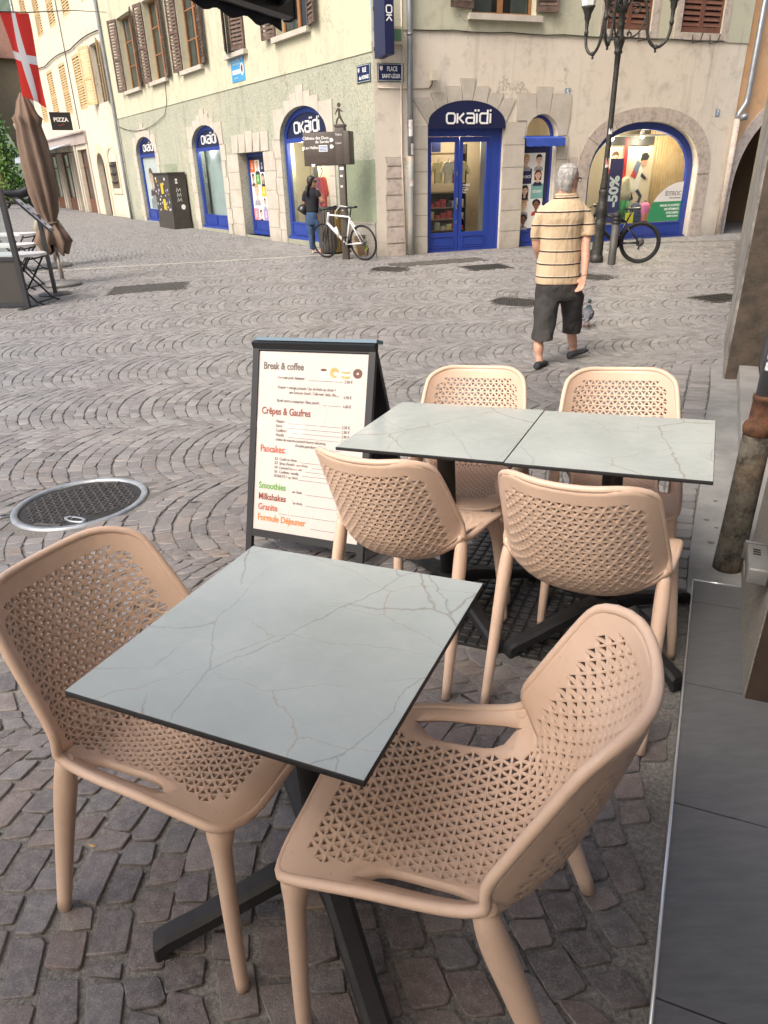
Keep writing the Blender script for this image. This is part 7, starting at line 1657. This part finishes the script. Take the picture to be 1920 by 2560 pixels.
M_SKIN = skinmat('ruddy skin', (.50, .27, .19), (.60, .36, .26)); M_SKIN2 = skinmat('tan skin', (.46, .24, .15), (.54, .30, .20))
# --- the walking man
YB = 6.66; fo = gnd(1392, 905); O = Vector((fo.x, fo.y, fo.z))
man = thing('person', 'grey haired man in a striped cream polo shirt and dark cropped trousers walking away', 'person', O)
mb = MB()
mb.loft(rel([pxring(1350, 1440, 705, YB, .12), pxring(1354, 1444, 620, YB, .115), pxring(1356, 1450, 545, YB, .12), pxring(1372, 1458, 512, YB, .09), pxring(1392, 1442, 496, YB + .01, .062), pxring(1394, 1440, 480, YB + .02, .062), pxring(1397, 1440, 464, YB + .03, .068)], O))
# skull: turned to the right and slightly away
hc = at_y(1421, 452, YB + .03) - O
fdir = Vector((.80, .60, -.05)).normalized(); sdir = Vector((fdir.y, -fdir.x, 0)).normalized()
Mh = Matrix(((sdir.x, fdir.x, 0, hc.x), (sdir.y, fdir.y, 0, hc.y), (sdir.z, fdir.z, 1, hc.z), (0, 0, 0, 1)))
rings = []
for z, w_, f0, f1 in ((-.115, .035, .02, .075), (-.105, .050, -.03, .088), (-.085, .060, -.062, .093), (-.05, .067, -.082, .096), (-.01, .073, -.092, .098), (.03, .077, -.098, .099), (.065, .076, -.096, .094), (.095, .066, -.085, .078), (.118, .045, -.06, .05), (.128, .012, -.02, .012)):
    c_, h_ = (f0 + f1) / 2, (f1 - f0) / 2; rings.append([(w_ * math.cos(t), c_ + h_ * math.sin(t), z) for t in np.linspace(0, 2 * math.pi, 24, endpoint=False)])
mb.loft(rings, Mh)
mb.loft([[(w_ * math.cos(t), y + .5 * w_ * math.sin(t), z) for t in np.linspace(0, 2 * math.pi, 10, endpoint=False)] for y, z, w_ in ((.095, .028, .010), (.106, .005, .013), (.117, -.018, .018), (.108, -.028, .013))], Mh)   # nose
for sg in (-1, 1): mb.loft([[(sg * (.070 + dx) + .006 * math.cos(t) * k_, -.008 + .019 * k_ * math.cos(t), z + .002 * math.sin(t)) for t in np.linspace(0, 2 * math.pi, 10, endpoint=False)] for z, dx, k_ in ((-.040, .000, .5), (-.02, .006, .85), (.005, .009, 1.05), (.022, .010, .8), (.030, .007, .3))], Mh)      # ears
mb.loft([[(w_ * math.cos(t), .094 + .008 * math.sin(t), z) for t in np.linspace(0, 2 * math.pi, 10, endpoint=False)] for z, w_ in ((-.066, .012), (-.060, .024), (-.054, .022), (-.049, .010))], Mh)                          # lips
limb(mb, smooth_limb([(1447, 520, YB, .050), (1466, 560, YB - .01, .048), (1467, 590, YB - .02, .044), (1463.5, 612, YB - .05, .042), (1464, 640, YB - .09, .040), (1462.5, 668, YB - .13, .033), (1461, 690, YB - .16, .0265)]), O)
wr = at_y(1461, 690, YB - .16) - O
hand(mb, wr, (-.20, .05, -1), (-.35, -.2, .02), (.3, 1, 0), 1.0, .42)
limb(mb, smooth_limb([(1368, 520, YB, .050), (1346, 560, YB + .02, .047), (1341, 600, YB + .03, .043), (1345, 625, YB + .06, .040), (1352, 645, YB + .16, .036), (1362, 662, YB + .25, .027)]), O)
hand(mb, at_y(1362, 662, YB + .25) - O, (.2, .75, -.55), (.6, -.2, -.5), (.3, .1, 1), 1.0, .5)
YLg, YRg = 6.46, 6.84
limb(mb, smooth_limb([(1372, 705, YB, .085), (1364, 780, YB - .05, .07), (1358, 830, YB - .10, .056), (1347, 852, YB - .14, .046), (1346.5, 870, YB - .17, .047), (1347, 888, YLg + .02, .036), (1349, 903, YLg, .031), (1350, 912, YLg, .032)]), O)
limb(mb, smooth_limb([(1420, 705, YB, .085), (1430, 770, YB + .06, .07), (1430, 820, YB + .10, .054), (1429, 836, YB + .13, .046), (1431, 850, YRg - .02, .047), (1433, 866, YRg, .036), (1434, 878, YRg, .032), (1434, 884, YRg, .032)]), O)
mb.build('body', M_SKIN, man, remesh=.0065, smooth_it=2)
# shirt
k = NB('striped polo cotton', .85)
zz = k.math('SUBTRACT', k.math('ADD', k.sep()[2], k.math('MULTIPLY', k.noise(5, 3), .012)), .0)
ph = k.math('FRACT', k.math('DIVIDE', k.math('SUBTRACT', zz, .800), .1085))
dk = k.math('MULTIPLY', k.math('LESS_THAN', ph, .12), k.math('GREATER_THAN', ph, .0)); wh = k.math('LESS_THAN', k.math('ABSOLUTE', k.math('SUBTRACT', ph, .060)), .105)
n1 = k.noise(7, 4)
c = k.ramp(n1, [(.35, (.54, .41, .265)), (.65, (.59, .455, .30))]); c = k.mix(wh, c, (.76, .66, .52)); c = k.mix(dk, c, (.055, .030, .022)); k.col(c); fv = k.n('ShaderNodeMapping', {'Vector': k.obj, 'Scale': (9, 9, 3.2), 'Rotation': (.5, .2, 0)}).outputs[0]; k.bump(k.math('ADD', k.math('MULTIPLY', k.noise(1.3, 3, .55, fv, 1.2), 1.6), k.math('MULTIPLY', k.noise(300, 2), .1)), .45, .025); M_POLO = k.m
mb = MB()
def wrink(rings, amp, o):
    return [[tuple(p - o + Vector((amp * math.sin(j * 1.9 + i * .8), amp * math.sin(j * 1.3 + i * .55 + 1), 0))) for i, p in enumerate(r)] for j, r in enumerate(rings)]
mb.loft(wrink([pxring(1337, 1448, 707, YB, .155, sq=2.4), pxring(1340, 1450, 690, YB, .155, sq=2.4), pxring(1344, 1450, 660, YB, .15, sq=2.3), pxring(1347, 1450, 630, YB, .145, sq=2.2), pxring(1350, 1449, 600, YB, .14, sq=2.2), pxring(1349, 1451, 570, YB, .142, sq=2.2), pxring(1347, 1458, 545, YB, .138, sq=2.2), pxring(1351, 1463, 525, YB, .125, sq=2.2), pxring(1364, 1459, 509, YB, .10), pxring(1383, 1447, 497, YB + .01, .078), pxring(1389, 1444, 489, YB + .015, .072), pxring(1391, 1442, 483, YB + .02, .068)], .0075, O))
mb.tube([tuple(at_y(x, y, Y) - O) for x, y, Y in ((1446, 522, YB), (1460, 536, YB), (1468, 555, YB - .005), (1470, 575, YB - .015), (1469.5, 590, YB - .02))], [.062, .067, .068, .068, .069], 18)
mb.tube([tuple(at_y(x, y, Y) - O) for x, y, Y in ((1366, 522, YB), (1353, 540, YB), (1345, 560, YB + .01), (1340.5, 580, YB + .02), (1339.5, 597, YB + .03))], [.06, .06, .056, .052, .050], 18)
mb.build('polo_shirt', M_POLO, man, remesh=.008, smooth_it=4)
MB().tube([tuple(p - O) for p in pxring(1390, 1442, 487, YB + .018, .070, 24)], .011, 8, closed=True).build('collar', mat('polo collar', (.60, .46, .30), (.54, .40, .25), .8, nscale=20), man)
# trousers
k = NB('dark cropped trousers', .85); n1 = k.noise(9, 5, .6); n2 = k.noise(2.2, 3); k.col(k.ramp(n1, [(.3, (.030, .028, .027)), (.7, (.046, .043, .041))])); k.bump(k.math('ADD', n1, k.math('MULTIPLY', n2, 1.5)), .8, .03); M_TROU = k.m
mb = MB()
mb.loft(wrink([pxring(1343, 1446, 690, YB, .145), pxring(1340, 1449, 715, YB, .152, sq=2.3), pxring(1338, 1458, 735, YB, .15, sq=2.3), pxring(1337, 1460, 748, YB, .14)], .003, O))
mb.loft(wrink([pxring(1339, 1402, 735, YB, .135), pxring(1337, 1398, 760, YB - .02, .125), pxring(1335, 1394, 780, YB - .05, .115), pxring(1334, 1390, 800, YB - .07, .105), pxring(1332, 1387, 820, YB - .10, .10), pxring(1330, 1383, 838, YB - .13, .098), pxring(1328.5, 1381, 849, YB - .15, .098)], .007, O))
mb.loft(wrink([pxring(1394, 1459, 735, YB, .135), pxring(1402, 1457, 760, YB + .03, .12), pxring(1406, 1455, 780, YB + .06, .11), pxring(1406, 1454, 800, YB + .09, .10), pxring(1405.5, 1453.5, 818, YB + .11, .094), pxring(1407, 1450, 832, YB + .13, .09)], .007, O))
mb.build('cropped_trousers', M_TROU, man, remesh=.008, smooth_it=3)
M_SUEDE = mat('black suede', (.016, .017, .020), (.028, .030, .034), .8, nscale=20)
def shoe(heel, toe, lift_heel, w_=.047, tilt=0.):
    f = toe - heel; L_ = f.length; f.normalize(); q = Vector((f.y, -f.x, 0)).normalized(); up = q.cross(f)
    rings = []
    for d_, hw, h_ in ((-.01, .012, .025), (.0, .030, .055), (.03, .036, .066), (.09, .036, .060), (.15, .043, .050), (.20, .046, .042), (.245, .038, .034), (.27, .020, .022), (.278, .006, .012)):
        dd = d_ / .278 * L_
        rings.append([tuple(heel + f * dd + q * hw * math.cos(t) + up * (h_ / 2 + h_ / 2 * math.sin(t) * (1 if math.sin(t) > 0 else .98))) for t in np.linspace(0, 2 * math.pi, 14, endpoint=False)])
    return MB().loft(rings)
h0 = gnd(1340, 925) - O; shoe(h0 + Vector((0, 0, .004)), h0 + Vector((.14, .22, .006)), 0).build('shoe', M_SUEDE, man)
h0 = gnd(1421, 899) - O; shoe(h0 + Vector((.0, .0, .008)), h0 + Vector((.215, .11, .055)), 0).build('shoe', M_SUEDE, man)
# grey hair and glasses
k = NB('grey hair', .7); n1 = k.noise(30, 5, .7); n3 = k.n('ShaderNodeMapping', {'Vector': k.obj, 'Scale': (90, 90, 12)}).outputs[0]; n2 = k.noise(1.5, 4, .6, n3); k.col(k.ramp(k.math('ADD', k.math('MULTIPLY', n1, .5), k.math('MULTIPLY', n2, .5)), [(.35, (.20, .185, .17)), (.5, (.46, .44, .42)), (.65, (.66, .64, .62))])); k.bump(n2, .8, .01); M_HAIRG = k.m
mb = MB(); rings = []
for z, w_, f0, f1 in ((-.098, .050, -.062, -.02), (-.085, .064, -.080, -.012), (-.055, .073, -.096, -.006), (-.02, .079, -.105, -.004), (.03, .0835, -.110, .03), (.065, .083, -.108, .075), (.098, .073, -.098, .078), (.124, .052, -.072, .055), (.136, .015, -.022, .015)):
    c_, h_ = (f0 + f1) / 2, (f1 - f0) / 2; rings.append([((w_ + .0035 * math.sin(t * 13 + z * 200)) * math.cos(t), c_ + (h_ + .0035 * math.sin(t * 11 + z * 160)) * math.sin(t), z + .002 * math.sin(t * 17)) for t in np.linspace(0, 2 * math.pi, 40, endpoint=False)])
mb.loft(rings, Mh)
rh = random.Random(2)
for _ in range(2600):
    i = rh.randrange(1, len(rings) - 1); P = Vector(rings[i][rh.randrange(40)]) * (1 - rh.random() * .02); Pn = Vector(rings[i + 1][rh.randrange(40)])
    P = P + Vector((0, 0, rh.uniform(-.015, .015))); nn = Vector((P.x, P.y + .01, P.z * .8)).normalized()
    d = (Vector((rh.gauss(0, .35), -.5 + rh.gauss(0, .3), -.75 + rh.gauss(0, .3))) + nn * rh.uniform(.1, .45)); d = d.normalized() * rh.uniform(.012, .028); s_ = d.cross(nn).normalized() * .0011
    mb.add([tuple(P - s_), tuple(P + s_), tuple(P + d)], [(0, 1, 2)], False, Mh)
mb.build('hair', M_HAIRG, man, fix=False)
mb = MB()
for sg in (-1, 1): mb.tube([(sg * .080, -.012, .012), (sg * .079, .05, .020), (sg * .070, .100, .020)], .0032, 6, Mh); mb.tube([(sg * .036 + .026 * math.cos(t), .110 - .012 * abs(math.cos(t)), .012 + .019 * math.sin(t)) for t in np.linspace(0, 2 * math.pi, 14, endpoint=False)], .0026, 5, Mh, closed=True)
mb.tube([(-.012, .112, .016), (.012, .112, .016)], .0026, 5, Mh); mb.build('glasses', M_GLOSSB, man)
mb = MB()
for sg in (-1, 1): mb.ball((sg * .034, .086, .012), (.013, .010, .011), Mh)
mb.build('eyes', mat('eye white', (.6, .57, .54), None, .3), man)
# --- the woman at the shop window
YW = 15.9; fo = gnd(795, 632); O = Vector((fo.x, YW, Gz(fo.x, YW)))
wom = thing('person', 'dark haired woman in a navy top and blue jeans standing at the shop window', 'person', O)
zx = lambda X: 740 + .1567 * X
zy = lambda Y: 400 + .1567 * Y
PR_ = lambda X0, X1, Y, dep, dY=0., n=18: pxring(zx(X0), zx(X1), zy(Y), YW + dY, dep, n)
LP = lambda X, Y, dY, r: (zx(X), zy(Y), YW + dY, r)
mb = MB(); mb.loft(rel([PR_(150, 355, 850, .10), PR_(165, 350, 720, .095), PR_(155, 355, 560, .10), PR_(190, 300, 465, .07), PR_(215, 285, 435, .05), PR_(215, 285, 400, .05)], O))
hc = at_y(zx(255), zy(350), YW) - O; fdir = Vector((.93, .36, -.05)).normalized(); sdir = Vector((fdir.y, -fdir.x, 0)).normalized()
Mw = Matrix(((sdir.x, fdir.x, 0, hc.x), (sdir.y, fdir.y, 0, hc.y), (0, 0, 1, hc.z), (0, 0, 0, 1)))
rings = []
for z, w_, f0, f1 in ((-.105, .03, .02, .07), (-.09, .048, -.03, .082), (-.05, .060, -.07, .086), (0, .066, -.085, .088), (.05, .067, -.088, .084), (.09, .055, -.07, .065), (.112, .02, -.03, .02)):
    c_, h_ = (f0 + f1) / 2, (f1 - f0) / 2; rings.append([(w_ * math.cos(t), c_ + h_ * math.sin(t), z) for t in np.linspace(0, 2 * math.pi, 18, endpoint=False)])
mb.loft(rings, Mw); mb.ball((0, .094, -.012), (.012, .016, .02), Mw); mb.ball((0, .086, -.055), (.02, .008, .008), Mw)
limb(mb, smooth_limb([LP(335, 520, -.04, .045), LP(385, 600, -.06, .040), LP(425, 668, -.05, .036), LP(420, 620, .02, .033), LP(395, 560, .07, .027), LP(375, 535, .09, .022)]), O)
hand(mb, at_y(zx(375), zy(535), YW + .09) - O, (-.3, .2, .9), (-.8, .2, -.2), (0, 1, .2), .85, .6)
limb(mb, smooth_limb([LP(150, 530, .04, .043), LP(130, 620, .05, .038), LP(140, 700, .08, .034), LP(165, 735, .16, .024)]), O)
hand(mb, at_y(zx(165), zy(735), YW + .16) - O, (.5, .6, -.5), (0, .3, -1), (0, 1, .3), .85, .6)
for pts in ([LP(205, 860, .02, .075), LP(235, 1150, .02, .055), LP(265, 1300, .03, .042), LP(280, 1440, .04, .030), LP(285, 1480, .03, .03)], [LP(310, 860, -.02, .075), LP(370, 1100, -.02, .055), LP(395, 1300, .0, .042), LP(400, 1440, .0, .030), LP(402, 1480, 0, .03)]): limb(mb, smooth_limb(pts), O)
mb.build('body', M_SKIN2, wom, remesh=.008, smooth_it=2)
mb = MB(); mb.loft(wrink([PR_(150, 365, 835, .125), PR_(150, 370, 800, .125), PR_(160, 365, 720, .118), PR_(150, 372, 620, .118), PR_(140, 368, 540, .115), PR_(160, 335, 480, .09), PR_(195, 305, 448, .065), PR_(205, 295, 435, .055)], .005, O))
for pts in ([LP(325, 495, -.03, .055), LP(352, 545, -.05, .058), LP(378, 590, -.06, .055)], [LP(165, 500, .03, .052), LP(135, 570, .05, .055), LP(128, 655, .06, .052)]): limb(mb, pts, O)
mb.build('navy_top', mat('navy top cloth', (.007, .007, .012), (.013, .013, .02), .85, nscale=9, bump=.5, bscale=12), wom, remesh=.011, smooth_it=3)
k = NB('blue denim', .85); n1 = k.noise(6, 5, .6); n2 = k.noise(200, 2); k.col(k.ramp(n1, [(.3, (.020, .045, .105)), (.7, (.045, .095, .19))])); k.bump(n1, .6, .02); M_DENIM = k.m
mb = MB(); mb.loft(wrink([PR_(150, 362, 825, .12), PR_(145, 372, 900, .13), PR_(150, 385, 980, .13), PR_(165, 395, 1030, .12)], .003, O))
mb.loft(wrink([PR_(150, 285, 960, .11, .02), PR_(170, 300, 1080, .10, .02), PR_(195, 308, 1200, .085, .03), PR_(208, 310, 1320, .075, .03), PR_(225, 312, 1420, .068, .03)], .006, O)); mb.loft(wrink([PR_(262, 392, 960, .11, -.02), PR_(300, 408, 1080, .10, -.02), PR_(340, 425, 1180, .085, -.01), PR_(362, 432, 1300, .075, 0), PR_(372, 435, 1400, .068, 0)], .006, O))
mb.build('jeans', M_DENIM, wom, remesh=.011, smooth_it=3)
for X, Yb, dY in ((262, 1530, .0), (365, 1524, .0)):
    h0 = at_y(zx(X + 8), zy(Yb), YW + dY) - O; h0.z = .004; s_ = shoe(h0, h0 + Vector((.20, .12, 0)), 0); s_.build('shoe', mat('beige trainer', (.45, .33, .27), (.55, .45, .40), .7, nscale=12), wom)
M_HBLK = mat('black hair', (.010, .008, .007), (.022, .016, .013), .4, nscale=60, bump=.4, bscale=150)
mb = MB(); rings = []
for z, w_, f0, f1 in ((-.085, .045, -.085, -.03), (-.05, .068, -.102, -.005), (0, .076, -.108, .02), (.05, .077, -.108, .065), (.095, .065, -.09, .075), (.122, .025, -.04, .03)):
    c_, h_ = (f0 + f1) / 2, (f1 - f0) / 2; rings.append([(w_ * math.cos(t), c_ + h_ * math.sin(t), z) for t in np.linspace(0, 2 * math.pi, 20, endpoint=False)])
mb.loft(rings, Mw); limb(mb, smooth_limb([LP(195, 420, -.05, .035), LP(170, 450, -.09, .032), LP(165, 500, -.12, .034), LP(172, 550, -.13, .026), LP(178, 590, -.13, .008)]), O); mb.build('ponytail_hair', M_HBLK, wom)
MB().tube([(.066, .0, .015), (.064, .06, .018), (.03, .092, .010), (-.03, .092, .010), (-.064, .06, .018)], .012, 8, Mw, flat=1.2).build('sunglasses', M_GLOSSB, wom)
p = at_y(zx(118), zy(800), YW + .03); rt = thing('helmet', 'black round helmet hanging from the arm of the woman', 'helmet', p)
MB().lathe([(.12, -.06), (.125, -.02), (.115, .04), (.085, .09), (.04, .115), (.003, .12)], 20, Matrix.Rotation(R(35), 4, 'Y')).build('shell', M_GLOSSB, rt); MB().tube([(.06, .0, .06), (.10, .02, .15), (.03, .01, .10)], .008, 6).build('strap', M_BLACK, rt)
# --- pigeon
p = gnd(1465, 818); pg = thing('pigeon', 'grey pigeon walking on the cobbles near the man', 'bird', Matrix.Translation(p) @ Matrix.Rotation(R(-22), 4, 'Z') @ Matrix.Scale(1.12, 4))
mb = MB(); mb.loft([[(w_ * math.cos(t), y + h_ * math.sin(t) * .35, z + h_ * math.sin(t)) for t in np.linspace(0, 2 * math.pi, 14, endpoint=False)] for y, z, w_, h_ in ((-.17, .085, .018, .006), (-.11, .100, .034, .018), (-.06, .115, .052, .040), (0, .135, .060, .054), (.05, .155, .052, .050), (.085, .18, .034, .036), (.10, .21, .024, .026), (.105, .235, .021, .022))])
mb.ball((0, .112, .250), (.021, .026, .022)); mb.loft([[(r_ * math.cos(t), y, .247 + r_ * math.sin(t)) for t in np.linspace(0, 2 * math.pi, 8, endpoint=False)] for y, r_ in ((.13, .008), (.15, .005), (.16, .001))])
k = NB('pigeon feathers', .7); s3 = k.sep(); n1 = k.noise(40, 4); hd_ = k.ramp(k.math('ADD', s3[2], k.math('MULTIPLY', n1, .03)), [(.185, (0, 0, 0)), (.215, (1, 1, 1))])
c = k.mix(hd_, k.ramp(n1, [(.35, (.07, .075, .085)), (.65, (.15, .16, .175))]), (.03, .05, .055)); k.col(c); M_PIG = k.m
mb.build('body', M_PIG, pg, remesh=.006, smooth_it=2)
M_WING = mat('speckled wing', (.035, .037, .042), (.26, .27, .28), .7, nscale=34, lo=.52, hi=.60)
for sg in (-1, 1): MB().loft([[(sg * (x + .012 * math.cos(t)), y, z + h_ * math.sin(t)) for t in np.linspace(0, 2 * math.pi, 10, endpoint=False)] for y, z, x, h_ in ((.05, .15, .045, .012), (.02, .145, .056, .035), (-.04, .130, .052, .034), (-.10, .11, .032, .018), (-.15, .098, .014, .005))]).build('wing', M_WING, pg)
for sg in (-1, 1): MB().tube([(sg * .025, .0, .09), (sg * .025, -.008, .03), (sg * .025, .0, .006)], .006, 6).tube([(sg * .025, .0, .006), (sg * .025, .04, .004)], .004, 5).tube([(sg * .025, .0, .006), (sg * .045, .03, .004)], .0035, 5).build('leg', mat('pigeon leg', (.45, .13, .09), None, .6), pg)
